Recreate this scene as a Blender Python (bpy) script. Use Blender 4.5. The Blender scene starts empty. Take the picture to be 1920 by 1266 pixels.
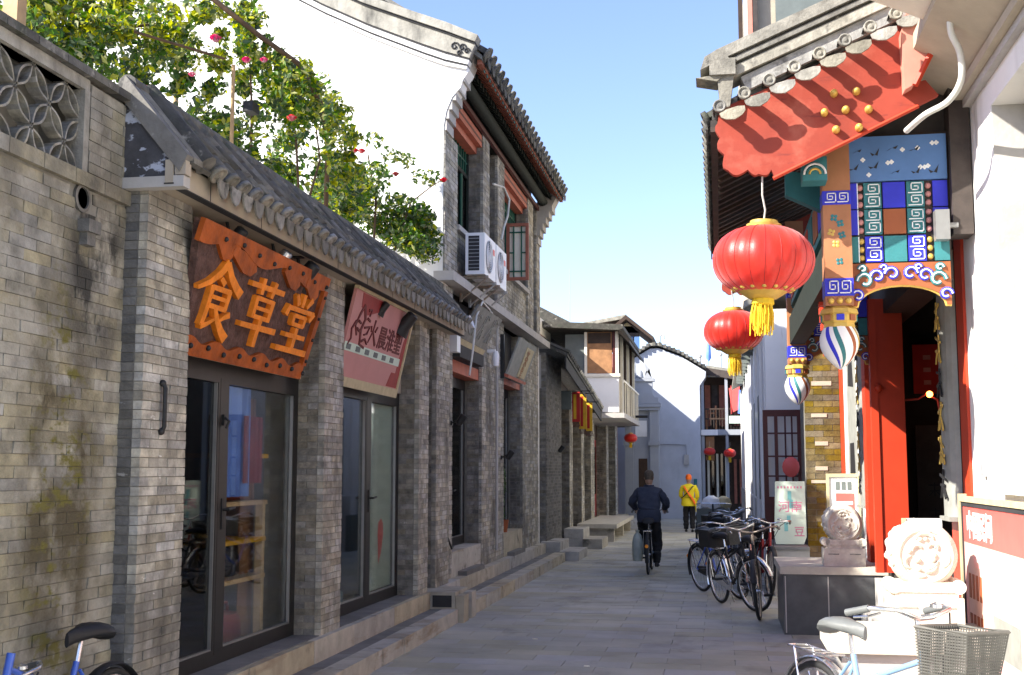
import bpy, bmesh, math, random
from mathutils import Vector, Matrix, Quaternion
random.seed(11)
R_ = random.uniform
S = bpy.context.scene
COL = S.collection
rad = math.radians
V = Vector
# ------------------------------------------------------------------ camera
FPX, EYE = 2240.0, 1.7
TH = math.atan(249 / FPX); PS = math.atan(390 / FPX * math.cos(TH))
FW = V((-math.sin(PS) * math.cos(TH), math.cos(PS) * math.cos(TH), math.sin(TH)))
RT = V((math.cos(PS), math.sin(PS), 0)); UP = RT.cross(FW)
cam = bpy.data.cameras.new('camera'); cam.lens = FPX / 1920 * 36; cam.sensor_width = 36
cam.clip_start = .05; cam.clip_end = 2000
co = bpy.data.objects.new('camera', cam); COL.objects.link(co)
co.matrix_world = Matrix(((RT.x, UP.x, -FW.x, 0), (RT.y, UP.y, -FW.y, 0), (RT.z, UP.z, -FW.z, EYE), (0, 0, 0, 1)))
S.camera = co
# ------------------------------------------------------------------ sky, sun, exposure
TO_SUN = V((-1.5, -1.0, 1.25)).normalized()
w = bpy.data.worlds.new('World'); S.world = w; w.use_nodes = True
nt = w.node_tree; nt.nodes.clear()
sk = nt.nodes.new('ShaderNodeTexSky'); sk.sky_type = 'NISHITA'; sk.sun_disc = False
sk.sun_elevation = math.asin(TO_SUN.z); sk.sun_rotation = math.atan2(TO_SUN.x, TO_SUN.y)
sk.air_density = 1.0; sk.dust_density = .6; sk.ozone_density = 4.0
bg = nt.nodes.new('ShaderNodeBackground'); bg.inputs[1].default_value = .12
wo = nt.nodes.new('ShaderNodeOutputWorld')
tn = nt.nodes.new('ShaderNodeMix'); tn.data_type = 'RGBA'; tn.blend_type = 'MULTIPLY'; tn.inputs[0].default_value = 1; tn.inputs[7].default_value = (1.1, .96, 1.02, 1)
nt.links.new(sk.outputs[0], tn.inputs[6]); nt.links.new(tn.outputs[2], bg.inputs[0]); nt.links.new(bg.outputs[0], wo.inputs[0])
sl = bpy.data.lights.new('sun', 'SUN'); sl.energy = 4.8; sl.angle = rad(.5); sl.color = (1, .95, .86)
so = bpy.data.objects.new('sun', sl); COL.objects.link(so)
so.rotation_euler = (-TO_SUN).to_track_quat('-Z', 'Y').to_euler(); so.location = (-20, -15, 30)
S.view_settings.view_transform = 'Standard'; S.view_settings.look = 'None'
S.view_settings.exposure = 1.5; S.view_settings.gamma = 1
S.cycles.max_bounces = 8; S.cycles.diffuse_bounces = 5; S.cycles.transparent_max_bounces = 16

# ------------------------------------------------------------------ helpers
def P(px, py, X=None, Y=None, Z=None):
    d = FW + RT * ((px - 960) / FPX) + UP * ((633 - py) / FPX)
    t = X / d.x if X is not None else Y / d.y if Y is not None else (Z - EYE) / d.z
    return V((0, 0, EYE)) + d * t

def cr(p, n=6):
    """smooth curve through the points p"""
    p = [V(a) for a in p]; out = []
    for i in range(len(p) - 1):
        a, b, c, d = p[max(i - 1, 0)], p[i], p[i + 1], p[min(i + 2, len(p) - 1)]
        for k in range(n):
            t = k / n; out.append(.5 * (2 * b + (c - a) * t + (2 * a - 5 * b + 4 * c - d) * t * t + (3 * b - a - 3 * c + d) * t ** 3))
    return out + [p[-1]]

def link(o, parent=None):
    COL.objects.link(o)
    if parent is not None:
        o.parent = parent
        o.matrix_parent_inverse = Matrix.Translation(-V(parent.get('_b', (0, 0, 0))))
    return o

def tag(o, label=None, cat=None, group=None, kind=None):
    for k, v in (('label', label), ('category', cat), ('group', group), ('kind', kind)):
        if v: o[k] = v
    return o

def thing(name, label, cat, loc=(0, 0, 0), group=None):
    o = bpy.data.objects.new(name, None); o.location = loc; o.empty_display_size = .1
    if tuple(loc) != (0, 0, 0): o['_b'] = tuple(loc)
    COL.objects.link(o)
    return tag(o, label, cat, group)

def copy_tree(o, parent=None):
    c = o.copy(); COL.objects.link(c)
    if parent is not None: c.parent = parent
    for ch in list(o.children): copy_tree(ch, c)
    return c

def frame(O, u, v):
    """local frame: x along u, y along v, z outward"""
    u = V(u).normalized(); n = u.cross(V(v)).normalized(); v = n.cross(u)
    return Matrix(((u.x, v.x, n.x, O[0]), (u.y, v.y, n.y, O[1]), (u.z, v.z, n.z, O[2]), (0, 0, 0, 1)))

class MB:
    def __init__(s, M=None):
        s.v = []; s.f = []; s.M = M; s.mi = []; s.cur = 0
    def add(s, vs, fs, M=None):
        n = len(s.v)
        if M is not None: vs = [M @ V(a) for a in vs]
        if s.M is not None: vs = [s.M @ V(a) for a in vs]
        s.v += [tuple(a) for a in vs]
        for q in fs: s.f.append([i + n for i in q]); s.mi.append(s.cur)
        return s
    def box(s, lo, hi, M=None):
        x0, y0, z0 = lo; x1, y1, z1 = hi
        if x0 > x1: x0, x1 = x1, x0
        if y0 > y1: y0, y1 = y1, y0
        if z0 > z1: z0, z1 = z1, z0
        return s.add([(x0,y0,z0),(x1,y0,z0),(x1,y1,z0),(x0,y1,z0),(x0,y0,z1),(x1,y0,z1),(x1,y1,z1),(x0,y1,z1)],
                     [(3,2,1,0),(4,5,6,7),(0,1,5,4),(1,2,6,5),(2,3,7,6),(3,0,4,7)], M)
    def prism(s, pts, ext, M=None):
        """polygon pts (3d) swept by vector ext"""
        n = len(pts); e = V(ext); a = [V(p) for p in pts]
        nrm = V((0, 0, 0))
        for i in range(n): nrm += a[i].cross(a[(i + 1) % n])
        if nrm.dot(e) > 0: a.reverse()
        b = [p + e for p in a]
        fs = [tuple(range(n)), tuple(reversed(range(n, 2 * n)))]
        fs += [(i, i + n, (i + 1) % n + n, (i + 1) % n) for i in range(n)]
        return s.add(a + b, fs, M)
    def poly(s, pts2, z0, z1, M=None):
        return s.prism([(x, y, z0) for x, y in pts2], (0, 0, z1 - z0), M)
    def tube(s, path, r, n=8, closed=False, M=None, cap=True, flat=1.0):
        p = [V(a) for a in path]; m = len(p)
        rs = r if isinstance(r, (list, tuple)) else [r] * m
        vs = []; fs = []; up = None
        for i in range(m):
            if closed: t = p[(i + 1) % m] - p[i - 1]
            else: t = p[min(i + 1, m - 1)] - p[max(i - 1, 0)]
            if t.length < 1e-9: t = V((0, 0, 1))
            t.normalize()
            if up is None:
                a = V((0, 0, 1)) if abs(t.z) < .9 else V((1, 0, 0))
                up = t.cross(a).normalized()
            up = (up - t * up.dot(t))
            if up.length < 1e-6: up = t.orthogonal()
            up.normalize(); sd = t.cross(up)
            for k in range(n):
                an = 2 * math.pi * k / n
                vs.append(p[i] + up * (math.cos(an) * rs[i]) + sd * (math.sin(an) * rs[i] * flat))
        for i in range(m if closed else m - 1):
            j = (i + 1) % m
            for k in range(n):
                l = (k + 1) % n
                fs.append((i * n + k, i * n + l, j * n + l, j * n + k))
        if cap and not closed:
            fs.append(tuple(reversed(range(n)))); fs.append(tuple(range((m - 1) * n, m * n)))
        return s.add(vs, fs, M)
    def lathe(s, prof, n=16, M=None, mod=None, a0=0, a1=None):
        full = a1 is None; a1 = a0 + 2 * math.pi if full else a1
        c = n if full else n + 1
        vs = []; fs = []
        for i, (r, z) in enumerate(prof):
            for k in range(c):
                an = a0 + (a1 - a0) * k / n
                rr = r * (mod(k, i) if mod else 1)
                vs.append((rr * math.cos(an), rr * math.sin(an), z))
        for i in range(len(prof) - 1):
            for k in range(n):
                l = (k + 1) % c
                fs.append((i * c + k, i * c + l, (i + 1) * c + l, (i + 1) * c + k))
        if full and prof[0][0] > 1e-6: fs.append(tuple(reversed(range(c))))
        if full and prof[-1][0] > 1e-6: fs.append(tuple(range((len(prof) - 1) * c, len(prof) * c)))
        return s.add(vs, fs, M)
    def ball(s, c, r, n=10, m=6, sq=(1, 1, 1)):
        pr = [(math.sin(math.pi * i / m) * r, -math.cos(math.pi * i / m) * r) for i in range(m + 1)]
        return s.lathe(pr, n, Matrix.Translation(c) @ Matrix.Diagonal((*sq, 1)))
    def build(s, name, mats, parent=None, smooth=None):
        me = bpy.data.meshes.new(name); me.from_pydata(s.v, [], s.f)
        if not isinstance(mats, (list, tuple)): mats = [mats]
        for m in mats: me.materials.append(m)
        if len(mats) > 1: me.polygons.foreach_set('material_index', s.mi)
        if smooth is not None:
            me.polygons.foreach_set('use_smooth', [True] * len(me.polygons))
            me.update()
            try: me.set_sharp_from_angle(angle=rad(smooth))
            except Exception: pass
        me.validate(); me.update()
        o = bpy.data.objects.new(name, me)
        return link(o, parent)

def box(name, lo, hi, m, parent=None):
    return MB().box(lo, hi).build(name, m, parent)

# ------------------------------------------------------------------ materials
def N(nt, t, **k):
    n = nt.nodes.new(t)
    for a, b in k.items(): setattr(n, a, b)
    return n

def mat(name, c, rough=.8, var=.12, scale=5, piece=0., bump=.15, bs=40, metal=0, stain=None, spec=.4, sheen=0, coat=0,
        streak=None, trans=0, emit=None, sub=None):
    m = bpy.data.materials.new(name); m.use_nodes = True; nt = m.node_tree; L = nt.links.new
    b = nt.nodes['Principled BSDF']
    b.inputs['Roughness'].default_value = rough; b.inputs['Metallic'].default_value = metal
    b.inputs['Specular IOR Level'].default_value = spec
    if sheen: b.inputs['Sheen Weight'].default_value = sheen
    if coat: b.inputs['Coat Weight'].default_value = coat; b.inputs['Coat Roughness'].default_value = .15
    geo = N(nt, 'ShaderNodeNewGeometry')
    nz = N(nt, 'ShaderNodeTexNoise'); nz.inputs['Scale'].default_value = scale; nz.inputs['Detail'].default_value = 6
    nz.inputs['Roughness'].default_value = .62
    L(geo.outputs['Position'], nz.inputs['Vector'])
    mx = N(nt, 'ShaderNodeMix', data_type='RGBA')
    rm = N(nt, 'ShaderNodeMapRange'); rm.inputs[1].default_value = .32; rm.inputs[2].default_value = .68
    L(nz.outputs['Fac'], rm.inputs[0]); L(rm.outputs[0], mx.inputs[0])
    mx.inputs[6].default_value = (*[x * (1 - var) for x in c], 1); mx.inputs[7].default_value = (*[min(1, x * (1 + var)) for x in c], 1)
    out = mx.outputs[2]
    if piece:
        oi = N(nt, 'ShaderNodeObjectInfo'); ad = N(nt, 'ShaderNodeMath', operation='ADD'); fr = N(nt, 'ShaderNodeMath', operation='FRACT')
        L(oi.outputs['Random'], ad.inputs[0]); L(geo.outputs['Random Per Island'], ad.inputs[1]); L(ad.outputs[0], fr.inputs[0])
        pr = N(nt, 'ShaderNodeMapRange'); pr.inputs[3].default_value = 1 - piece; pr.inputs[4].default_value = 1 + piece
        L(fr.outputs[0], pr.inputs[0])
        hs = N(nt, 'ShaderNodeHueSaturation'); L(out, hs.inputs['Color']); L(pr.outputs[0], hs.inputs['Value'])
        wn = N(nt, 'ShaderNodeTexWhiteNoise', noise_dimensions='1D'); L(fr.outputs[0], wn.inputs['W'])
        sr = N(nt, 'ShaderNodeMapRange'); sr.inputs[3].default_value = .5; sr.inputs[4].default_value = 1.6
        L(wn.outputs['Value'], sr.inputs[0]); L(sr.outputs[0], hs.inputs['Saturation'])
        out = hs.outputs[0]
    for st in (stain or []):
        # (colour, threshold, softness, scale, stretch, optional box (lo, hi))
        sc, th, sf, ss, stt = st[:5]
        mp = N(nt, 'ShaderNodeMapping'); mp.inputs['Scale'].default_value = stt; mp.inputs['Location'].default_value = (sc[0] * 31, ss, 7)
        L(geo.outputs['Position'], mp.inputs['Vector'])
        n2 = N(nt, 'ShaderNodeTexNoise'); n2.inputs['Scale'].default_value = ss; n2.inputs['Detail'].default_value = 5; n2.inputs['Roughness'].default_value = .65
        L(mp.outputs[0], n2.inputs['Vector'])
        r2 = N(nt, 'ShaderNodeMapRange'); r2.inputs[1].default_value = th; r2.inputs[2].default_value = th + sf
        L(n2.outputs['Fac'], r2.inputs[0]); fac = r2.outputs[0]
        if len(st) > 5:   # patch centre and half sizes
            ce, hf = st[5]
            sb = N(nt, 'ShaderNodeVectorMath', operation='SUBTRACT'); sb.inputs[1].default_value = ce; L(geo.outputs['Position'], sb.inputs[0])
            dv = N(nt, 'ShaderNodeVectorMath', operation='DIVIDE'); dv.inputs[1].default_value = hf; L(sb.outputs[0], dv.inputs[0])
            ln = N(nt, 'ShaderNodeVectorMath', operation='LENGTH'); L(dv.outputs[0], ln.inputs[0])
            r3 = N(nt, 'ShaderNodeMapRange'); r3.inputs[1].default_value = 1.1; r3.inputs[2].default_value = .6; L(ln.outputs['Value'], r3.inputs[0])
            mu = N(nt, 'ShaderNodeMath', operation='MULTIPLY'); L(fac, mu.inputs[0]); L(r3.outputs[0], mu.inputs[1]); fac = mu.outputs[0]
        m2 = N(nt, 'ShaderNodeMix', data_type='RGBA'); L(fac, m2.inputs[0]); L(out, m2.inputs[6]); m2.inputs[7].default_value = (*sc, 1); out = m2.outputs[2]
    L(out, b.inputs['Base Color'])
    if bump:
        nb = N(nt, 'ShaderNodeTexNoise'); nb.inputs['Scale'].default_value = bs; nb.inputs['Detail'].default_value = 4
        L(geo.outputs['Position'], nb.inputs['Vector'])
        bp = N(nt, 'ShaderNodeBump'); bp.inputs['Strength'].default_value = bump; bp.inputs['Distance'].default_value = .02
        L(nb.outputs['Fac'], bp.inputs['Height']); L(bp.outputs[0], b.inputs['Normal'])
    if sub: b.inputs['Subsurface Weight'].default_value = sub
    if trans:
        tr = N(nt, 'ShaderNodeBsdfTranslucent'); L(out, tr.inputs[0]); ms = N(nt, 'ShaderNodeMixShader'); ms.inputs[0].default_value = trans
        o = nt.nodes['Material Output']; L(b.outputs[0], ms.inputs[1]); L(tr.outputs[0], ms.inputs[2]); L(ms.outputs[0], o.inputs[0])
    if emit:
        b.inputs['Emission Color'].default_value = (*emit[0], 1); b.inputs['Emission Strength'].default_value = emit[1]
    return m

def glass(name, tint=(.9, .95, .95), refl=.12):
    m = bpy.data.materials.new(name); m.use_nodes = True; nt = m.node_tree; L = nt.links.new; nt.nodes.clear()
    t = N(nt, 'ShaderNodeBsdfTransparent'); t.inputs[0].default_value = (*tint, 1)
    g = N(nt, 'ShaderNodeBsdfGlossy'); g.inputs['Roughness'].default_value = .02
    lw = N(nt, 'ShaderNodeLayerWeight'); lw.inputs[0].default_value = .15
    r = N(nt, 'ShaderNodeMapRange'); r.inputs[3].default_value = refl; r.inputs[4].default_value = .55; L(lw.outputs['Fresnel'], r.inputs[0])
    ms = N(nt, 'ShaderNodeMixShader'); L(r.outputs[0], ms.inputs[0]); L(t.outputs[0], ms.inputs[1]); L(g.outputs[0], ms.inputs[2])
    o = N(nt, 'ShaderNodeOutputMaterial'); L(ms.outputs[0], o.inputs[0])
    return m

BLK = (.03, .028, .025)
WHT = ((.62, .6, .55), .66, .05, 9, (1, 1, 2.2))
GRIME = ((.06, .056, .048), .5, .22, 1.3, (1, 1, .5))
M = {}
M['mortar'] = mat('mortar', (.2, .188, .158), .95, .2, 12)
M['brick'] = mat('grey_brick', (.36, .338, .288), .9, .4, 9, .27, .35, 60, stain=[((.2, .185, .155), .5, .2, 2.6, (1, 1, .6)), GRIME, WHT])
M['wallbrick'] = mat('mossy_grey_brick', (.275, .255, .2), .92, .42, 6, .16, .35, 60, stain=[((.16, .145, .115), .5, .2, 1.7, (1, 1, .7)), 
    ((.37, .345, .285), .5, .2, 2.2, (1, 1, 1)), ((.085, .07, .04), .36, .22, 3.2, (1, 1, .8), ((-3.44, 5.86, 1.5), (9, .42, 1.45))),
    ((.13, .115, .025), .52, .1, 6, (1, 1, 1.6), ((-3.44, 5.86, 1.6), (9, .36, 1.3))),
    ((.045, .042, .035), .4, .15, 3, (1, 1, .7), ((-3.44, 6.15, 2.85), (9, .36, .6)))])
M['darkbrick'] = mat('dark_grey_brick', (.13, .125, .115), .92, .3, 12, .3, .3, 60, stain=[((.3, .29, .27), .68, .05, 8, (1, 1, 2.5))])  # plain darker brick for the first pier's side, recesses and far pier
M['sidebrick'] = mat('shaded_sooty_brick', (.21, .195, .165), .92, .4, 9, .25, .35, 60, stain=[((.07, .066, .06), .5, .2, 2.5, (1, 1, .5)), ((.42, .4, .36), .67, .05, 8, (1, 1, 2.5))])  # side-face brick: shade painted into a darker base, plus soot streaks
M['olivebrick'] = mat('olive_stained_brick', (.13, .1, .035), .9, .35, 9, .3, .3, 60, stain=[((.06, .05, .02), .5, .15, 2.2, (1, 1, 1))])
M['stone'] = mat('step_stone', (.42, .385, .315), .9, .2, 4, .1, .25, 50, stain=[((.28, .22, .15), .56, .15, 1.6, (.5, .5, 3)), ((.09, .085, .07), .58, .15, 2.5, (1, 1, 1))])
M['tread'] = mat('worn_step_stone', (.17, .165, .155), .85, .25, 3, .12, .2, 50)
M['tile'] = mat('grey_roof_tile', (.1, .096, .084), .85, .4, 9, .45, .3, 50, stain=[((.33, .31, .26), .6, .12, 6, (1, 1, 1)), ((.05, .055, .04), .55, .1, 4, (1, 1, 1))])
M['tilepale'] = mat('pale_roof_tile', (.24, .228, .195), .85, .35, 9, .25, .3, 50, stain=[((.1, .095, .085), .58, .12, 6, (1, 1, 1))])  # paler version of the grey roof tile
M['tileend'] = mat('pale_tile_end', (.2, .19, .165), .85, .3, 12, .3, .3, 50, stain=[((.06, .058, .05), .55, .12, 7, (1, 1, 1))])  # tile ends paler than the cover tiles
M['darkstone'] = mat('dark_grey_dressed_stone', (.17, .16, .14), .9, .3, 5, 0, .3, 40, stain=[((.36, .34, .3), .62, .1, 5, (1, 1, 1))])
M['plaster'] = mat('beige_plaster', (.4, .345, .265), .9, .12, 3, 0, .1, 30)
M['paintchip'] = mat('chipped_blue_white_paint', (.06, .06, .065), .85, .3, 8, 0, .2, 30, stain=[((.42, .45, .52), .53, .04, 6, (1, 1, 1.6))])
M['white'] = mat('white_limewash', (.78, .77, .74), .85, .04, 2, 0, .08, 25, stain=[((.55, .53, .49), .56, .25, 1.6, (1, 1, .3)), ((.42, .4, .36), .66, .1, 3.5, (1, 1, .12))])
M['greyband'] = mat('weathered_grey_render', (.33, .315, .27), .9, .25, 4, 0, .2, 40, stain=[((.1, .097, .085), .5, .2, 3.5, (1, 1, .35))])
M['conc'] = mat('concrete_ledge', (.42, .4, .37), .9, .12, 4, 0, .12, 40)
M['dark'] = mat('dark_line_paint', (.03, .03, .032), .8, .2, 6, 0, 0)
M['alu'] = mat('dark_bronze_aluminium', (.035, .034, .032), .4, .15, 8, 0, .03, 60, metal=.5)
M['alupale'] = mat('brushed_aluminium_bead', (.3, .3, .29), .4, .1, 8, 0, 0, metal=.6)  # lighter aluminium for beads, mast and downlight
M['glass'] = glass('shop_glass', (.95, .97, .96), .05)
M['glassdark'] = glass('dark_shop_glass', (.3, .32, .31), .08)
M['room'] = mat('dim_room_wall', (.32, .29, .25), .9, .2, 2, 0, 0)
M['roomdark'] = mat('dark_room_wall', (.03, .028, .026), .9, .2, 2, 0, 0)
M['shelfwood'] = mat('honey_shelf_wood', (.85, .5, .1), .6, .2, 6, .1, .05, 30)
M['signwood'] = mat('carved_brown_signboard', (.1, .024, .007), .75, .45, 14, .1, .9, 34, spec=.15)
M['signedge'] = mat('orange_wood_moulding', (.32, .07, .009), .6, .4, 6, 0, .3, 16, spec=.25)
M['letter'] = mat('golden_orange_letter', (.74, .21, .014), .6, .2, 12, 0, .25, 24, spec=.25)
M['iron'] = mat('black_iron', (.025, .025, .025), .5, .2, 8, 0, .05, 40, metal=.3)
M['steel'] = mat('bright_steel', (.62, .62, .63), .25, .08, 10, 0, .02, 40, metal=.9)
M['rust'] = mat('rusty_steel', (.3, .25, .2), .55, .3, 14, 0, .1, 60, metal=.5)
M['rubber'] = mat('black_rubber', (.02, .02, .02), .7, .2, 20, 0, .05)
M['pink'] = mat('faded_pink_board', (.5, .22, .2), .6, .06, 3, 0, .03)
M['maroon'] = mat('maroon_paint', (.28, .02, .018), .6, .15, 6, 0, .05)
M['maroondk'] = mat('dark_maroon_lacquer', (.07, .012, .01), .5, .2, 6, 0, .05)
M['cream'] = mat('cream_paint', (.7, .66, .55), .7, .08, 4, 0, .05)
M['ochre'] = mat('ochre_frame_wood', (.5, .42, .25), .7, .15, 8, 0, .08)
M['ink'] = mat('dark_red_ink', (.12, .015, .015), .7, .15, 8, 0, 0)
M['red'] = mat('vermilion_paint', (.48, .04, .01), .55, .1, 4, 0, .06, 12)
M['redfade'] = mat('sunfaded_red_board', (.29, .042, .022), .65, .15, 3, 0, .1, 14, stain=[((.42, .12, .075), .55, .2, 2.2, (1, 1, 1)), ((.2, .03, .02), .6, .08, 9, (.4, 1, 2))])
M['redpink'] = mat('pinkish_faded_red_board', (.55, .22, .16), .65, .1, 3, 0, .08, 14)
M['brownred'] = mat('brown_red_window_paint', (.3, .1, .06), .6, .2, 7, 0, .06)
M['beamred'] = mat('red_beam_paint', (.42, .12, .07), .65, .2, 6, 0, .06)
M['green'] = mat('dark_green_paint', (.02, .1, .065), .6, .25, 7, 0, .05)
M['dkgreen'] = mat('blackened_green_timber', (.01, .016, .011), .8, .3, 9, 0, .1)
M['gold'] = mat('gold_paint', (.6, .4, .09), .45, .15, 10, 0, .05, metal=.25)
M['blue'] = mat('ultramarine_paint', (.03, .035, .5), .55, .12, 6, 0, .04)
M['skyblue'] = mat('powder_blue_paint', (.09, .19, .4), .6, .1, 4, 0, .04)
M['teal'] = mat('teal_paint', (.03, .17, .18), .55, .15, 6, 0, .04)
M['orange'] = mat('terracotta_orange_paint', (.3, .085, .028), .6, .12, 5, 0, .04)
M['peach'] = mat('faded_peach_paint', (.38, .16, .07), .6, .12, 5, 0, .04)
M['whitep'] = mat('white_line_paint', (.8, .8, .78), .6, .04, 6, 0, 0)
M['black'] = mat('black_paint', (.015, .015, .016), .6, .2, 6, 0, .04)
M['yellow'] = mat('yellow_silk', (.85, .6, .03), .6, .12, 12, 0, .05, trans=.25)
M['lantern'] = mat('red_lantern_silk', (.72, .02, .007), .4, .12, 9, 0, .08, 90, sheen=.3, spec=.6, trans=.25)
M['marble'] = mat('carved_white_stone', (.62, .57, .48), .75, .15, 9, 0, .35, 40, stain=[((.35, .3, .23), .58, .2, 5, (1, 1, .6))])
M['creamstone'] = mat('cream_step_stone', (.5, .46, .38), .85, .12, 4, 0, .15, 40)
M['blackstone'] = mat('polished_black_stone', (.075, .077, .08), .35, .3, 3, 0, .03, 40)
M['boardgrey'] = mat('weathered_couplet_wood', (.26, .26, .23), .7, .15, 7, 0, .1, 30)
M['chalk'] = mat('pale_green_board', (.55, .66, .54), .6, .05, 4, 0, 0)
M['chalkpink'] = mat('pink_marker', (.6, .2, .3), .7, .1, 8, 0, 0)
M['chalkteal'] = mat('teal_marker', (.2, .5, .48), .7, .1, 8, 0, 0)
M['frost'] = mat('pale_green_film', (.5, .6, .5), .5, .06, 3, 0, 0)
M['acwhite'] = mat('white_enamel', (.8, .8, .8), .4, .03, 5, 0, .02)
M['plastic'] = mat('grey_plastic', (.3, .31, .32), .5, .1, 6, 0, 0)
M['pipe'] = mat('pale_hose', (.6, .58, .52), .6, .1, 8, 0, .05)
M['pave'] = mat('grey_paving_stone', (.4, .385, .325), .85, .22, .9, .05, .15, 60, stain=[((.2, .19, .165), .56, .2, 1.2, (1, .5, 1)), ((.36, .34, .31), .66, .08, 5, (1, 1, 1))])
M['joint'] = mat('paving_joint', (.33, .32, .27), .95, .2, 8, 0, .1)
M['ground'] = mat('bare_ground', (.2, .19, .17), .95, .2, .5, 0, .1)
M['wood'] = mat('brown_window_timber', (.32, .16, .07), .7, .25, 5, 0, .1)
M['darkwood'] = mat('dark_brown_timber', (.045, .03, .022), .7, .3, 6, .15, .1)
M['greywin'] = mat('grey_green_boarding', (.13, .15, .14), .7, .15, 4, 0, .05)
M['leaf'] = mat('rose_leaf', (.1, .19, .025), .5, .35, 5, .35, 0, spec=.4, trans=.4)
M['leafy'] = mat('yellow_green_leaf', (.42, .44, .03), .5, .3, 5, .3, 0, spec=.4, trans=.5)
M['leafdk'] = mat('dark_green_leaf', (.045, .1, .02), .5, .35, 5, .3, 0, spec=.4, trans=.3)
M['stem'] = mat('brown_rose_stem', (.1, .06, .03), .8, .3, 9, 0, .1)
M['bamboo'] = mat('tan_bamboo_pole', (.4, .26, .12), .6, .2, 8, 0, .05)
M['rose'] = mat('crimson_petal', (.75, .012, .035), .5, .15, 20, .2, 0, trans=.3)
M['rosepink'] = mat('magenta_petal', (.7, .02, .16), .5, .15, 20, .2, 0, trans=.3)
M['skin'] = mat('skin', (.42, .25, .17), .6, .06, 8, 0, 0)
M['hair'] = mat('grey_brown_hair', (.1, .075, .05), .8, .3, 40, 0, .2, 120)
M['navy'] = mat('navy_jacket', (.035, .042, .065), .85, .2, 7, 0, .2, 25)
M['trouser'] = mat('black_trousers', (.012, .012, .014), .85, .2, 7, 0, .15, 25)
M['hivis'] = mat('yellow_workwear', (.85, .68, .02), .75, .08, 6, 0, .15, 22)
M['sash'] = mat('orange_fabric', (.9, .16, .015), .7, .08, 6, 0, .1, 25)
M['basket'] = mat('grey_mesh_basket', (.12, .115, .1), .6, .2, 12, 0, .1, metal=.3)
M['lightblue'] = mat('light_blue_frame_paint', (.2, .33, .5), .4, .08, 8, 0, 0, coat=.3)
M['bluef'] = mat('blue_frame_paint', (.05, .12, .5), .4, .1, 8, 0, 0, coat=.3)
M['saddlegrey'] = mat('grey_saddle_vinyl', (.13, .135, .13), .4, .1, 10, 0, .05)
M['bag'] = mat('translucent_plastic_bag', (.5, .55, .5), .35, .12, 9, 0, .3, 14, trans=.4)
M['amber'] = mat('amber_reflector', (.9, .3, .02), .3, .1, 10, 0, 0)
M['redbanner'] = mat('dark_red_banner', (.4, .02, .015), .7, .12, 6, 0, .05)
M['yelbanner'] = mat('yellow_banner', (.6, .36, .02), .7, .12, 6, 0, .05)
M['bluecloth'] = mat('blue_cloth', (.16, .3, .75), .8, .2, 5, 0, .1)
M['lamp'] = mat('glowing_lamp', (1, .4, .1), .5, 0, 1, 0, 0, emit=((1, .25, .04), 6))
M['poster'] = mat('poster_red', (.75, .12, .1), .5, .08, 5, 0, 0)
M['posterpink'] = mat('poster_pink', (.8, .42, .38), .5, .08, 5, 0, 0)
M['farwhite'] = mat('grey_blue_far_limewash', (.46, .485, .53), .9, .08, 1.5, 0, .08, 20, stain=[((.36, .38, .42), .52, .25, 1.2, (1, 1, .4))])  # far house wall colour, a grey-blue white
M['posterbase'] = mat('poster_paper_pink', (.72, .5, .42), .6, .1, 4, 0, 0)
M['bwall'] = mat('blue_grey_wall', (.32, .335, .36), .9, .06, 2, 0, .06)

# ------------------------------------------------------------------ brickwork
def jitter_box(seed, j):
    r = random.Random(seed); me = bpy.data.meshes.new('brick')
    c = []
    for z in (0, 1):
        for x, y in ((0, 0), (1, 0), (1, 1), (0, 1)):
            c.append((x + r.uniform(-j, j) * .3, y + r.uniform(-j, j), z + r.uniform(-j, j) * .5))
    me.from_pydata(c, [], [(3,2,1,0),(4,5,6,7),(0,1,5,4),(1,2,6,5),(2,3,7,6),(3,0,4,7)])
    return me
BRK = {}
def brick_mesh(m):
    if m.name not in BRK:
        BRK[m.name] = [jitter_box(i, .05) for i in range(5)]
        for me in BRK[m.name]: me.materials.append(m)
    return random.choice(BRK[m.name])

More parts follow.
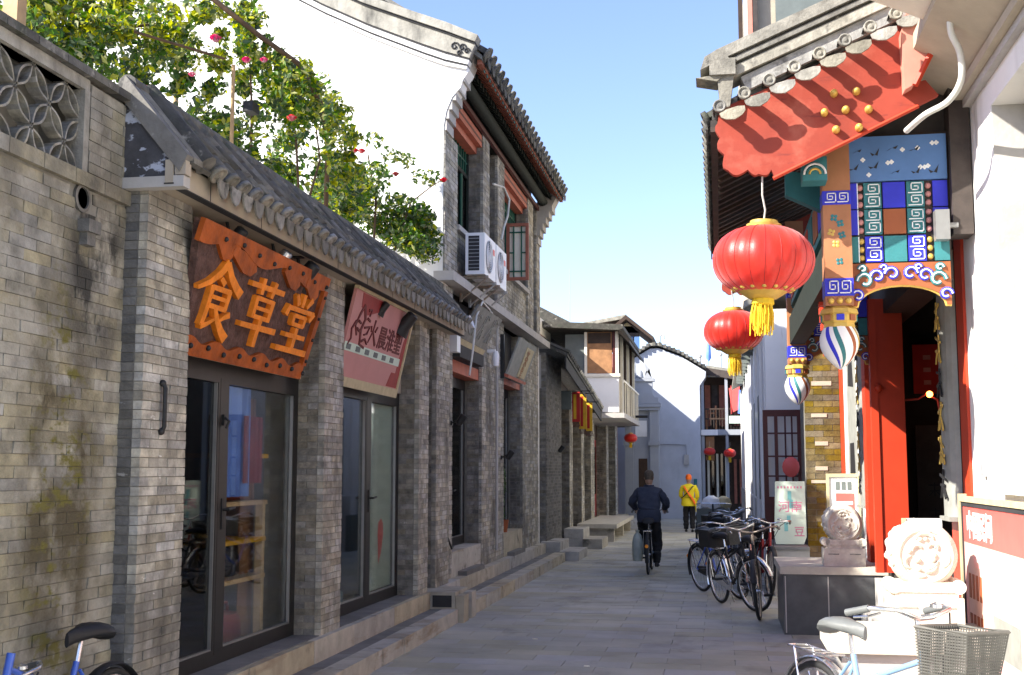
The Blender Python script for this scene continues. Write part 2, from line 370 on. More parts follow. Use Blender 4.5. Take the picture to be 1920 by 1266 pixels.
def bricks(parent, O, u, n, W, H, m, pitch=.058, L=.24, joint=.007, depth=.05, budget=300, name='brick', key=None, skip=None, proud=.004, header=False, zero=0):
    """rows of bricks whose faces lie on the plane through O (u along, z up, n outward)"""
    u = V(u); n = V(n); O = V(O); items = []
    rows = max(1, int(round(H / pitch))); pitch = H / rows
    for r in range(rows):
        a = 0.; first = True
        Lr = L * .5 if header else L
        while a < W - .012:
            b = a + (Lr * .5 if (first and (r + zero) % 2) else Lr * R_(.96, 1.04))
            first = False
            if W - b < Lr * .22: b = W
            b = min(b, W)
            if not (skip and skip((a + b) / 2, (r + .5) * pitch)): items.append((a, b, r * pitch))
            a = b
    if key: items.sort(key=key)
    mass = MB()
    ry = math.atan2(u.y, u.x)
    for i, (a, b, z) in enumerate(items):
        d = depth + R_(0, proud)
        # local x along u, local y outward-inward, z up
        Mx = Matrix(((u.x, -n.x, 0, 0), (u.y, -n.y, 0, 0), (u.z, -n.z, 1, 0), (0, 0, 0, 1)))
        o0 = O + u * (a + joint / 2) + V((0, 0, z + joint / 2)) + n * (d - depth)
        sx, sy, sz = (b - a - joint), d, pitch - joint
        T = Matrix.Translation(o0) @ Mx @ Matrix.Diagonal((sx, sy, sz, 1))
        if i < budget:
            o = bpy.data.objects.new(name, brick_mesh(m)); COL.objects.link(o); o.parent = parent
            if parent.get('_b'): o.matrix_parent_inverse = Matrix.Translation(-V(parent['_b']))
            o.matrix_basis = T
        else:
            me = brick_mesh(m); mass.add([T @ v.co for v in me.vertices], [(3,2,1,0),(4,5,6,7),(0,1,5,4),(1,2,6,5),(2,3,7,6),(3,0,4,7)])
    if mass.v: mass.build(name + '_courses', m, parent)['kind'] = 'stuff'

_fc = {}
def text(parent, s, M4, size, m, ext=.006, off=0., name='letter', sx=1.):
    """one part per character, laid out from the frame's origin along x"""
    x = 0
    for ch in s:
        if ch != ' ':
            cu = bpy.data.curves.new('letter', 'FONT'); cu.body = ch; cu.size = size; cu.extrude = ext; cu.offset = off; cu.resolution_u = 2
            to = bpy.data.objects.new('tmp', cu); COL.objects.link(to)
            bpy.context.view_layer.update()
            me = bpy.data.meshes.new_from_object(to.evaluated_get(bpy.context.evaluated_depsgraph_get()))
            bpy.data.objects.remove(to); bpy.data.curves.remove(cu)
            me.transform(M4 @ Matrix.Translation((x, 0, 0)) @ Matrix.Diagonal((sx, 1, 1, 1)))
            me.materials.clear(); me.materials.append(m)
            link(bpy.data.objects.new(name, me), parent)
        x += size * sx * 1.0

def strokes(parent, defs, M4, size, m, z0=0, ext=.015, name='letter', wd=9):
    """a hand-drawn character: brush strokes [(pts, width0, width1)] on a 100 x 100 grid"""
    mb = MB(M4); k = size / 100
    for i, d in enumerate(defs):
        pts = [V((p[0] * k, p[1] * k)) for p in d[0]]
        w0 = d[1] * k if len(d) > 1 else wd * k; w1 = d[2] * k if len(d) > 2 else w0
        Lf = []; Rt = []
        for j, p in enumerate(pts):
            t = (pts[min(j + 1, len(pts) - 1)] - pts[max(j - 1, 0)]).normalized(); nn = V((-t.y, t.x))
            wj = (w0 + (w1 - w0) * j / max(1, len(pts) - 1)) / 2
            Lf.append(p + nn * wj); Rt.append(p - nn * wj)
        pl = Lf + Rt[::-1]
        mb.poly([(a.x, a.y) for a in pl], z0, z0 + ext + i * .0007)
    return mb.build(name, m, parent)
# ================================================================== STREET
gr = MB(); gr.add([(-900, -300, -.06), (900, -300, -.06), (900, 1500, -.06), (-900, 1500, -.06)], [(0, 1, 2, 3)])
tag(gr.build('ground', M['ground']), kind='structure')
st = MB().box((-3.3, -2, -.05), (2.2, 60, -.012)).build('street', M['joint']); tag(st, kind='structure')
PM = []
for i in range(4):
    me = jitter_box(50 + i, .012); me.materials.append(M['pave']); PM.append(me)
slabs = []
yy = 8.2; r = 0
while yy < 52:
    xx = -3.2 - (.3 if r % 2 else 0)
    while xx < 2.1:
        slabs.append((xx, yy)); xx += .6
    yy += .3; r += 1
vis = [s for s in slabs if s[1] > 9.2 and s[0] > -3.1 and s[0] < .75]
vis.sort(key=lambda s: s[1]); near = set(vis[:300])
mass = MB()
for (x, y) in slabs:
    T = Matrix.Translation((x + .0015, y + .0015, -.03)) @ Matrix.Diagonal((.597, .297, .03 + R_(-.002, .0025), 1))
    me = random.choice(PM)
    if (x, y) in near:
        o = bpy.data.objects.new('paving_slab', me); COL.objects.link(o); o.parent = st; o.matrix_basis = T
    else:
        mass.add([T @ v.co for v in me.vertices], [(3,2,1,0),(4,5,6,7),(0,1,5,4),(1,2,6,5),(2,3,7,6),(3,0,4,7)])
mass.build('paving_slabs', M['pave'], st)['kind'] = 'stuff'
for x, y, n in ((-1.9, 12.2, 1), (-.2, 15, 1), (-1.2, 10.6, 1)):   # cigarette ends and scraps on the paving
    MB().box((x, y, .002), (x + .05, y + .012, .012)).build('paper_scrap', M['cream']); 
for o in [o for o in COL.objects if o.name.startswith('paper_scrap')]:
    i = [o for o in COL.objects if o.name.startswith('paper_scrap')].index(o)
    tag(o, ['tiny pale paper scrap on the paving near the long kerb', 'tiny pale paper scrap in the middle of the paving', 'tiny pale paper scrap nearest the camera on the paving'][i], 'litter', 'scraps lying on the paving')

# ================================================================== LEFT: garden wall with petal lattice
XW = -3.44; Y0 = 4.3; Y1 = 6.46
gw = thing('garden_wall', 'mossy grey brick garden wall with petal lattice opening at far left', 'wall', (XW, 5.4, 0))
core = MB()
core.box((XW - .3, Y0, 0), (XW - .006, Y1, 3.26)); core.box((XW - .3, 5.98, 3.26), (XW - .006, Y1, 3.86)); core.box((XW - .3, Y0, 3.8), (XW - .02, 5.98, 3.86))
core.build('wall_core', M['mortar'], gw)
bricks(gw, (XW, Y0, 0.02), (0, 1, 0), (1, 0, 0), Y1 - Y0, 3.22, M['wallbrick'], .0605, .25, .0035, .05, 300, key=lambda t: -(t[0] + (0 if .35 < t[2] else -9)), proud=.007,
       skip=lambda a, z: abs(a - 1.66) < .075 and abs(z - 3.19) < .09)
bricks(gw, (XW + .01, 6.0, 3.345), (0, 1, 0), (1, 0, 0), Y1 - 6.0, .50, M['wallbrick'], .06, .25, .005, .05, 60)
for i in range(7):
    MB().box((XW - .1, Y0 + i * .31, 3.255), (XW + .03, Y0 + i * .31 + .304, 3.335)).build('ledge_brick', M['wallbrick'], gw)
for i in range(8):
    z = 3.87
    MB().prism([(XW - .34, 0, z), (XW + .05, 0, z), (XW + .05, 0, z + .045), (XW - .15, 0, z + .12), (XW - .34, 0, z + .045)], (0, .272, 0), Matrix.Translation((0, Y0 + i * .278, 0))).build('coping_tile', M['tile'], gw)
box('lattice_frame', (XW - .1, 5.93, 3.34), (XW + .015, 5.985, 3.80), M['wallbrick'], gw)
box('lattice_frame', (XW - .1, Y0, 3.80), (XW + .012, 5.985, 3.865), M['wallbrick'], gw)
box('lattice_backing', (XW - .32, Y0, 3.3), (XW - .29, 5.98, 3.85), M['mortar'], gw)
def petal(c, ang, L, wdt):
    mb = MB(frame((XW - .02, c[0], c[1]), (0, math.cos(ang), math.sin(ang)), (0, -math.sin(ang), math.cos(ang))))
    for s in (1, -1):
        a = []; b = []
        for i in range(9):
            t = i / 8; x = (t - .5) * L; y = math.sin(math.pi * t) * wdt * s
            a.append((x, y)); b.append((x, y - s * .013))
        for i in range(8):
            mb.poly([a[i], a[i + 1], b[i + 1], b[i]], -.07, 0)
    mb.build('petal_tile', M['tilepale'], gw)
for i in range(-1, 7):
    for j in range(0, 4):
        cy, cz = 5.95 - i * .156, 3.30 + j * .165
        if (i + j) % 2: continue
        for sx, sz in ((1, 1), (-1, 1), (1, -1), (-1, -1)):
            if (sx, sz) in ((1, 1), (-1, 1)) and not (3.3 <= cz + .08 <= 3.79): continue
            if sz == -1: continue
            mc = (cy + sx * .078, cz + .0825)
            if not (Y0 < mc[0] < 5.95 and 3.33 < mc[1] < 3.80): continue
            petal(mc, math.atan2(.165, sx * .156), .215, .043)
sp = MB(frame((XW + .0, 5.96, 3.19), (0, 1, 0), (0, 0, 1)))
sp.lathe([(.078, -.2), (.08, .012), (.06, .014), (.055, -.2)], 16); sp.build('drain_spout', M['darkbrick'], gw, 40)
sp = MB(frame((XW + .004, 5.96, 3.19), (0, 1, 0), (0, 0, 1))); sp.lathe([(0, 0), (.058, 0)], 16); sp.build('spout_dark_disc', M['black'], gw)  # black disc painted in for the dark inside of the spout
mb = MB(); mb.box((XW - .02, 5.93, 3.0), (XW + .07, 6.06, 3.07)); mb.box((XW - .02, 5.95, 2.93), (XW + .05, 6.04, 3.0)); mb.build('broken_corbel', M['darkbrick'], gw)

# ================================================================== LEFT: low shop building
WX = -3.3; SZ = .33; TOP = 3.38; DX = -3.53; YE = 14.5
sh = thing('shop_building', 'low grey brick shop row with tiled pent roof and glazed doors', 'building', (WX, 10.4, 0))
def pier(parent, ya, yb, z0, z1, x, deep, m=None, md=None, bud=150, pitch=.055, side=True, name='brick_pier', sb=60):
    core = box(name, (x - deep - .1, ya + .006, z0), (x - .006, yb - .006, z1), M['mortar'], parent)
    bricks(core, (x, ya, z0), (0, 1, 0), (1, 0, 0), yb - ya, z1 - z0, m or M['brick'], pitch, .235, .006, .05, bud)
    if side:
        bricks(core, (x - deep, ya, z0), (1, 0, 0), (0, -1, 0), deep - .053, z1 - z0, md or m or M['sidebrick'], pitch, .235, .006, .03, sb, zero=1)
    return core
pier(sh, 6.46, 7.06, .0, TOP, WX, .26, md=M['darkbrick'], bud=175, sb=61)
pier(sh, 9.72, 10.24, SZ, TOP, WX, .26, bud=140, sb=110)
pier(sh, 12.98, 13.43, SZ, TOP, WX, .26, bud=110, sb=56)
pier(sh, 13.80, YE, SZ, TOP, WX, .26, bud=60, sb=0)
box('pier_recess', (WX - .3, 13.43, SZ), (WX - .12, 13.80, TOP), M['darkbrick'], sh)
pi = pier(sh, 6.46, 7.06, 0, .001, WX, .1, bud=0, side=False) if False else None
# wall iron on the first pier
mb = MB(); y = 6.70
mb.tube([(WX + .012, y, 1.92), (WX + .03, y, 1.96), (WX + .03, y, 2.19), (WX + .012, y, 2.23)], .014, 8); mb.ball((WX + .012, y, 1.93), .022); mb.ball((WX + .012, y, 2.22), .022)
mb.build('wall_iron', M['iron'], sh, 40)
# eave: soffit, fascia, side panel
box('soffit', (WX - .35, 6.40, TOP), (-3.165, YE - .02, TOP + .03), M['plaster'], sh)
fa = box('fascia', (-3.16, 6.38, TOP - .012), (-3.11, YE - .02, TOP + .125), M['plaster'], sh)
for i in range(9): box('fascia_joint', (-3.1105, 6.9 + i * .85, TOP - .01), (-3.1085, 6.908 + i * .85, TOP + .12), M['dark'], fa)
box('drip_strip', (-3.165, 6.38, TOP - .02), (-3.105, YE - .02, TOP - .0125), M['dark'], sh)
box('parapet', (WX - .35, 6.42, TOP + .03), (WX - .12, YE, 3.93), M['mortar'], sh)
pn = MB().prism([(XW, 6.40, 3.41), (-3.08, 6.40, 3.41), (-3.08, 6.40, 3.50), (-3.40, 6.40, 3.86), (XW, 6.40, 3.86)], (0, .06, 0)).build('eave_end_panel', M['paintchip'], sh)
box('eave_end_slab', (XW, 6.385, 3.345), (-3.045, 6.47, 3.41), M['conc'], sh)
box('eave_end_block', (-3.10, 6.385, 3.415), (-3.035, 6.46, 3.51), M['plaster'], sh)
# pent roof
E0 = V((-3.02, 0, 3.50)); E1 = V((-3.43, 0, 3.97)); SL = (E1 - E0); SLn = SL.normalized(); NR = V((SLn.z, 0, -SLn.x)); 
if NR.z < 0: NR = -NR
rf = MB().prism([E0 - NR * .03, E1 - NR * .03, E1, E0], (0, YE - 6.45, 0), Matrix.Translation((0, 6.44, 0))).build('roof', M['tile'], sh)
def tile_meshes(L, r, m, arc=math.pi):
    mb = MB(); n = 8; vs = []
    pts = []
    for e, rr in ((0, r), (L, r * .9)):
        for k in range(n + 1):
            a = arc * k / n + (math.pi - arc) / 2; pts.append((math.cos(a) * rr, e, math.sin(a) * rr))
        for k in range(n + 1):
            a = arc * k / n + (math.pi - arc) / 2; pts.append((math.cos(a) * (rr - .012), e, math.sin(a) * (rr - .012)))
    c = n + 1; fs = []
    for k in range(n):
        fs.append((k, k + 1, 2 * c + k + 1, 2 * c + k)); fs.append((c + k + 1, c + k, 3 * c + k, 3 * c + k + 1))
        fs.append((k + 1, k, c + k, c + k + 1))
    mb.add(pts, fs); me = bpy.data.meshes.new('cover_tile'); me.from_pydata(mb.v, [], mb.f); me.materials.append(m)
    for p in me.polygons: p.use_smooth = True
    return me
def end_mesh(r, m):
    mb = MB(); Mx = Matrix.Rotation(math.pi / 2, 4, 'X')
    mb.lathe([(0, .012), (r * .3, .016), (r * .42, .008), (r * .72, .008), (r * .8, .016), (r, .014), (r, -.02)], 14, Mx)
    me = bpy.data.meshes.new('tile_end'); me.from_pydata(mb.v, [], mb.f); me.materials.append(m); 
    for p in me.polygons: p.use_smooth = True
    return me
def drip_mesh(w, h, m):
    mb = MB(); pts = []
    for x, z in ((-.5, 0), (-.5, -.3), (-.42, -.62), (-.24, -.9), (0, -1.02), (.24, -.9), (.42, -.62), (.5, -.3), (.5, 0), (.25, -.16), (0, -.22), (-.25, -.16)):
        pts.append((x * w, 0, z * h))
    mb.prism(pts, (0, .014, 0)); me = bpy.data.meshes.new('drip_tile'); me.from_pydata(mb.v, [], mb.f); me.materials.append(m)
    return me
def inst(name, me, Mx, parent):
    o = bpy.data.objects.new(name, me); COL.objects.link(o); o.parent = parent
    if parent.get('_b'): o.matrix_parent_inverse = Matrix.Translation(-V(parent['_b']))
    o.matrix_basis = Mx; return o
def roof_rows(parent, y0, y1, pitch, E0, SLn, Ln, r, seg, m, along=V((0, 1, 0)), flip=1, dh=.1, ends=True, segs=True, em=None):
    """cover tiles run up the slope SLn from the eave E0; rows are spaced along `along`"""
    n = along.cross(SLn) * flip
    if n.z < 0: n = -n
    tm = tile_meshes(seg * 1.06, r, m); en = end_mesh(r * 1.08, em or m); dr = drip_mesh(pitch * .8, dh, em or m)
    x = SLn.cross(n).normalized()
    B = Matrix(((x.x, SLn.x, n.x, 0), (x.y, SLn.y, n.y, 0), (x.z, SLn.z, n.z, 0), (0, 0, 0, 1)))
    hz = V((SLn.x, SLn.y, 0)).normalized()          # horizontal direction into the roof
    B2 = Matrix(((x.x, hz.x, 0, 0), (x.y, hz.y, 0, 0), (0, 0, 1, 0), (0, 0, 0, 1)))
    k = int((y1 - y0) / pitch)
    for i in range(k):
        b = E0 + along * (y0 + (i + .5) * pitch)
        if segs:
            for j in range(max(1, int(round(Ln / seg)))):
                inst('cover_tile', tm, Matrix.Translation(b + SLn * (j * seg) + n * (.004 * (j % 2) + R_(-.003, .003))) @ B @ Matrix.Rotation(R_(-.03, .03), 4, 'Z'), parent)
        if ends:
            inst('tile_end', en, Matrix.Translation(b - SLn * .004 + n * r * .25) @ B, parent)
            inst('drip_tile', dr, Matrix.Translation(b + along * (pitch * .5) - hz * .012 + V((0, 0, .012))) @ B2, parent)
roof_rows(rf, 6.68, YE - .05, .196, E0, SLn, .62, .058, .207, M['tile'], dh=.135, em=M['tileend'])
# thick verge tube at the near end and ridge
MB().prism([E0 + V((-.05, 6.375, -.07)), E0 + V((.0, 6.375, .03)), E1 + V((0, 6.375, .06)), E1 + V((-.03, 6.375, -.07))], (0, .085, 0)).build('verge_slab', M['darkstone'], rf)
MB().prism([E0 + V((.0, 6.462, .0)), E0 + V((.0, 6.462, .035)), E1 + V((0, 6.462, .065)), E1 + V((-.0, 6.462, .0))], (0, .12, 0)).build('verge_flat_tile', M['tilepale'], rf)
vb = MB(); vb.tube([E0 + V((-.01, 6.65, .03)), E1 + V((0, 6.65, .04))], [.075, .07], 10); vb.build('verge_tile', M['tile'], rf, 50)
vb = MB(); vb.tube([E1 + V((-.01, 6.42, .02)), E1 + V((-.01, 10, .015)), E1 + V((-.01, YE, .03))], .06, 10); vb.build('ridge_tile', M['tile'], rf, 50)
# glazed doors
def shop_door(parent, ya, yb, ym, z0, z1, x, g1, g2, hy, fw=.07, name='door'):
    d = MB()
    d.box((x - .06, ya, z0), (x, ya + fw, z1)); d.box((x - .06, yb - fw, z0), (x, yb, z1))
    d.box((x - .06, ya + fw, z1 - .11), (x, yb - fw, z1)); d.box((x - .06, ya + fw, z0), (x, yb - fw, z0 + .08))
    d.box((x - .062, ym - .06, z0 + .08), (x + .004, ym + .06, z1 - .11))
    o = d.build(name, M['alu'], parent)
    for (a, b, g) in ((ya + fw, ym - .06, g1), (ym + .06, yb - fw, g2)):
        lf = MB(); e = .035
        for lo, hi in (((x - .045, a, z0 + .08), (x + .002, a + e, z1 - .11)), ((x - .045, b - e, z0 + .08), (x + .002, b, z1 - .11)),
                       ((x - .045, a + e, z0 + .08), (x + .002, b - e, z0 + .08 + e)), ((x - .045, a + e, z1 - .11 - e), (x + .002, b - e, z1 - .11))): lf.box(lo, hi)
        lf.build('leaf_frame', M['alu'], o)
        bd = MB(); q = .012; a2, b2, c2, d2 = a + e, b - e, z0 + .08 + e, z1 - .11 - e
        for lo, hi in (((x - .03, b2 - q, c2), (x - .004, b2, d2)), ((x - .03, a2, c2), (x - .004, b2 - q, c2 + q))): bd.box(lo, hi)
        bd.build('glazing_bead', M['alupale'], o)
        box('glass_pane', (x - .034, a2, c2), (x - .028, b2, d2), g, o)
    for yh in hy:
        h = MB(); h.box((x + .004, yh - .018, 1.28), (x + .014, yh + .018, 1.5)); h.tube([(x + .01, yh, 1.42), (x + .055, yh, 1.42), (x + .058, yh + .1, 1.43)], .011, 8); h.build('handle', M['iron'], o, 40)
    return o
d1 = shop_door(sh, 7.06, 9.72, 8.16, SZ, 2.47, DX, M['glassdark'], M['glass'], (8.17,))
mb = MB(); mb.box((DX, 8.135, 2.02), (DX + .02, 8.165, 2.1)); mb.tube([(DX + .02, 8.15, 2.08), (DX + .05, 8.15, 2.05), (DX + .03, 8.15, 2.0)], .01, 6); mb.build('latch', M['iron'], d1)
d2 = shop_door(sh, 10.24, 12.98, 11.8, SZ, 2.55, DX, M['glass'], M['glass'], (11.82,))
box('lintel', (DX - .1, 7.06, 2.472), (DX + .02, 9.72, TOP), M['plaster'], sh); box('lintel', (DX - .1, 10.24, 2.552), (DX + .02, 12.98, TOP), M['plaster'], sh)
# shop interiors
def room(parent, ya, yb, z0, z1, xb, xf, m, fl=None):
    r = MB()
    r.box((xb - .05, ya, z0), (xb, yb, z1)); r.box((xb, ya - .05, z0), (xf, ya, z1)); r.box((xb, yb, z0), (xf, yb + .05, z1)); r.box((xb, ya, z1), (xf, yb, z1 + .05))
    r.build('room', m, parent); box('room_floor', (xb, ya, z0 - .05), (xf, yb, z0), fl or m, parent)
room(sh, 7.02, 9.95, .3, 3.3, -6.3, DX - .12, M['room']); room(sh, 10.05, 13.2, .3, 3.3, -5.6, DX - .12, M['room'])

# furniture and goods inside the first shop
ds = thing('display_shelf', 'honey coloured wooden display shelf behind first shop door glass', 'shelf', (-4.0, 9.2, .3))
for x, y in ((-3.78, 8.62), (-3.78, 9.55), (-4.15, 8.62), (-4.15, 9.55)): box('upright', (x - .03, y - .03, .3), (x + .03, y + .03, 2.0 if y < 9 else 1.45), M['shelfwood'], ds)
for z, a, b in ((.82, 8.25, 9.58), (1.12, 8.62, 9.58), (1.42, 8.62, 9.6), (1.8, 8.9, 9.6)): box('shelf_board', (-4.2, a, z), (-3.74, b, z + .035), M['shelfwood'], ds)
for y in (8.25,): box('upright', (-3.81, y, .82), (-3.75, y + .05, 1.2), M['shelfwood'], ds)
box('shelf_board', (-4.1, 8.25, 1.2), (-3.74, 8.63, 1.23), M['shelfwood'], ds)
def bagm(name, c, s, m, label, cat):
    mb = MB(); x, y, z = c; a, b, h = s
    mb.lathe([(0, 0), (.8, .02), (1, .12), (.97, .7), (.8, .93), (.3, 1), (0, 1)], 14, Matrix.Translation(c) @ Matrix.Diagonal((a, b, h, 1)))
    mb.tube([(x, y - b * .5, z + h * .95), (x, y - b * .4, z + h * 1.25), (x, y + b * .4, z + h * 1.25), (x, y + b * .5, z + h * .95)], .012, 6)
    tag(mb.build(name, m, None, 50), label, cat)
bagm('leather_bag', (-3.95, 9.3, 1.456), (.13, .2, .3), M['signedge'], 'brown leather bag on the upper shelf inside first shop', 'bag')
bagm('shoulder_bag', (-3.95, 9.2, .856), (.12, .2, .22), M['iron'], 'black bag on the middle shelf inside first shop', 'bag')
bagm('maroon_bag', (-3.95, 9.2, .32), (.14, .24, .26), M['maroon'], 'maroon bag on the floor inside first shop', 'bag')
mb = MB(); mb.lathe([(.05, 0), (.07, .05), (.06, .12), (.03, .15), (.035, .17)], 12, Matrix.Translation((-3.8, 8.72, 1.457))); tag(mb.build('tin_mug', M['cream'], None, 50), 'small cream tin mug on the shelf behind first shop door', 'mug')
def drape(name, x, ya, yb, z0, z1, m, label, cat='cloth', wv=.03):
    mb = MB(); n = 18
    for i in range(n):
        y = ya + (yb - ya) * i / n; y2 = ya + (yb - ya) * (i + 1) / n
        mb.prism([(x + math.sin(i * 1.3) * wv, y, z0), (x + math.sin((i + 1) * 1.3) * wv, y2, z0), (x + math.sin((i + 1) * 1.3) * wv, y2, z1), (x + math.sin(i * 1.3) * wv, y, z1)], (-.006, 0, 0))
    return tag(mb.build(name, m, None), label, cat)
drape('blue_curtain', -3.64, 8.28, 8.95, 1.5, 2.33, M['bluecloth'], 'blue cloth hanging inside first shop door', 'curtain')
drape('red_scarf', -3.62, 8.78, 9.12, 1.6, 2.12, M['maroon'], 'dark red scarf hanging beside blue cloth in first shop', 'scarf')
drape('ochre_curtain', -3.9, 9.4, 9.66, .35, 2.3, M['wood'], 'brown curtain hanging at the right inside first shop', 'curtain')
# second shop: door posters and goods
fp = tag(box('door_film', (DX - .06, 11.95, .46), (DX - .05, 12.85, 2.40), M['frost']), 'pale green film behind second shop door right leaf', 'window film')
mb = MB(frame((DX - .048, 12.28, .72), (0, 1, 0), (0, 0, 1)))
mb.poly([(.1, 0), (.2, .12), (.27, .3), (.26, .42), (.19, .47), (.1, .43), (.07, .3), (.09, .15)], 0, .003); mb.build('chilli_print', M['poster'], fp)
tag(box('price_board', (DX - .3, 10.75, 1.72), (DX - .28, 11.5, 2.42), M['cream']), 'white price board behind second shop door left leaf', 'board')
pb = COL.objects['price_board']
for i, (c, h) in enumerate((('yellow', .1), ('poster', .1), ('green', .05), ('orange', .12))): box('print_band', (DX - .279, 10.78, 2.3 - i * .16 - h), (DX - .277, 11.2, 2.3 - i * .16), M[c], pb)
drape('patterned_towel', DX - .25, 10.9, 11.4, .95, 1.65, M['bluecloth'], 'blue and grey cloth hanging behind second shop door', 'cloth')
mb = MB(); mb.box((DX - .5, 10.9, .34), (DX - .15, 11.5, .52)); tag(mb.build('goods_box', M['teal']), 'teal box at the foot of second shop door', 'box')
mb = MB(); mb.box((DX - .45, 10.95, .522), (DX - .18, 11.4, .78)); tag(mb.build('goods_box', M['chalk']), 'pale green box stacked on teal box in second shop', 'box')

# ---- spotlights over the signs
def spotlight(y, x, z, label, m='iron', s=1.0):
    t = thing('spotlight', label, 'spotlight', (x, y, z), 'spotlights fixed under the shop eaves')
    mb = MB(); mb.box((x - .04, y - .04, z + .1), (x + .04, y + .04, z + .12)); mb.tube([(x, y, z + .1), (x + .02, y, z + .02), (x + .06, y, z - .02)], .012, 6); mb.build('bracket', M['iron'], t)
    A = Matrix.Translation((x + .07, y, z - .04)) @ Matrix.Rotation(rad(-140), 4, 'Y')
    mb = MB(); mb.lathe([(.03 * s, -.09 * s), (.045 * s, -.08 * s), (.05 * s, .02 * s), (.075 * s, .09 * s), (.07 * s, .09 * s), (.04 * s, .0)], 14, A); mb.build('lamp_head', M[m], t, 40)
spotlight(7.55, -3.28, 3.30, 'black spotlight above the left end of the orange carved sign')
spotlight(8.35, -3.26, 3.29, 'silver spotlight above the middle of the orange carved sign', 'steel')
spotlight(8.9, -3.26, 3.27, 'black spotlight above the right end of the orange carved sign', s=1.3)
spotlight(11.9, -3.24, 3.25, 'large black floodlight above the pink sign', s=1.4)
spotlight(11.1, -3.26, 3.30, 'small black spotlight above the left of the pink sign', s=.8)

# ---- carved sign
sg = thing('carved_sign', 'carved brown wooden sign with three large golden orange characters over shop door', 'sign', (-3.42, 8.26, 2.45))
SF = frame((-3.44, 7.075, 2.475), (0, 1, 0), (.24, 0, .80)); SW, SHh = 2.24, .835
MB(SF).poly([(0, 0), (SW, 0), (SW, SHh), (-.2, SHh), (-.03, SHh * .5)], 0, .05).build('board', M['signwood'], sg)
def wavy(y0, up, amp, n, ph):
    pts = []
    for i in range(49):
        t = i / 48; pts.append((t * SW if up > 0 else -.2 + t * (SW + .2), y0 + up * (.11 + amp * math.sin(t * n * 2 * math.pi + ph))))
    return pts
for y0, up, a, n, ph, ex in ((-.015, 1, .022, 5.5, 0, .075), (SHh + .01, -1, .04, 2.5, 1.2, .08)):
    w_ = wavy(y0, up, a, n, ph); mb = MB(SF)
    for i in range(48): mb.poly([(w_[i][0], y0), (w_[i + 1][0], y0), w_[i + 1], w_[i]], .045, ex)
    mb.build('moulding', M['signedge'], sg)
mb = MB(SF); mb.box((SW - .07, .1, .045), (SW + .012, SHh - .1, .085)); mb.build('moulding', M['signedge'], sg)
for (cx, cy, sx) in ((.62, .66, 1), (1.5, .69, .8), (.25, .69, .6), (1.95, .67, .7)):
    pts = [(cx + sx * a, cy + b) for a, b in ((-.3, .05), (-.15, -.01), (-.05, -.045), (.08, -.05), (.16, .0), (.12, .05), (.3, .06), (.28, .09), (-.28, .1))]
    MB(SF).poly(pts, .05, .075 + .004 * cx).build('scroll_relief', M['signedge'], sg)
for i in range(9):
    mb = MB(SF); mb.ball((.12 + i * .265, .05 + .012 * math.sin(i * 2.2), .08), .02, 8, 5); mb.build('stud', M['iron'], sg, 60)
for i in range(8):
    mb = MB(SF); mb.ball((.15 + i * .29, SHh - .06 + .015 * math.sin(i * 1.7), .084), .018, 8, 5); mb.build('stud', M['iron'], sg, 60)
for i in range(4):
    mb = MB(SF); mb.ball((SW - .03, .14 + i * .18, .088), .016, 8, 5); mb.build('stud', M['iron'], sg, 60)
SHI = [([(52, 101), (40, 82), (22, 66), (0, 54)], 13, 6), ([(50, 99), (66, 82), (84, 70), (100, 62)], 10, 15), ([(44, 76), (56, 69)], 7, 9), ([(31, 63), (31, 20), (29, 5)], 9, 8),
       ([(29, 61), (74, 61)], 7, 8), ([(72, 63), (72, 34)], 9, 8), ([(33, 48), (70, 48)], 6), ([(31, 35), (74, 35)], 7), ([(28, 4), (40, 9), (54, 18)], 9, 4),
       ([(48, 34), (60, 18), (76, 4), (92, -6)], 7, 15), ([(86, 30), (74, 24), (64, 17)], 9, 4)]
CAO = [([(2, 88), (98, 90)], 8, 9), ([(33, 102), (35, 76)], 9, 8), ([(68, 102), (64, 76)], 9, 8), ([(27, 72), (28, 38)], 9, 8), ([(26, 70), (74, 70)], 7), ([(73, 73), (72, 38)], 10, 9),
       ([(30, 55), (71, 55)], 6), ([(28, 41), (74, 41)], 7), ([(0, 24), (102, 26)], 8, 10), ([(51, 41), (50, 12), (51, -6)], 10, 9)]
TANG = [([(50, 103), (50, 80)], 10, 9), ([(25, 98), (37, 82)], 7, 11), ([(78, 99), (64, 82)], 11, 7), ([(11, 78), (5, 60)], 8, 11), ([(10, 74), (95, 75)], 8), ([(94, 77), (84, 61)], 11, 7),
        ([(31, 65), (33, 48)], 8), ([(30, 64), (70, 64)], 7), ([(69, 66), (68, 48)], 8), ([(32, 49), (69, 49)], 7), ([(18, 29), (84, 30)], 8), ([(50, 44), (51, 5)], 10), ([(0, 4), (102, 5)], 9, 11)]
for x, d, s in ((-.03, SHI, .47), (.74, CAO, .46), (1.48, TANG, .46)):
    strokes(sg, d, SF @ Matrix.Translation((x, .17, 0)) @ Matrix.Diagonal((1.4, 1, 1, 1)), s, M['letter'], .05, .035)

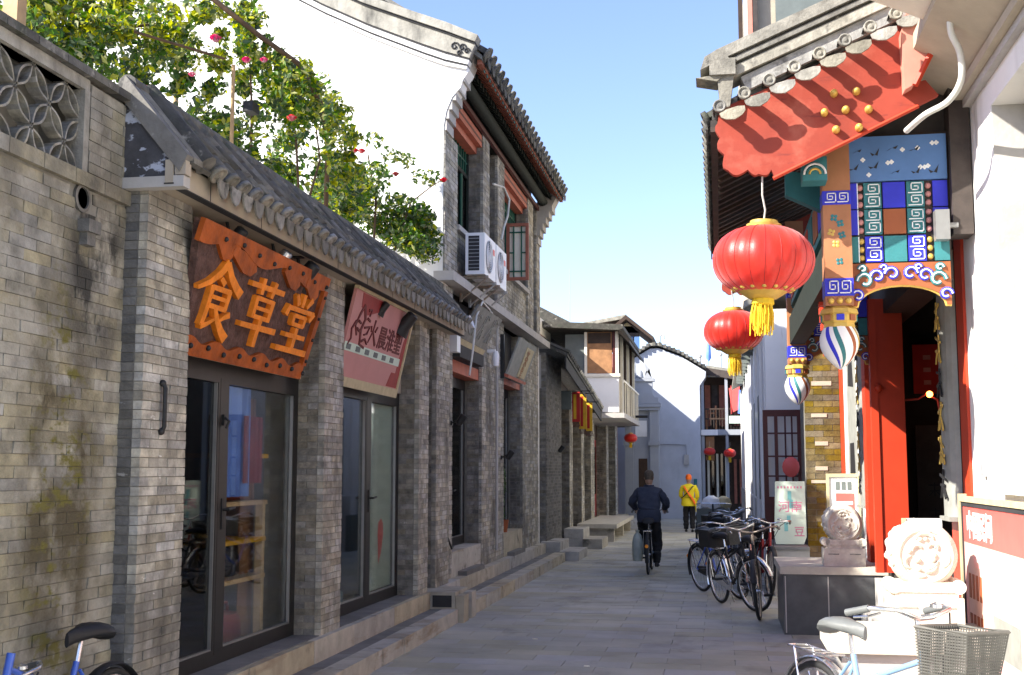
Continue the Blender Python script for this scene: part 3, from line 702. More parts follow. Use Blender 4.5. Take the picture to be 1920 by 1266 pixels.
# ---- pink sign
s2 = thing('pink_sign', 'pink and maroon sign with dark red brush characters in ochre frame', 'sign', (-3.38, 11.3, 2.55))
F2 = frame((-3.40, 10.27, 2.56), (0, 1, 0), (.17, 0, .74)); W2, H2 = 1.98, .80
MB(F2).box((0, 0, 0), (W2, H2, .03)).build('board', M['pink'], s2)
mb = MB(F2); mb.box((0, -.09, 0), (W2 + .04, 0, .045)); mb.box((W2, 0, 0), (W2 + .04, H2, .045)); mb.box((0, H2, 0), (W2 + .04, H2 + .03, .045)); mb.build('frame', M['ochre'], s2)
for pl in ([(W2 - .4, .01), (W2 - .02, .01), (W2 - .02, .66), (W2 - .12, .5), (W2 - .16, .16), (W2 - .31, .158)], [(.2, .79), (.24, .66), (.42, .6), (.62, .64), (.95, .72), (1.0, .79)]): MB(F2).poly(pl, .03, .033).build('maroon_area', M['maroon'], s2)
MB(F2).box((.0, .235, .03), (W2 - .12, .315, .034)).build('caption_strip', M['chalk'], s2)
SQ = [([(45, 100), (30, 75), (20, 50), (35, 30)], 7, 4), ([(45, 98), (62, 70), (50, 45), (60, 12), (85, 8)], 8, 6), ([(20, 60), (5, 40), (12, 20), (0, 5)], 6, 3), ([(70, 92), (84, 96), (80, 80)], 7, 4), ([(72, 74), (88, 70)], 5), ([(66, 52), (92, 58), (84, 40), (70, 36)], 5, 3), ([(62, 20), (80, 28), (95, 18)], 5, 3), ([(30, 62), (44, 58)], 5, 4), ([(28, 45), (46, 40)], 5, 4)]
HUO = [([(52, 95), (46, 55), (20, 10)], 9, 4), ([(48, 52), (90, 8)], 6, 11), ([(22, 70), (30, 50)], 8, 5), ([(80, 74), (66, 54)], 5, 8)]
strokes(s2, SQ, F2 @ Matrix.Translation((.06, .27, 0)) @ Matrix.Diagonal((1.4, 1, 1, 1)), .42, M['ink'], .03, .008)
strokes(s2, HUO, F2 @ Matrix.Translation((.58, .34, 0)) @ Matrix.Diagonal((1.25, 1, 1, 1)), .27, M['ink'], .03, .008)
text(s2, '晨淮聖', F2 @ Matrix.Translation((.94, .37, .032)), .24, M['ink'], .003, .004, sx=1.2)
for i in range(6): MB(F2).box((.05 + i * .29, .25, .034), (.18 + i * .29, .30, .037)).build('caption_block', M['greywin'], s2)

# ================================================================== steps and kerb on the left
sp_ = thing('shop_platform', 'long worn stone platform and kerb step below the brick shops', 'steps', (-3.1, 11, 0))
def stones(parent, name, x0, x1, y0, y1, z0, z1, L, m):
    y = y0
    while y < y1 - .05:
        l = min(L * R_(.8, 1.2), y1 - y)
        if y1 - y - l < .25: l = y1 - y
        d = R_(-.006, .006)
        box(name, (x0, y + .003, z0), (x1 + d, y + l - .003, z1 + d * .5), m, parent); y += l
stones(sp_, 'platform_stone', -3.6, -3.25, 7.07, 13.35, 0, SZ, 1.15, M['stone'])
stones(sp_, 'kerb_stone', -3.1, -2.93, 4.5, 13.35, 0, .15, .95, M['stone'])
stones(sp_, 'tread_stone', -3.43, -3.095, 4.5, 13.35, 0, .146, .8, M['tread'])
stones(sp_, 'threshold_slab', -3.62, -3.31, 7.07, 9.71, SZ - .05, SZ + .006, .9, M['tread']); stones(sp_, 'threshold_slab', -3.62, -3.31, 10.25, 12.97, SZ - .05, SZ + .006, .9, M['tread'])
s3 = thing('stone_landing', 'raised stone landing with dark drain slot in front of the two storey house', 'steps', (-3.1, 17, 0))
box('landing_block', (-3.45, 13.36, 0), (-2.96, 14.05, SZ + .005), M['stone'], s3)
box('landing_block', (-2.955, 13.36, 0), (-2.86, 13.62, .30), M['stone'], s3); box('landing_block', (-2.955, 13.80, 0), (-2.86, 14.05, .30), M['stone'], s3)
box('drain_panel', (-2.955, 13.62, 0), (-2.90, 13.80, .29), M['tread'], s3); box('drain_opening', (-3.22, 13.352, .17), (-3.0, 13.358, .30), M['dark'], s3)
stones(s3, 'landing_stone', -3.75, -3.27, 14.05, 22.6, 0, SZ, 1.2, M['stone'])
stones(s3, 'kerb_stone', -3.1, -2.9, 14.05, 22.6, 0, .16, 1.0, M['stone']); stones(s3, 'tread_stone', -3.275, -3.095, 14.05, 22.6, 0, .155, .8, M['tread'])
box('sill_block', (-3.75, 15.13, SZ), (-3.40, 17.02, .66), M['stone'], s3); box('sill_block', (-3.75, 18.9, SZ), (-3.40, 20.7, .7), M['stone'], s3)
box('door_step', (-3.42, 15.5, SZ), (-3.28, 16.7, SZ + .06), M['tread'], s3); box('door_step', (-3.42, 19.2, SZ), (-3.28, 20.3, SZ + .06), M['tread'], s3)
# ================================================================== LEFT: two-storey house with white gable
X2 = -3.4; YG = 14.6; Y2 = 22.85
hs = thing('two_storey_house', 'two storey grey brick house with white gable wall and curved eave band', 'building', (X2, 18.5, 0))
lowc = [(-3.4, 6.55), (-3.34, 6.72), (-3.15, 6.84), (-3.65, 7.01), (-4.37, 7.34), (-5.0, 7.64), (-5.52, 7.93), (-6.6, 8.72), (-7.6, 9.4)]
gp = [(-3.42, .3)] + [(-3.42, 6.1), (-3.385, 6.3), (-3.31, 6.48), (-3.2, 6.6), (-3.17, 6.7), (-3.08, 6.83)] + lowc[3:] + [(-8.6, 9.6), (-10.5, 8.9), (-10.5, .3)]
MB().prism([(x, YG, z) for x, z in gp], (0, .3, 0)).build('gable_wall', M['white'], hs)
top = [(-2.95, 7.24), (-3.35, 7.43), (-3.8, 7.61), (-4.52, 7.90), (-5.2, 8.26), (-5.9, 8.68), (-6.7, 9.28), (-7.6, 9.98)]
bot = [(-3.12, 6.83), (-3.4, 6.9), (-3.65, 7.0), (-4.37, 7.32), (-5.0, 7.63), (-5.6, 7.97), (-6.6, 8.71), (-7.6, 9.4)]
def band(f0, f1, y0, y1, name, m):
    mb = MB()
    for i in range(7):
        q = []
        for (t, b, f) in ((top[i], bot[i], f0), (top[i + 1], bot[i + 1], f0), (top[i + 1], bot[i + 1], f1), (top[i], bot[i], f1)):
            q.append((b[0] + (t[0] - b[0]) * f, y0, b[1] + (t[1] - b[1]) * f))
        mb.prism(q, (0, y1 - y0, 0))
    return mb.build(name, m, hs)
band(0, .1, YG - .035, YG + .1, 'verge_band', M['white']); band(.09, .135, YG - .045, YG + .1, 'verge_line', M['dark'])
band(.13, .28, YG - .055, YG + .1, 'verge_band', M['white']); band(.27, .315, YG - .07, YG + .1, 'verge_line', M['dark'])
band(.31, .74, YG - .08, YG + .1, 'verge_band', M['greyband']); band(.74, .79, YG - .1, YG + .1, 'verge_line', M['dark'])
band(.79, 1.0, YG - .13, YG + .1, 'verge_coping', M['greyband'])
mb = MB()
for (cx, cz, r0) in ((-3.16, 7.1, .05), (-3.26, 7.12, .06), (-3.10, 7.05, .04), (-3.2, 7.03, .035)): mb.tube([(cx + r0 * math.cos(a * .8) * (1 - a * .09), YG - .085, cz + r0 * math.sin(a * .8) * (1 - a * .09)) for a in range(10)], .012, 6)
mb.build('carved_relief', M['dark'], hs)
# corbelled corner under the eave
mb = MB()
for i, (z, dx) in enumerate(((6.05, .03), (6.2, .06), (6.32, .1), (6.44, .15), (6.56, .2), (6.68, .26))):
    mb.box((X2 - .1, YG + .01, z), (X2 + dx - .01, YG + .42 - .004 * i, z + .125))
mb.prism([(X2, YG + .01, 6.81), (X2 + .27, YG + .01, 6.81), (X2 + .43, YG + .01, 7.2), (X2, YG + .01, 7.2)], (0, .4, 0)); mb.build('eave_corbel', M['conc'], hs)
mb = MB()
for i, (z, dx) in enumerate(((6.05, .03), (6.2, .07), (6.32, .12), (6.44, .18), (6.56, .24), (6.68, .3))):
    mb.box((X2 - .1, Y2 - .42 + .004 * i, z), (X2 + dx, Y2 + .03 + .004 * i, z + .125))
mb.prism([(X2, Y2 + .06, 6.81), (X2 + .3, Y2 + .06, 6.81), (X2 + .45, Y2 + .06, 7.1), (X2, Y2 + .06, 7.1)], (0, -.4, 0)); mb.build('eave_corbel', M['conc'], hs)
box('far_gable', (-8, Y2 - .2, .3), (X2 - .02, Y2, 6.9), M['white'], hs)
# brick pilasters: upper and lower floors
UB, UT = 4.2, 6.7
def pil(ya, yb, z0, z1, deep=.22, m=None):
    c = box('brick_pilaster', (X2 - .4, ya + .005, z0), (X2 - .006, yb - .005, z1), M['mortar'], hs)
    bricks(c, (X2, ya, z0), (0, 1, 0), (1, 0, 0), yb - ya, z1 - z0, m or M['brick'], .062, .24, .007, .04, 0)
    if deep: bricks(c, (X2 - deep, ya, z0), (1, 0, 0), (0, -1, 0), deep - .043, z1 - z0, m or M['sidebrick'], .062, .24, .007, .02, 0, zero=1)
pil(YG + .004, 15.36, UB, 6.05, 0); pil(17.12, 17.62, UB, UT); pil(18.3, 18.92, UB, UT); pil(21.37, 22.0, UB, UT); pil(22.4, Y2, UB, UT)
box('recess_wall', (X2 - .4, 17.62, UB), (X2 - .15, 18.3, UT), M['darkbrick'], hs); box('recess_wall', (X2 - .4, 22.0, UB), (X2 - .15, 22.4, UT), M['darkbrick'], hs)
pil(YG, 15.12, SZ, 4.05, .22); pil(17.06, 18.86, SZ, 4.05); pil(20.72, 22.6, SZ, 4.05)
c = box('brick_apron', (X2 - .4, 15.36, UB), (X2 - .05, 17.12, 4.9), M['mortar'], hs); bricks(c, (X2 - .044, 15.36, UB), (0, 1, 0), (1, 0, 0), 1.76, .7, M['brick'], .062, .24, .007, .03, 0)
c = box('brick_apron', (X2 - .4, 18.92, UB), (X2 - .05, 21.37, 4.9), M['mortar'], hs); bricks(c, (X2 - .044, 18.92, UB), (0, 1, 0), (1, 0, 0), 2.45, .7, M['brick'], .062, .24, .007, .03, 0)
for a, b in ((15.36, 17.12), (18.92, 21.37)): box('window_sill', (X2 - .3, a, 4.9), (X2 + .03, b, 4.97), M['conc'], hs)
# ledge between the floors
box('ledge', (X2 - .1, YG - .16, 4.07), (X2 + .16, Y2 + .25, 4.19), M['conc'], hs)
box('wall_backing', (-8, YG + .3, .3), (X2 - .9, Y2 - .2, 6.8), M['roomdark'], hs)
box('frieze', (X2 - .4, YG + .35, 6.66), (X2 - .12, Y2 - .3, 7.2), M['dkgreen'], hs)
# windows upstairs
def lattice_window(ya, yb, z0, z1, x):
    w_ = MB(); t = .06
    for lo, hi in (((x - .05, ya, z0), (x, ya + t, z1)), ((x - .05, yb - t, z0), (x, yb, z1)), ((x - .05, ya + t, z0), (x, yb - t, z0 + t)), ((x - .05, ya + t, z1 - t), (x, yb - t, z1)), ((x - .05, ya + t, z1 - .5), (x, yb - t, z1 - .44))): w_.box(lo, hi)
    o = w_.build('window', M['dkgreen'], hs)
    n = int((yb - ya) / .42)
    for i in range(1, n): box('muntin', (x - .045, ya + (yb - ya) * i / n - .025, z0 + t), (x - .004, ya + (yb - ya) * i / n + .025, z1 - .5), M['green'], o)
    k = int((yb - ya) / .16)
    for i in range(1, k): box('transom_bar', (x - .04, ya + (yb - ya) * i / k - .01, z1 - .44), (x - .008, ya + (yb - ya) * i / k + .01, z1 - t), M['green'], o)
    box('transom_bar', (x - .038, ya + t, z1 - .27), (x - .01, yb - t, z1 - .25), M['green'], o)
    box('glass_pane', (x - .03, ya + t, z0 + t), (x - .025, yb - t, z1 - t), M['glassdark'], o)
lattice_window(15.36, 17.12, 4.97, 6.5, X2 - .22); lattice_window(18.92, 21.37, 4.97, 6.5, X2 - .22)
for a, b in ((15.30, 17.14), (18.90, 21.40)):
    bm_ = box('lintel_beam', (X2 - .3, a, 6.5), (X2 - .02, b, 6.68), M['beamred'], hs); box('lintel_groove', (X2 - .02, a, 6.57), (X2 - .016, b, 6.6), M['maroondk'], bm_)
    box('lintel_beam', (X2 - .3, a, 6.40), (X2 - .1, b, 6.495), M['beamred'], hs)
# opened casement
ca = MB(); y = 19.1; x0, x1, z0, z1 = X2 + .0, X2 + .37, 4.8, 5.75; t = .05
for lo, hi in (((x0, y, z0), (x0 + t, y + .05, z1)), ((x1 - t, y, z0), (x1, y + .05, z1)), ((x0 + t, y, z0), (x1 - t, y + .05, z0 + t)), ((x0 + t, y, z1 - t), (x1 - t, y + .05, z1))): ca.box(lo, hi)
cs = ca.build('open_casement', M['brownred'], hs)
for (a, b, c_, d_) in ((x0 + .11, x0 + .13, z0 + t, z1 - t), (x1 - .13, x1 - .11, z0 + t, z1 - t), (x0 + t, x1 - t, z0 + .14, z0 + .16), (x0 + t, x1 - t, z1 - .16, z1 - .14), (x0 + t, x0 + .11, 5.25, 5.27), (x1 - .11, x1 - t, 5.25, 5.27)):
    box('lattice_bar', (a, y + .012, c_), (b, y + .04, d_), M['green'], cs)
box('glass_pane', (x0 + t, y + .042, z0 + t), (x1 - t, y + .046, z1 - t), M['cream'], cs)
# eave: purlin, rafters, boards, tiles
mb = MB(); mb.tube([(X2 + .12, YG + .35, 6.86), (X2 + .12, Y2 - .3, 6.86)], .085, 12); mb.build('purlin', M['dkgreen'], hs, 50)
box('purlin_board', (X2 + .0, YG + .35, 6.69), (X2 + .05, Y2 - .3, 6.76), M['maroondk'], hs)
ES = V((-.83, 0, .56)).normalized()
sb = MB().prism([(-2.93, 0, 6.97), (-2.93, 0, 7.03), (-8, 0, 10.45), (-8, 0, 10.39)], (0, Y2 - YG + .05, 0), Matrix.Translation((0, YG + .02, 0))).build('roof', M['tile'], hs)
box('eave_board', (-3.0, YG + .1, 6.93), (-2.94, Y2, 6.99), M['brownred'], sb)
n = 40
for i in range(n):
    y = YG + .35 + (Y2 - YG - .65) * i / (n - 1)
    MB().prism([(-2.96, y - .035, 6.90), (-2.96, y - .035, 6.97), (-3.6, y - .035, 7.40), (-3.6, y - .035, 7.33)], (0, .07, 0)).build('rafter', M['brownred'], hs); box('rafter_tip', (-2.958, y - .036, 6.898), (-2.952, y + .036, 6.965), M['teal'], hs)
    MB().prism([(-3.12, y - .04, 6.90), (-3.12, y - .04, 6.995), (-3.6, y - .04, 7.315), (-3.6, y - .04, 7.22)], (0, .08, 0)).build('lower_rafter', M['dkgreen'], hs)
roof_rows(sb, YG + .02, Y2 + .05, .3, V((-2.89, 0, 7.05)), ES, .7, .095, .35, M['tile'], dh=.14)
# ground floor doors
def old_door(ya, yb, z0, z1, x):
    o = shop_door(hs, ya, yb, (ya + yb) / 2, z0, z1, x, M['glassdark'], M['glassdark'], ((ya + yb) / 2 + .01,), name='door')
    return o
old_door(15.12, 17.06, .66, 3.0, X2 - .25); old_door(18.86, 20.72, .7, 3.1, X2 - .25)
box('door_beam', (X2 - .3, 15.12, 3.0), (X2 - .05, 17.06, 3.16), M['beamred'], hs); box('door_beam', (X2 - .3, 18.86, 3.1), (X2 - .05, 20.72, 3.2), M['beamred'], hs)
box('upper_panel', (X2 - .3, 15.12, 3.16), (X2 - .2, 17.06, 4.07), M['dark'], hs); box('upper_panel', (X2 - .3, 18.86, 3.2), (X2 - .2, 20.72, 4.07), M['dark'], hs)
tag(box('door_poster', (X2 - .235, 15.35, 1.55), (X2 - .225, 15.95, 2.75), M['cream']), 'tall cream poster on the first door of two storey house', 'poster')
po = COL.objects['door_poster']; box('poster_head', (X2 - .224, 15.36, 2.52), (X2 - .222, 15.94, 2.74), M['orange'], po); box('poster_stripe', (X2 - .224, 15.55, 1.6), (X2 - .222, 15.72, 2.5), M['ochre'], po)
mb = MB()
random.seed(5)
for i in range(220):
    c = V((X2 - .12, 19.35 + R_(-.28, .28), R_(.72, 1.75))); a = R_(0, 6.3); l = .07
    mb.add([c, c + V((R_(-.03, .03), math.cos(a) * l, math.sin(a) * l)), c + V((R_(-.05, .05), math.cos(a + .6) * l * 1.3, math.sin(a + .6) * l * 1.3))], [(0, 1, 2)])
pt = thing('potted_vine', 'dark leafy pot plant at the second door of two storey house', 'plant', (X2 - .12, 19.35, .7))
mb.build('foliage', M['leafdk'], pt); MB().lathe([(.09, 0), (.12, .2), (.11, .2), (.09, .02)], 12, Matrix.Translation((X2 - .12, 19.35, .7))).build('pot', M['orange'], pt, 40)

# ---- air conditioners on brackets
def ac(y, label):
    t = thing('air_conditioner', label, 'air conditioner', (-3.16, y, 4.29), 'outdoor air conditioner units on the brick house'); x0, x1, z0, z1 = -3.30, -3.04, 4.30, 4.86
    MB().box((x0, y, z0), (x1, y + .8, z1)).build('casing', M['acwhite'], t)
    g = MB(); g.box((x0 + .04, y - .004, z0 + .05), (x1 - .07, y - .001, z1 - .04)); s = g.build('side_grille', M['dark'], t)
    for i in range(9): box('grille_slat', (x0 + .04, y - .008, z0 + .08 + i * .05), (x1 - .07, y - .0045, z0 + .088 + i * .05), M['plastic'], s)
    A = frame((x1, y + .32, (z0 + z1) / 2), (0, 1, 0), (0, 0, 1))
    f = MB(A); f.lathe([(0, .002), (.225, .002)], 24); fo = f.build('fan_guard', M['plastic'], t)
    r = MB(A)
    for k in range(7): r.tube([(math.cos(a * .2618) * (.03 + k * .032), math.sin(a * .2618) * (.03 + k * .032), .012) for a in range(24)], .004, 4, closed=True)
    for k in range(8): r.tube([(0, 0, .014), (math.cos(k * .785) * .225, math.sin(k * .785) * .225, .014)], .004, 4)
    r.build('guard_rings', M['acwhite'], t)
    box('badge', (x1, y + .6, z0 + .36), (x1 + .003, y + .72, z0 + .44), M['poster'], t)
    for yy in (y + .1, y + .68):
        b = MB(); b.box((X2 - .02, yy, z0 - .045), (x1 + .03, yy + .04, z0 - .004)); b.box((X2, yy, z0 - .35), (X2 + .03, yy + .04, z0 - .045)); b.tube([(X2 + .02, yy + .02, z0 - .32), (x1, yy + .02, z0 - .045)], .014, 6); b.build('bracket', M['rust'] if yy < y + .3 else M['conc'], t)
ac(15.42, 'nearer white air conditioner unit above the stone ledge'); ac(16.28, 'farther white air conditioner unit beside the green window')
mb = MB(); pth = [P(925, 345, X=-3.3), P(945, 352, X=-3.27), P(955, 375, X=-3.22), P(952, 405, X=-3.2), P(945, 425, X=-3.2), P(940, 450, X=-3.2)]
mb.tube(pth, .018, 8); tag(mb.build('refrigerant_hose', M['pipe'], None, 60), 'pale looped hose above the air conditioners on brick house', 'hose')
mb = MB(); mb.tube([(-3.22, 16.9, 3.98), (-3.2, 16.9, 3.9), (-3.12, 16.2, 3.92), (-3.1, 15.6, 3.95), (-3.08, 15.1, 3.7), (-3.1, 14.95, 3.2), (-3.12, 14.85, 2.9)], .013, 8); tag(mb.build('drain_pipe', M['pipe'], None, 60), 'pale drain hose curling over the grey carved sign', 'hose')
mb = MB(); mb.tube([(X2 + .05, 18.0, 4.06), (X2 + .05, 18.0, .5)], .022, 8); tag(mb.build('downpipe', M['conc'], None, 60), 'thin grey vertical pipe on the pilaster between the two doors', 'pipe')
# ---- signs on the house
def tilted_sign(name, label, y0, y1, xb, zb, xt, zt, m, fm):
    t = thing(name, label, 'sign', (xb, (y0 + y1) / 2, zb)); F = frame((xb, y0, zb), (0, 1, 0), (xt - xb, 0, zt - zb)); h = math.hypot(xt - xb, zt - zb)
    MB(F).box((0, 0, -.03), (y1 - y0, h, 0)).build('board', m, t)
    return t, F, y1 - y0, h
M['boardwet'] = mat('grey_weathered_signboard', (.2, .195, .17), .6, .3, 5, 0, .15, 20)
t, F, w_, h = tilted_sign('grey_sign', 'grey weathered sign with pale carved strokes under the stone ledge', 15.1, 16.75, -3.3, 3.42, -3.04, 3.84, M['boardwet'], None)
for x, sc in ((.15, .36), (.62, .4), (1.15, .42)):
    strokes(t, [([(20, 90), (30, 60), (10, 20)], 8, 5), ([(45, 95), (50, 50), (45, 5)], 9, 6), ([(35, 60), (80, 66)], 7), ([(60, 92), (88, 84)], 6), ([(62, 45), (90, 10)], 6, 9), ([(66, 30), (58, 8)], 6)], F @ Matrix.Translation((x, .06, 0)), sc, M['boardgrey'], 0, .008)
MB(F).box((0, -.09, -.04), (w_, -.005, .02)).build('caption_strip', M['ochre'], t)
box('sign_box', (X2 - .05, 15.1, 3.17), (X2 + .1, 16.7, 3.33), M['dark'], t)
t, F, w_, h = tilted_sign('yellow_panel_sign', 'pale sign with yellow panel and brown characters over second door', 18.6, 20.35, -3.3, 3.22, -3.08, 3.80, M['boardgrey'], None)
MB(F).box((.85, .03, 0), (w_ - .2, h - .08, .012)).build('panel', M['ochre'], t)
text(t, '茶', F @ Matrix.Translation((.95, .25, .014)), .3, M['wood'], .002, .004); text(t, '堂', F @ Matrix.Translation((.95, .03, .014)), .22, M['wood'], .002, .004)
MB(F).box((0, -.05, -.04), (w_, -.004, .03)).build('lower_rail', M['beamred'], t); box('bracket', (X2 - .05, 18.55, 3.15), (X2 + .06, 18.62, 3.85), M['iron'], t)
# small lamps on the pilasters
def wall_lamp(x, y, z, label):
    t = thing('wall_spotlight', label, 'spotlight', (x, y, z), 'small black spotlights on pilasters')
    mb = MB(); mb.box((x, y - .03, z - .03), (x + .02, y + .03, z + .03)); mb.tube([(x + .01, y, z), (x + .12, y - .02, z + .05)], .012, 6); mb.build('arm', M['iron'], t)
    MB().lathe([(.02, -.08), (.045, -.06), (.05, .07), (.04, .07), (.02, 0)], 12, Matrix.Translation((x + .14, y - .03, z + .04)) @ Matrix.Rotation(rad(35), 4, 'Y')).build('lamp_head', M['iron'], t, 40)
wall_lamp(X2 + .02, 14.95, 2.3, 'black spotlight on the brick corner beside first house door'); wall_lamp(X2 + .01, 18.6, 1.9, 'black spotlight on the middle brick pilaster')
wall_lamp(X2 + .0, 24.9, 2.1, 'black spotlight on the dark brick pier farther along')
mb = MB(); mb.tube([(X2 + .03, 14.7, .9), (X2 + .05, 14.9, .72), (X2 + .04, 15.05, .74)], .014, 6); tag(mb.build('cable_end', M['iron'], None), 'short black cable end at the foot of brick corner', 'cable')
mb = MB(); mb.box((X2 + .02, 14.75, 3.2), (X2 + .14, 14.95, 3.42)); mb.lathe([(.05, 0), (.09, .12), (.085, .12), (.04, .01)], 12, Matrix.Translation((X2 + .2, 14.85, 3.55)) @ Matrix.Rotation(rad(70), 4, 'Y')); mb.box((X2 + .02, 14.8, 3.45), (X2 + .2, 14.9, 3.62)); tag(mb.build('loudspeaker', M['acwhite'], None, 40), 'white horn loudspeaker beside the grey carved sign', 'loudspeaker')
mb = MB(); mb.lathe([(.0, -.12), (.05, -.1), (.06, .05), (.04, .12), (0, .13)], 12, Matrix.Translation((X2 + .12, 17.5, 3.35))); mb.box((X2, 17.47, 3.45), (X2 + .12, 17.53, 3.5)); tag(mb.build('wall_lantern', M['acwhite'], None, 40), 'small white lamp on the pilaster between the signs', 'lamp')

# ================================================================== LEFT: farther low shops
f3 = thing('far_shop_row', 'farther low brick shops with awning and narrow piers', 'building', (X2, 30, 0))
def plain_pier(ya, yb, z1, x, m, deep=.3):
    c = box('brick_pier', (x - deep - .05, ya, .2), (x, yb, z1), M['mortar'], f3)
    bricks(c, (x + .006, ya, .2), (0, 1, 0), (1, 0, 0), yb - ya, z1 - .2, m, .062, .24, .008, .02, 0)
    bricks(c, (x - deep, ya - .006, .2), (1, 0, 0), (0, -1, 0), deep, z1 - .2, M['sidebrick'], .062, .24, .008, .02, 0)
plain_pier(23.12, 25.4, 4.0, -3.33, M['darkbrick'], .62)
for ya, yb, m in ((27.2, 27.8, 'brick'), (29.6, 30.2, 'brick'), (31.8, 32.7, 'brick'), (36.2, 36.9, 'brick'), (39.4, 40.2, 'brick')):
    plain_pier(ya, yb, 3.5, X2 + .02, M[m], .32)
for i, (ya, yb, m) in enumerate(((25.4, 27.2, 'dark'), (27.8, 29.6, 'darkwood'), (30.2, 31.8, 'alu'), (32.7, 34.4, 'brownred'), (34.4, 36.2, 'maroon'), (36.9, 39.4, 'alu'), (40.2, 42, 'greywin'))):
    d = box('door', (X2 - .35, ya, .35), (X2 - .28, yb, 2.6), M[m], f3); box('door_glass', (X2 - .279, ya + .2, 1.0), (X2 - .276, yb - .2, 2.4), M['glassdark'], d)
    box('transom', (X2 - .35, ya, 2.6), (X2 - .25, yb, 3.5), M['plaster' if i % 2 else 'darkwood'], f3)
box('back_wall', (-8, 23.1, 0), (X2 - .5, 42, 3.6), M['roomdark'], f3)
# sloping tiled awning
A0, A1 = V((-2.9, 23.1, 3.98)), V((-2.95, 30.7, 3.25)); wv = V((-.75, 0, .35))
mb = MB(); mb.prism([A0, A1, A1 + wv, A0 + wv], (0, 0, -.06)); aw = mb.build('awning', M['tile'], f3)
mb = MB()
dr_ = (A1 - A0)
for i in range(34):
    b = A0 + dr_ * ((i + .5) / 34); mb.tube([b + V((.03, 0, .03)), b + wv + V((0, 0, .03))], .05, 6)
mb.build('cover_tiles', M['tile'], aw, 40)['kind'] = 'stuff'
mb = MB(); mb.prism([A0 + V((-.02, 0, -.06)), A1 + V((-.02, 0, -.06)), A1 + V((-.02, 0, -.3)), A0 + V((-.02, 0, -.3))], (-.03, 0, 0)); mb.build('awning_valance', M['dark'], aw)
mb = MB().prism([V((X2 - .02, 23.1, 3.95)), V((X2 - .02, 31, 3.2)), V((X2 - .02, 31, 2.9)), V((X2 - .02, 23.1, 3.3))], (-.1, 0, 0)); mb.build('upper_wall', M['conc'], f3)
box('roof_slab', (-6, 31, 3.2), (-3.0, 42.2, 3.35), M['tile'], f3)
# stoops
def stoop(label, x0, x1, y0, y1, z, bench=False):
    t = thing('stoop', label, 'steps', ((x0 + x1) / 2, y0, 0), 'stone stoops along the far shops')
    if bench:
        box('slab', (x0, y0, z - .1), (x1, y1, z), M['creamstone'], t)
        for y in (y0 + .1, (y0 + y1) / 2, y1 - .35): box('block', (x0 + .05, y, 0), (x1 - .08, y + .25, z - .1), M['stone'], t)
    else:
        box('upper_block', (x0, y0 + .15, 0), (x0 + (x1 - x0) * .5, y1, z), M['stone'], t); box('lower_block', (x0 + (x1 - x0) * .5, y0, 0), (x1, y1, z * .5), M['stone'], t)
stoop('first stone stoop beyond the dark brick pier', -3.4, -2.65, 22.7, 24.2, .34); stoop('second stone stoop with raised back block', -3.4, -2.55, 26.2, 27.6, .42)
stoop('low stone bench slab on blocks by the far shops', -3.4, -2.45, 28.8, 34.5, .42, True)
stoop('last small stone stoop near the grey gateway', -3.4, -2.7, 37, 40.5, .25)
# banners, small signs, lantern bracket
for i, (y, m, z0, z1, lb) in enumerate(((25.9, 'redbanner', 2.75, 3.4, 'dark red cloth banner hanging under the awning'), (26.7, 'yelbanner', 2.62, 3.4, 'yellow cloth banner behind the red one under the awning'), (27.5, 'yelbanner', 2.6, 3.25, 'farthest small yellow banner under the awning'))):
    t = thing('hanging_banner', lb, 'banner', (-3.0, y, z0), 'cloth banners under the awning')
    MB().box((-3.15 + i * .06, y, z0), (-2.98 + i * .05, y + .03, z1)).build('cloth', M[m], t)
    MB().box((-3.12 + i * .06, y - .004, z0 + .06), (-3.06 + i * .06, y - .001, z1 - .05)).build('stripe', M['yelbanner' if m == 'redbanner' else 'redbanner'], t)
    fr = MB(); 
    for k in range(6): fr.tube([(-3.14 + i * .06 + k * .025, y + .015, z0), (-3.13 + i * .06 + k * .03, y + .015, z0 - .12)], .008, 4)
    fr.build('fringe', M['maroondk'], t); MB().tube([(X2, y + .015, z1 + .02), (-2.75, y + .015, z1 + .02)], .012, 6).build('pole', M['iron'], t)
mb = MB(); mb.box((X2 + .0, 25.5, 3.0), (X2 + .28, 25.56, 3.4), Matrix.Translation((0, 0, 0))); tag(mb.build('projecting_sign', M['greywin'], None), 'small grey projecting sign under awning start', 'sign')

# ---- upper wooden room over the far shops
ur = thing('upper_room', 'white walled upper room with brown timber windows above far shops', 'building', (-3.4, 31, 3.2))
YR, XR = 31.0, -2.55
box('wall', (-4.6, YR, 3.2), (XR, YR + .12, 4.2), M['white'], ur); box('sill', (-4.6, YR - .06, 4.12), (XR + .04, YR + .1, 4.2), M['cream'], ur)
box('window', (-3.95, YR + .04, 4.22), (-3.45, YR + .08, 5.25), M['greywin'], ur); 
w2 = box('window', (-3.38, YR + .02, 4.22), (-2.72, YR + .08, 5.3), M['wood'], ur); box('window_top_band', (-3.35, YR + .012, 5.0), (-2.75, YR + .018, 5.28), M['darkwood'], w2)  # darker band across the top of the brown window
for x in (-3.44, -2.7): box('post', (x, YR - .02, 4.2), (x + .07, YR + .1, 5.3), M['cream'] if x < -3 else M['maroondk'], ur)
box('post', (XR - .08, YR - .02, 4.2), (XR, YR + .1, 5.3), M['cream'], ur)
MB().prism([(-4.7, YR - .4, 5.42), (XR + .05, YR - .4, 5.3), (XR + .15, YR - .4, 5.34), (XR + .15, YR - .4, 5.44), (-4.7, YR - .4, 5.58)], (0, 6.4, 0)).build('roof', M['tile'], ur)
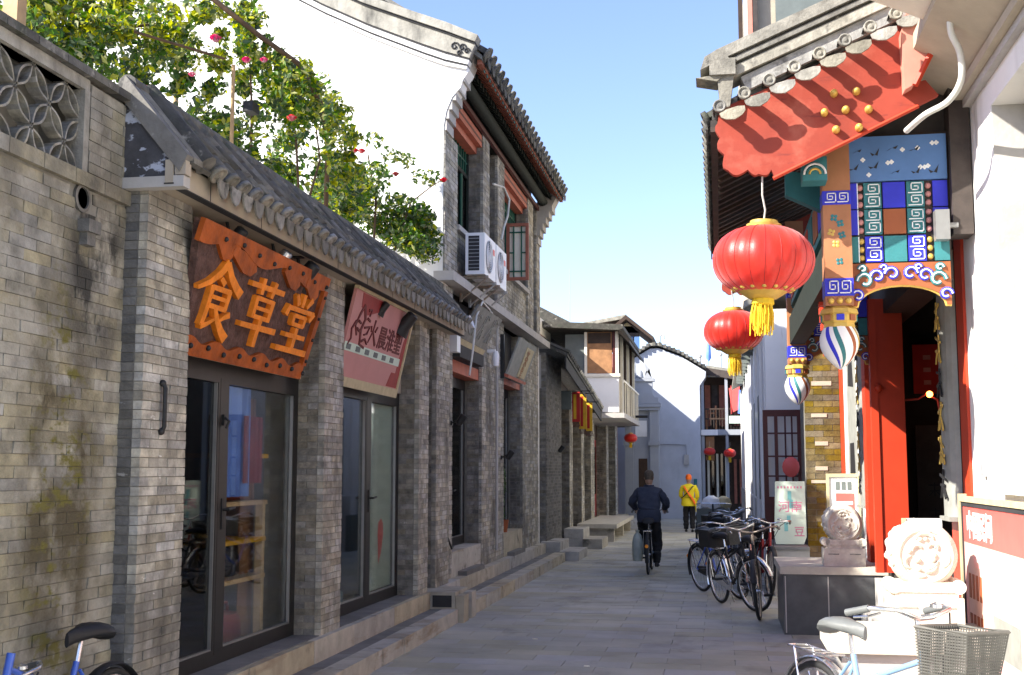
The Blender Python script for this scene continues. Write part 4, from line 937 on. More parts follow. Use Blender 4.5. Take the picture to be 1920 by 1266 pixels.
MB().prism([(XR + .0, YR - .3, 5.28), (XR + .3, YR - .1, 4.98), (XR + .3, YR - .1, 5.06), (XR + .0, YR - .3, 5.38)], (0, 6, 0)).build('side_eave', M['darkwood'], ur)
for i in range(5): box('side_post', (XR - .05, YR + 1.1 + i * 1.1, 3.2), (XR + .03, YR + 1.2 + i * 1.1, 5.3), M['darkwood'] if i % 2 else M['cream'], ur)
box('side_panel', (XR - .1, YR + .12, 3.2), (XR - .04, YR + 5.8, 4.15), M['plaster'], ur); box('side_glass', (XR - .1, YR + .12, 4.2), (XR - .06, YR + 5.8, 5.25), M['glassdark'], ur)
box('balcony_floor', (-4.5, YR - .05, 3.05), (XR + .14, YR + 6, 3.18), M['conc'], ur)
mb = MB(); mb.box((XR + .08, YR + .1, 4.0), (XR + .13, YR + 6, 4.05))
for i in range(9): mb.box((XR + .09, YR + .1 + i * .7, 3.18), (XR + .12, YR + .14 + i * .7, 4.0))
mb.build('railing', M['cream'], ur); box('back', (-4.7, YR + .12, 3.2), (-4.6, YR + 6, 5.4), M['dark'], ur)
box('low_extension', (-5.6, YR - 1.2, 3.3), (-4.62, YR + 1, 5.2), M['pink'], ur); box('extension_roof', (-5.8, YR - 1.5, 5.2), (-4.5, YR + 1.2, 5.62), M['cream'], ur)
rh = thing('shadow_house', 'plain grey house block added behind the upper room to shade the street end', 'building', (-5.4, 39, 0)); box('wall', (-7, 37.5, 0), (-4.3, 42.6, 6.1), M['conc'], rh); MB().prism([(-7.3, 37.2, 6.1), (-4.1, 37.2, 6.1), (-5.6, 37.2, 6.9)], (0, 5.8, 0)).build('roof', M['tile'], rh)  # house block added to throw shade on the far gable and gateway
# antenna
mb = MB(); mb.tube([(-4.2, 34, 5.3), (-4.18, 34, 7.5)], [.012, .006], 6); tag(mb.build('antenna_mast', M['alupale'], None), 'thin antenna mast rising above the upper room', 'antenna')
# attic house beyond
ah = thing('attic_house', 'small attic house with dark gable roof and windows beyond upper room', 'building', (-3.6, 44, 0))
box('wall', (-6.0, 44.05, 0), (-2.9, 48, 6.0), M['pink'], ah); YA = 43.6
box('attic_wall', (-3.8, 44, 6.0), (-2.85, 44.2, 7.0), M['darkwood'], ah)
for i in range(4): box('window', (-3.75 + i * .24, 43.95, 6.1), (-3.56 + i * .24, 43.99, 6.6), M['skyblue'], ah)
MB().prism([(-4.35, YA, 6.5), (-3.3, YA, 7.38), (-2.3, YA, 6.55), (-2.35, YA, 6.45), (-3.3, YA, 7.22), (-4.3, YA, 6.4)], (0, 4.2, 0)).build('roof', M['darkwood'], ah)
MB().prism([(-3.75, 44.0, 6.75), (-3.3, 44.0, 7.15), (-2.85, 44.0, 6.75)], (0, .1, 0)).build('gable_panel', M['ochre'], ah)
MB().prism([(-3.3, YA + .02, 7.4), (-6.5, YA + .02, 6.85), (-6.5, YA + .02, 6.75), (-3.3, YA + .02, 7.25)], (0, 3, 0)).build('side_roof', M['tilepale'], ah)
# ================================================================== FAR END
bg_ = thing('stone_gateway', 'grey plastered old gateway with pediment and scrolled top at street end', 'gateway', (-2.6, 41.5, 0))
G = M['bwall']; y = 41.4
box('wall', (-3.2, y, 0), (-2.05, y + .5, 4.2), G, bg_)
for x in (-3.2, -2.35): box('pilaster', (x, y - .12, 0), (x + .28, y, 3.9), G, bg_); box('capital', (x - .05, y - .18, 2.55), (x + .33, y, 2.7), G, bg_)
box('cornice', (-3.25, y - .2, 3.75), (-1.98, y, 3.85), G, bg_); box('cornice', (-3.25, y - .26, 3.86), (-1.95, y, 3.96), G, bg_)
MB().prism([(-3.25, y - .22, 3.97), (-1.96, y - .22, 3.97), (-2.25, y - .22, 4.3), (-2.6, y - .22, 4.42), (-3.1, y - .22, 4.2)], (0, .3, 0)).build('pediment', G, bg_)
box('attic', (-3.05, y - .1, 4.2), (-2.25, y + .3, 4.75), G, bg_); box('attic_cornice', (-3.12, y - .16, 4.75), (-2.18, y + .3, 4.85), G, bg_)
mb = MB()
for s, cx in ((1, -2.95), (-1, -2.4)):
    mb.prism([(cx - .14, y - .08, 4.86), (cx + .14, y - .08, 4.86), (cx + .1 * s + .04, y - .08, 5.15), (cx + .12 * s, y - .08, 5.42), (cx - .06 * s, y - .08, 5.2)], (0, .25, 0))
mb.build('scroll', G, bg_); MB().lathe([(.0, 0), (.13, .02), (.1, .2), (.05, .28), (0, .3)], 10, Matrix.Translation((-2.67, y, 4.86))).build('finial', G, bg_, 40)
box('plaque', (-2.85, y - .02, 2.85), (-2.45, y - .002, 3.4), M['white'], bg_); box('door', (-2.75, y - .01, 0), (-2.45, y - .002, 2.1), M['darkwood'], bg_)
wh = thing('white_gable_house', 'white gabled house at street end with wooden balcony wing', 'building', (-1.8, 43, 0)); YH = 43.0
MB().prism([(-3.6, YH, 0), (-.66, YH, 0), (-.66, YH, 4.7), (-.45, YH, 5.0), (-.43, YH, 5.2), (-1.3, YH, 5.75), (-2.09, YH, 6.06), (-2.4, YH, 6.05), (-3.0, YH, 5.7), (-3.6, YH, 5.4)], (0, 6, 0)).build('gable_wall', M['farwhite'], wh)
rp = [(-3.7, 5.42), (-3.0, 5.78), (-2.4, 6.14), (-2.1, 6.15), (-1.3, 5.83), (-.42, 5.28)]
mb = MB()
for i in range(5): mb.prism([(rp[i][0], YH - .12, rp[i][1]), (rp[i + 1][0], YH - .12, rp[i + 1][1]), (rp[i + 1][0], YH - .12, rp[i + 1][1] + .1), (rp[i][0], YH - .12, rp[i][1] + .1)], (0, 6.2, 0))
rfo = mb.build('roof', M['tilepale'], wh)
for i in range(5):
    a, b = V((rp[i][0], 0, rp[i][1])), V((rp[i + 1][0], 0, rp[i + 1][1])); n = int((b - a).length / .17)
    for k in range(n):
        c = a + (b - a) * ((k + .5) / n); MB().box((c.x - .05, YH - .17, c.z + .0), (c.x + .05, YH - .12, c.z + .13)).build('verge_tile', M['tile'], rfo)
MB().prism([(-.42, YH + .3, 5.36), (1.6, YH - .2, 4.98), (1.6, YH - .2, 5.06), (-.42, YH + .3, 5.46), ], (0, 5, 0)).build('wing_roof', M['tilepale'], wh)
MB().prism([(-.42, YH + .28, 5.36), (1.6, YH - .22, 4.98), (1.6, YH - .22, 4.72), (-.42, YH + .28, 5.1)], (0, .05, 0)).build('wing_fascia', M['darkwood'], wh)
box('wing_wall', (-.65, YH + 1.4, 0), (1.8, YH + 1.6, 5.1), M['darkwood'], wh)
for i in range(7): box('shutter', (-.5 + i * .26, YH + 1.34, 3.3), (-.3 + i * .26, YH + 1.39, 4.8), M['darkwood'] if i % 2 else M['brownred'], wh)
for x in (-.62, .22, .95): box('post', (x, YH + .2, 0), (x + .1, YH + .3, 5.05), M['bwall'], wh)
box('balcony_floor', (-.66, YH + .15, 2.95), (1.8, YH + 1.4, 3.14), M['bwall'], wh); box('balcony_sign', (-.64, YH + .1, 2.94), (-.05, YH + .145, 3.13), M['white'], wh)
mb = MB()
for z in (3.85, 3.5): mb.box((-.62, YH + .22, z), (1.7, YH + .26, z + .05))
for i in range(24): mb.box((-.6 + i * .1, YH + .225, 3.14), (-.575 + i * .1, YH + .255, 3.85))
mb.build('railing', M['darkwood'], wh); box('balcony_planter', (.35, YH + .12, 3.35), (.75, YH + .2, 3.62), M['chalk'], wh)
for i in range(5): box('ground_window', (-.45 + i * .16, YH + 1.3, .5), (-.37 + i * .16, YH + 1.38, 2.3), M['cream'] if i % 2 == 0 else M['glassdark'], wh)
for i in range(3): box('ground_window', (.5 + i * .2, YH + 1.3, .5), (.6 + i * .2, YH + 1.38, 2.1), M['brownred'], wh)
box('wooden_screen', (-.48, YH + .3, 2.05), (-.18, YH + .36, 2.9), M['wood'], wh)
# things on and around the balcony
t = thing('balcony_chair', 'tan wooden chair standing on the balcony at street end', 'chair', (-.2, YH + .5, 3.14))
for x in (-.46, -.14): box('leg', (x, YH + .4, 3.14), (x + .06, YH + .46, 4.0 if x > -.3 else 3.85), M['peach'], t)
for x in (-.46, -.14): box('leg', (x, YH + .75, 3.14), (x + .06, YH + .81, 3.55), M['peach'], t)
for z in (3.5, 3.7, 3.85): box('rail', (-.4, YH + .41, z), (-.14, YH + .45, z + .06), M['peach'], t)
box('seat', (-.46, YH + .46, 3.52), (-.08, YH + .8, 3.57), M['peach'], t)
drape('hanging_laundry', .45, YH + .1, YH + .6, 3.7, 4.7, M['maroon'], 'dark red laundry hanging by the balcony at street end', 'laundry')
mb = MB(); mb.prism([(.36, YH + .1, 4.6), (.75, YH + .1, 4.7), (.7, YH + .1, 3.85), (.5, YH + .1, 3.75), (.42, YH + .1, 4.1)], (0, .06, 0)); tag(mb.build('red_garment', M['poster'], None), 'red garment hung from the balcony eave', 'laundry')
mb = MB(); mb.prism([(.72, YH + .05, 4.55), (.98, YH + .05, 4.4), (1.0, YH + .05, 3.65), (.66, YH + .05, 3.7)], (0, .06, 0)); tag(mb.build('blue_garment', M['bluecloth'], None), 'blue and white garment hung beside the red one', 'laundry')
mb = MB(); mb.lathe([(.0, 0), (.1, .15), (.08, .6), (.02, .85), (0, .9)], 10, Matrix.Translation((-.35, 46.5, 5.85))); mb.tube([(-.35, 46.5, 5.2), (-.35, 46.5, 6.8)], .02, 6); tag(mb.build('folded_parasol', M['bluecloth'], None, 40), 'folded blue parasol behind the white house roof', 'parasol')
for x, h, lb in ((-2.1, .55, 'hooked vent pipe on the white house ridge'), (-.65, .3, 'short vent pipe right of ridge on white house'), (.1, .35, 'vent pipe beside folded blue parasol')):
    mb = MB(); mb.tube([(x, 44, 5.4), (x, 44, 6.05 + h), (x + .05, 44, 6.1 + h), (x + .14, 44, 6.08 + h), (x + .15, 44, 5.95 + h)] if x < -2 else [(x, 44.5, 5.0), (x, 44.5, 5.6 + h)], .035, 8)
    if x > -2: mb.lathe([(.07, 0), (.07, .08), (0, .1)], 8, Matrix.Translation((x, 44.5, 5.55 + h)))
    tag(mb.build('vent_pipe', M['conc'], None, 40), lb, 'pipe', 'vent pipes on the far roof')
t = thing('meter_box', 'grey meter box with pipe on the shaded far wall', 'meter box', (-1.2, YH, 1.6)); box('case', (-1.25, YH - .12, 1.9), (-1.08, YH - .002, 2.25), M['conc'], t); MB().tube([(-1.16, YH - .05, 2.25), (-1.16, YH - .05, 2.6), (-3, YH - .05, 2.65)], .02, 6).build('pipe', M['plastic'], t)
mb = MB(); mb.box((-.92, YH - .06, 1.1), (-.8, YH - .002, 1.4)); tag(mb.build('wall_box', M['teal'], None), 'small teal box on the shaded far wall', 'box')
MB().tube([(-2.7, 36, 3.3), (-2.1, 36, 3.3)], .04, 8).build('bracket_pole', M['iron']); tag(COL.objects['bracket_pole'], 'dark horizontal pole projecting near the grey gateway', 'pole')
# trees / roofs beyond so the horizon is closed
bh = thing('distant_house', 'plain pale house behind the balcony wing', 'building', (4, 52, 0)); box('wall', (1.0, 50, 0), (9, 56, 4.6), M['white'], bh); MB().prism([(.6, 49.5, 4.6), (9.4, 49.5, 4.6), (5, 49.5, 6.2)], (0, 7, 0)).build('roof', M['tile'], bh)

# ================================================================== RIGHT: gate house
XR1 = 1.7
rw = thing('white_gatehouse', 'white plastered gatehouse wall with grey window and red door surround', 'building', (XR1, 9, 0))
def rbox(name, y0, y1, z0, z1, m, x0=XR1, x1=XR1 + .3, par=None): return box(name, (x0, y0, z0), (x1, y1, z1), m, par or rw)
WY0, WY1 = 5.2, 7.62
rbox('wall', WY1, 8.62, 0, 4.12, M['white']); rbox('wall', 3, WY1, 0, 1.62, M['white']); rbox('wall', 3, WY1, 3.95, 4.12, M['white']); rbox('wall', 3, WY0, 1.62, 3.95, M['white'])
wn = rbox('window', WY0, WY1, 1.62, 3.95, M['boardgrey'], XR1 + .2, XR1 + .24)
rbox('window_reveal', WY1 - .012, WY1 - .004, 1.62, 3.95, M['conc'], XR1 + .005, XR1 + .2, wn); rbox('window_frame', WY1 - .3, WY1 - .24, 1.62, 3.95, M['ochre'], XR1 + .17, XR1 + .2, wn)
rbox('window_sill', WY0, WY1 + .06, 1.56, 1.615, M['white'], XR1 - .05, XR1)
rbox('upper_wall', 3, 8.62, 4.4, 7, M['plaster'], XR1 + .1, XR1 + .4)
# sloping plastered soffit above the white wall
rbox('cornice', 3, 8.62, 4.12, 4.17, M['conc'], XR1 - .05, XR1 + .1); rbox('cornice', 3, 8.61, 4.172, 4.23, M['plaster'], XR1 - .1, XR1 + .1)
MB().prism([(XR1 - .08, 3, 4.232), (XR1 - .42, 3, 4.40), (XR1 - .42, 3, 4.5), (XR1 + .1, 3, 4.5)], (0, 5.6, 0)).build('soffit', M['plaster'], rw)
MB().prism([(XR1 - .42, 3, 4.45), (XR1 - .95, 3, 4.7), (XR1 - .95, 3, 4.8), (XR1 - .3, 3, 4.5)], (0, 4.4, 0)).build('soffit_board', M['cream'], rw)
# red surround and door
rbox('door_post', 8.62, 8.86, .68, 4.1, M['red'], XR1 - .02, XR1 + .3)
dl_ = rbox('door_leaf', 12.62, 12.70, .68, 3.45, M['red'], 1.60, 1.86); rbox('leaf_edge', 12.60, 12.72, .68, 3.45, M['red'], 1.53, 1.60)
mb = MB(); mb.ball((1.60, 12.58, 2.53), .045, 10, 6); mb.build('door_stud', M['red'], rw, 60)
rbox('door_post', 13.7, 14.0, .68, 4.1, M['red'], XR1 - .1, XR1 + .3); rbox('door_panel', 12.72, 13.7, .68, 3.3, M['maroondk'], XR1, XR1 + .1)
rbox('wall', 15.35, 17.0, .0, 4.1, M['white']); rbox('wall', 14.0, 15.35, 0, 4.1, M['white'], XR1 + .02); rbox('door_post', 17.0, 17.5, .3, 4.1, M['red'], XR1 - .01)
rbox('lintel', 8.86, 13.7, 3.3, 4.3, M['darkwood'], XR1 - .02, XR1 + .3)
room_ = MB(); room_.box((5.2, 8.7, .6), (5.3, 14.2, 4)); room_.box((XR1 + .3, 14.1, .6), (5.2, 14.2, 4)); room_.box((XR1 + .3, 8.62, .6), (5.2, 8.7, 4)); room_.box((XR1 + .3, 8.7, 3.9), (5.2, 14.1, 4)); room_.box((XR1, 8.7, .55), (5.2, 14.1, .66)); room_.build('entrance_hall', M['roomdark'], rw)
rbox('threshold', 8.9, 13.68, .68, .86, M['red'], XR1 + .02, XR1 + .1)
rbox('wall', 8.86, 9.52, .68, 3.3, M['roomdark'], XR1 + .02, XR1 + .25); rbox('door_post', 8.865, 9.34, .68, 1.33, M['red'], XR1 - .02, XR1 + .019)
# couplet boards
def couplet(y0, y1, z0, z1, label):
    t = thing('couplet_board', label, 'couplet board', (XR1 - .06, (y0 + y1) / 2, z0), 'carved couplet boards beside the red door'); mb = MB(); yc = (y0 + y1) / 2; w_ = (y1 - y0) / 2; pts = []
    for k in range(9): a = math.pi * k / 8; pts.append((XR1 - .015 - math.sin(a) * .09, yc - math.cos(a) * w_))
    mb.prism([(x, y, z0) for x, y in pts], (0, 0, z1 - z0)); mb.build('board', M['boardgrey'], t)
    Fm = frame((XR1 - .108, yc + .11, z0 + .1), (0, -1, 0), (0, 0, 1))
    random.seed(int(y0 * 10)); n = 7; h = (z1 - z0 - .2) / n
    for k in range(n):
        ds_ = [([(R_(0, 30), R_(60, 95)), (R_(60, 100), R_(60, 95))], 9, 7), ([(50 + R_(-20, 20), 98), (50 + R_(-20, 20), 8)], 10, 7), ([(R_(5, 20), R_(30, 50)), (R_(70, 95), R_(30, 55))], 8, 8), ([(45, 50), (10, 5)], 8, 4), ([(55, 50), (95, 5)], 6, 11)]
        strokes(t, ds_, Fm @ Matrix.Translation((0, k * h + .02, 0)), .22, M['gold'] if k % 3 else M['black'], 0, .008)
    box('end_cap', (XR1 - .11, y0 - .005, z0 - .03), (XR1 - .01, y1 + .005, z0 - .001), M['boardgrey'], t)
couplet(8.92, 9.30, 1.37, 3.28, 'grey couplet board right of the dark doorway'); couplet(14.05, 14.75, 1.3, 3.3, 'grey couplet board left of the red door leaf')
# things inside the doorway
t = thing('hall_plaque', 'dark standing plaque with carved characters inside the doorway', 'plaque', (3.0, 13.4, .7)); box('board', (2.15, 13.9, .72), (2.5, 13.96, 2.2), M['darkwood'], t); 
for k in range(3): strokes(t, [([(10, 80), (90, 80)], 9), ([(50, 98), (50, 5)], 10), ([(15, 40), (85, 42)], 8), ([(45, 40), (10, 5)], 8, 5), ([(55, 40), (95, 5)], 6, 10)], frame((2.25, 13.898, .85 + k * .28), (1, 0, 0), (0, 0, 1)), .16, M['black'], 0, .006)
t = thing('red_scroll', 'dark red hanging scroll with pale characters in the doorway', 'scroll', (2.2, 13.5, 2.6)); box('sheet', (2.15, 13.9, 2.55), (2.45, 13.92, 3.1), M['redbanner'], t)
for k in range(3): MB().box((2.26, 13.895, 2.65 + k * .14), (2.34, 13.899, 2.7 + k * .14)).build('character', M['pink'], t)
t = thing('hall_lamp', 'glowing orange lamp inside the dark doorway', 'lamp', (2.2, 13.2, 2.45)); MB().ball((2.2, 13.2, 2.5), .035).build('bulb', M['lamp'], t); MB().tube([(1.95, 13.2, 2.44), (2.08, 13.2, 2.45), (2.16, 13.2, 2.5), (2.28, 13.2, 2.44), (2.3, 13.2, 2.3), (2.4, 13.2, 1.9)], .012, 6).build('garland', M['poster'], t)
tag(box('hall_notice', (2.5, 13.3, 1.9), (2.62, 13.32, 2.1), M['cream']), 'small white notice inside the dark doorway', 'notice')
tag(box('hall_notice', (2.52, 13.3, 2.9), (2.64, 13.32, 3.1), M['conc']), 'small grey notice high inside the dark doorway', 'notice')

# podium
pd = thing('gate_podium', 'stone podium of the gate with cream near block and black cheek', 'podium', (1.2, 10.5, 0))
box('near_block', (.72, 7.8, 0), (1.69, 8.36, .58), M['conc'], pd); box('near_slab', (.64, 7.75, .58), (1.695, 8.42, .70), M['creamstone'], pd)
box('far_block', (.63, 13.0, 0), (1.69, 14.4, .62), M['blackstone'], pd); box('far_slab', (.6, 12.98, .622), (1.69, 14.42, .70), M['creamstone'], pd)
for y in (13.0,):
    for x in (.645, 1.08): box('slab_joint', (x, 12.993, .02), (x + .012, 12.997, .6), M['conc'], pd)
for i in range(2): box('step', (1.4 + i * .15, 8.43, 0), (1.69, 12.97, .3 * (i + 1)), M['conc'], pd)

# drum stones
def drum_mesh_thing():
    t = thing('drum_stone', '', 'drum stone')
    mb = MB()   # base block with moulded waist
    mb.box((-.23, -.16, 0), (.23, .16, .20)); mb.box((-.2, -.14, .20), (.2, .14, .235)); mb.build('base', M['marble'], t)
    for x in (-.12, .12): MB().box((x - .06, -.164, .13), (x + .06, -.16, .142)).build('carved_line', M['greyband'], t)
    mb = MB()   # scrolled cushion
    pts = []
    for k in range(25):
        x = -.25 + .5 * k / 24; pts.append((x, .235 + .02 + .03 * math.cos((x / .25) * math.pi * 1.0) * -1))
    for s in (-1, 1): mb.lathe([(0, -.15), (.045, -.15), (.05, 0), (.045, .15), (0, .15)], 14, Matrix.Translation((s * .205, 0, .27)) @ Matrix.Rotation(math.pi / 2, 4, 'X'))
    mb.box((-.2, -.15, .236), (.2, .15, .30)); mb.build('cushion', M['marble'], t, 40)
    A = Matrix.Translation((0, 0, .475)) @ Matrix.Rotation(math.pi / 2, 4, 'X')
    mb = MB(); mb.lathe([(0, -.145), (.16, -.145), (.175, -.15), (.19, -.14), (.212, -.1), (.222, 0), (.212, .1), (.19, .14), (.175, .15), (.16, .142), (.15, .136), (0, .136)], 36, A); mb.build('drum', M['marble'], t, 30)
    mb = MB()   # relief on the near face: rim and lion motif
    yy = -.140
    mb.tube([(.165 * math.cos(a * .2618), yy, .475 + .165 * math.sin(a * .2618)) for a in range(24)], .009, 6, closed=True)
    def arc(cx, cz, r, a0, a1, w_=.012): mb.tube([(cx + r * math.cos(rad(a0 + (a1 - a0) * i / 8)), yy, cz + r * math.sin(rad(a0 + (a1 - a0) * i / 8))) for i in range(9)], [w_ * (.4 + math.sin(math.pi * (i + .5) / 9)) for i in range(9)], 6)
    arc(.0, .47, .085, 200, 340); arc(-.05, .51, .03, 20, 200); arc(.05, .52, .03, -20, 170); arc(.02, .42, .05, 210, 350); arc(-.09, .43, .04, 90, 260); arc(.1, .45, .05, -80, 80); arc(0, .56, .06, 20, 160); arc(-.03, .395, .06, 190, 300)
    for k in range(9): mb.ball((.1 * math.cos(k * .7) * R_(.4, 1.2), yy, .475 + .1 * math.sin(k * .7) * R_(.4, 1.2)), R_(.012, .022), 8, 5)
    mb.build('relief', M['marble'], t, 50)
    mb = MB()   # crouching lion crest and fringe of lumps on the rim
    for k in range(22): a = rad(95 + k * 5); mb.ball((.205 * math.cos(a), R_(-.1, .1), .475 + .205 * math.sin(a)), R_(.02, .036), 8, 5, (1, R_(1, 2), 1))
    mb.build('crest', M['marble'], t, 50)
    return t
random.seed(3)
dn = drum_mesh_thing(); df = copy_tree(dn)
dn.scale = (.97, .97, .97); df.scale = (.92, .92, .92); dn.location = (1.28, 8.2, .70); tag(dn, 'nearer white carved drum stone in full sun on cream slab', group='carved drum stones by the gate')
df.location = (1.27, 13.25, .70); tag(df, 'farther white carved drum stone above the black cheek', group='carved drum stones by the gate')

# poster board on the white wall
pbd = thing('poster_board', 'framed red and white poster board leaning on the white wall', 'poster board', (1.62, 7.7, .3))
Fp = frame((1.66, 8.66, .12), (0, -1, 0), (-.0, 0, 1)); PW, PH = 2.3, 1.37
MB(Fp).box((0, 0, 0), (PW, PH, .03)).build('panel', M['posterbase'], pbd)
for lo, hi, m in (((-.05, -.05, 0), (0, PH + .05, .05), 'ochre'), ((0, PH, 0), (PW, PH + .035, .05), 'ochre'), ((0, -.05, 0), (PW, 0, .05), 'ochre')): MB(Fp).box(lo, hi).build('frame', M[m], pbd)
for lo, hi in (((0, 0, .03), (.03, PH, .04)), ((.03, PH - .03, .03), (PW, PH, .04))): MB(Fp).box(lo, hi).build('inner_frame', M['dark'], pbd)
for lo, hi, m in (((.03, 1.1, .03), (PW, PH - .03, .033), 'poster'), ((.03, .03, .03), (PW, .42, .033), 'posterpink'), ((.03, .42, .03), (.1, 1.1, .033), 'posterpink')): MB(Fp).box(lo, hi).build('print', M[m], pbd)
text(pbd, '中国民间', Fp @ Matrix.Translation((.15, 1.15, .035)), .19, M['whitep'], .002, .004)
mb = MB(Fp); mb.poly([(.3, 1.01), (.36, 1.07), (.9, 1.07), (2.1, 1.05), (2.1, .95), (.36, .95)], .03, .034); mb.build('print', M['posterpink'], pbd); MB(Fp).box((.42, .99, .034), (1.7, 1.03, .037)).build('caption', M['whitep'], pbd)
for x in (.14, .25, .36, .47, .58, .7):
    for z in (.48, .74): MB(Fp).box((x, z, .03), (x + .06, z + .16, .034)).build('picture', M['orange' if x < .5 else 'posterpink'], pbd)
MB(Fp).box((.85, .47, .03), (1.5, .7, .0345)).build('picture', M['boardgrey'], pbd)
mb = MB(); mb.box((XR1 - .03, 8.16, 1.66), (XR1 - .001, 8.22, 1.74)); tag(mb.build('wall_hook', M['plastic'], None), 'tiny grey hook on white wall above poster board', 'hook')

# leaning placards
t = thing('leaning_placard', 'white and pink placard leaning in the doorway behind near drum', 'placard', (1.5, 9.5, .7)); Fl = frame((1.38, 9.5, .72), (1, 0, 0), (.22, .05, .85))
MB(Fl).box((0, 0, 0), (.26, .62, .02)).build('board', M['white'], t); MB(Fl).box((.08, .12, .02), (.2, .45, .024)).build('print', M['posterpink'], t); MB(Fl).box((-.03, 0, -.01), (0, .62, .03)).build('frame', M['ochre'], t)
t = thing('menu_stand', 'small framed red and white menu board behind farther drum stone', 'menu board', (1.35, 15.3, .3))
for lo, hi, m, nm in (((1.32, 15.3, .5), (1.66, 15.33, 1.62), 'white', 'panel'), ((1.29, 15.28, .5), (1.32, 15.34, 1.66), 'ochre', 'frame'), ((1.66, 15.28, .5), (1.69, 15.34, 1.66), 'ochre', 'frame'), ((1.32, 15.28, 1.62), (1.66, 15.34, 1.66), 'ochre', 'frame'), ((1.4, 15.295, 1.2), (1.62, 15.299, 1.42), 'poster', 'print'), ((1.4, 15.293, 1.28), (1.6, 15.2945, 1.32), 'whitep', 'caption'), ((1.4, 15.295, .9), (1.62, 15.299, 1.15), 'orange', 'print')): box(nm, lo, hi, M[m], t)
for x in (1.40, 1.47, 1.54): box('character', (x, 15.295, 1.46), (x + .05, 15.299, 1.56), M['greywin'], t)
# painted black calligraphy column on the white wall
t = tag(box('wall_scroll', (XR1 - .02, 15.5, 1.5), (XR1 - .002, 16.4, 3.2), M['boardgrey']), 'grey scroll with black painted strokes on the white wall', 'scroll')
for z0, z1 in ((1.55, 2.05), (2.75, 3.1)): MB().prism([(XR1 - .024, 15.6, z0), (XR1 - .024, 16.2, z0 + .05), (XR1 - .024, 16.15, z1), (XR1 - .024, 15.7, z1)], (.003, 0, 0)).build('brush_mark', M['black'], t)

# ================================================================== RIGHT: porch roof over the gate
YN, YF = 7.9, 13.4
pr = thing('gate_porch', 'painted gate porch with red bargeboard studs and grey tiled verge', 'porch', (.8, 10.6, 2.4))
# bargeboards (near and far)
def lobes(cp, ctr):
    out = []
    for (a, b), (c, d) in zip(cp, cp[1:]):
        mx, my = (a + c) / 2, (b + d) / 2; L_ = math.hypot(c - a, d - b); ox, oy = mx - ctr[0], my - ctr[1]; n_ = math.hypot(ox, oy)
        for k in range(1, 7):
            t_ = k / 6; e = math.sin(math.pi * t_) * L_ * .28
            out.append((a + (c - a) * t_ + ox / n_ * e, b + (d - b) * t_ + oy / n_ * e))
    return out[:-1]
near_out = [(1345, 232), (1350, 205), (1500, 138), (1690, 44), (1700, 160), (1735, 150), (1760, 178), (1722, 197), (1600, 258), (1450, 333)] + lobes([(1450, 333), (1446, 318), (1422, 326), (1402, 318), (1366, 320), (1358, 290), (1350, 258), (1345, 232)], (1400, 270))
bo = [P(a, b, Y=YN) for a, b in near_out]; bo2 = [(v.x, v.z) for v in bo]
for yb in (YN, YF):
    b = MB().prism([(x, yb, z) for x, z in bo2], (0, .055, 0)).build('bargeboard', M['redfade'], pr)
    if yb == YN:
        for a, c in ((1545, 213), (1585, 208), (1628, 207), (1563, 177), (1605, 173), (1567, 245), (1610, 241)):
            q = P(a, c, Y=YN); MB().ball((q.x, YN - .02, q.z), .026, 12, 8, (1, 1.9, 1)).build('stud', M['gold'], b, 60)
        lo = [(a, c) for a, c in ((1450, 333), (1600, 258), (1722, 197))]
        MB().tube([P(a, c + 2, Y=YN - .01) for a, c in lo], .014, 6).build('edge_rail', M['red'], b)
up = [P(a, c, Y=YN - .12) for a, c in ((1690, 60), (1697, 168), (1714, 158), (1800, -8), (1800, -60), (1722, -60))]
MB().prism(up, (0, .3, 0)).build('upper_bargeboard', M['redpink'], pr); MB().tube([P(1716, 160, Y=YN - .13), P(1800, -10, Y=YN - .13)], .022, 6).build('edge_rail', M['red'], pr)
# roof slab: a slope falling to the street
S0, S1 = V((.02, 0, 4.06)), V((1.3, 0, 4.72)); sv = (S1 - S0).normalized()
rs = MB().prism([S0, S1, S1 + V((-.03, 0, .05)), S0 + V((-.03, 0, .05))], (0, YF - YN + .05, 0), Matrix.Translation((0, YN + .02, 0))).build('roof', M['tile'], pr)
roof_rows(rs, YN + .2, YF, .19, S0 + V((-.06, 0, .05)), sv, 1.3, .055, .33, M['tile'], dh=.1)
for i in range(26):
    y = YN + .12 + i * .205
    MB().prism([(-.02, y, 4.0), (-.02, y, 4.06), (1.3, y, 4.70), (1.3, y, 4.62)], (0, .07, 0)).build('rafter', M['darkwood'], rs)
box('eave_board', (-.02, YN + .06, 3.965), (.03, YF, 4.0), M['darkwood'], rs)
# verge ridge with mouldings
def slope_band(o0, o1, y0, y1, name, m, a0=(1322, 128), a1=(1700, -40)):
    p0, p1 = P(*a0, Y=YN), P(*a1, Y=YN); d = (p1 - p0).normalized(); n = V((-d.z, 0, d.x))
    if n.z < 0: n = -n
    return MB().prism([p0 + n * o0, p1 + n * o0, p1 + n * o1, p0 + n * o1], (0, y1 - y0, 0), Matrix.Translation((0, y0 - YN, 0))).build(name, m, pr)
a0, a1 = (1362, 146), (1712, -14)
slope_band(-.03, .035, YN - .06, YN + .2, 'verge_ridge', M['tilepale'], a0, a1); slope_band(.035, .055, YN - .045, YN + .18, 'verge_ridge', M['tile'], a0, a1)
slope_band(.055, .085, YN - .075, YN + .2, 'verge_ridge', M['tilepale'], a0, a1); slope_band(.085, .105, YN - .05, YN + .18, 'verge_ridge', M['tile'], a0, a1); slope_band(.105, .18, YN - .09, YN + .2, 'verge_ridge', M['tilepale'], a0, a1)
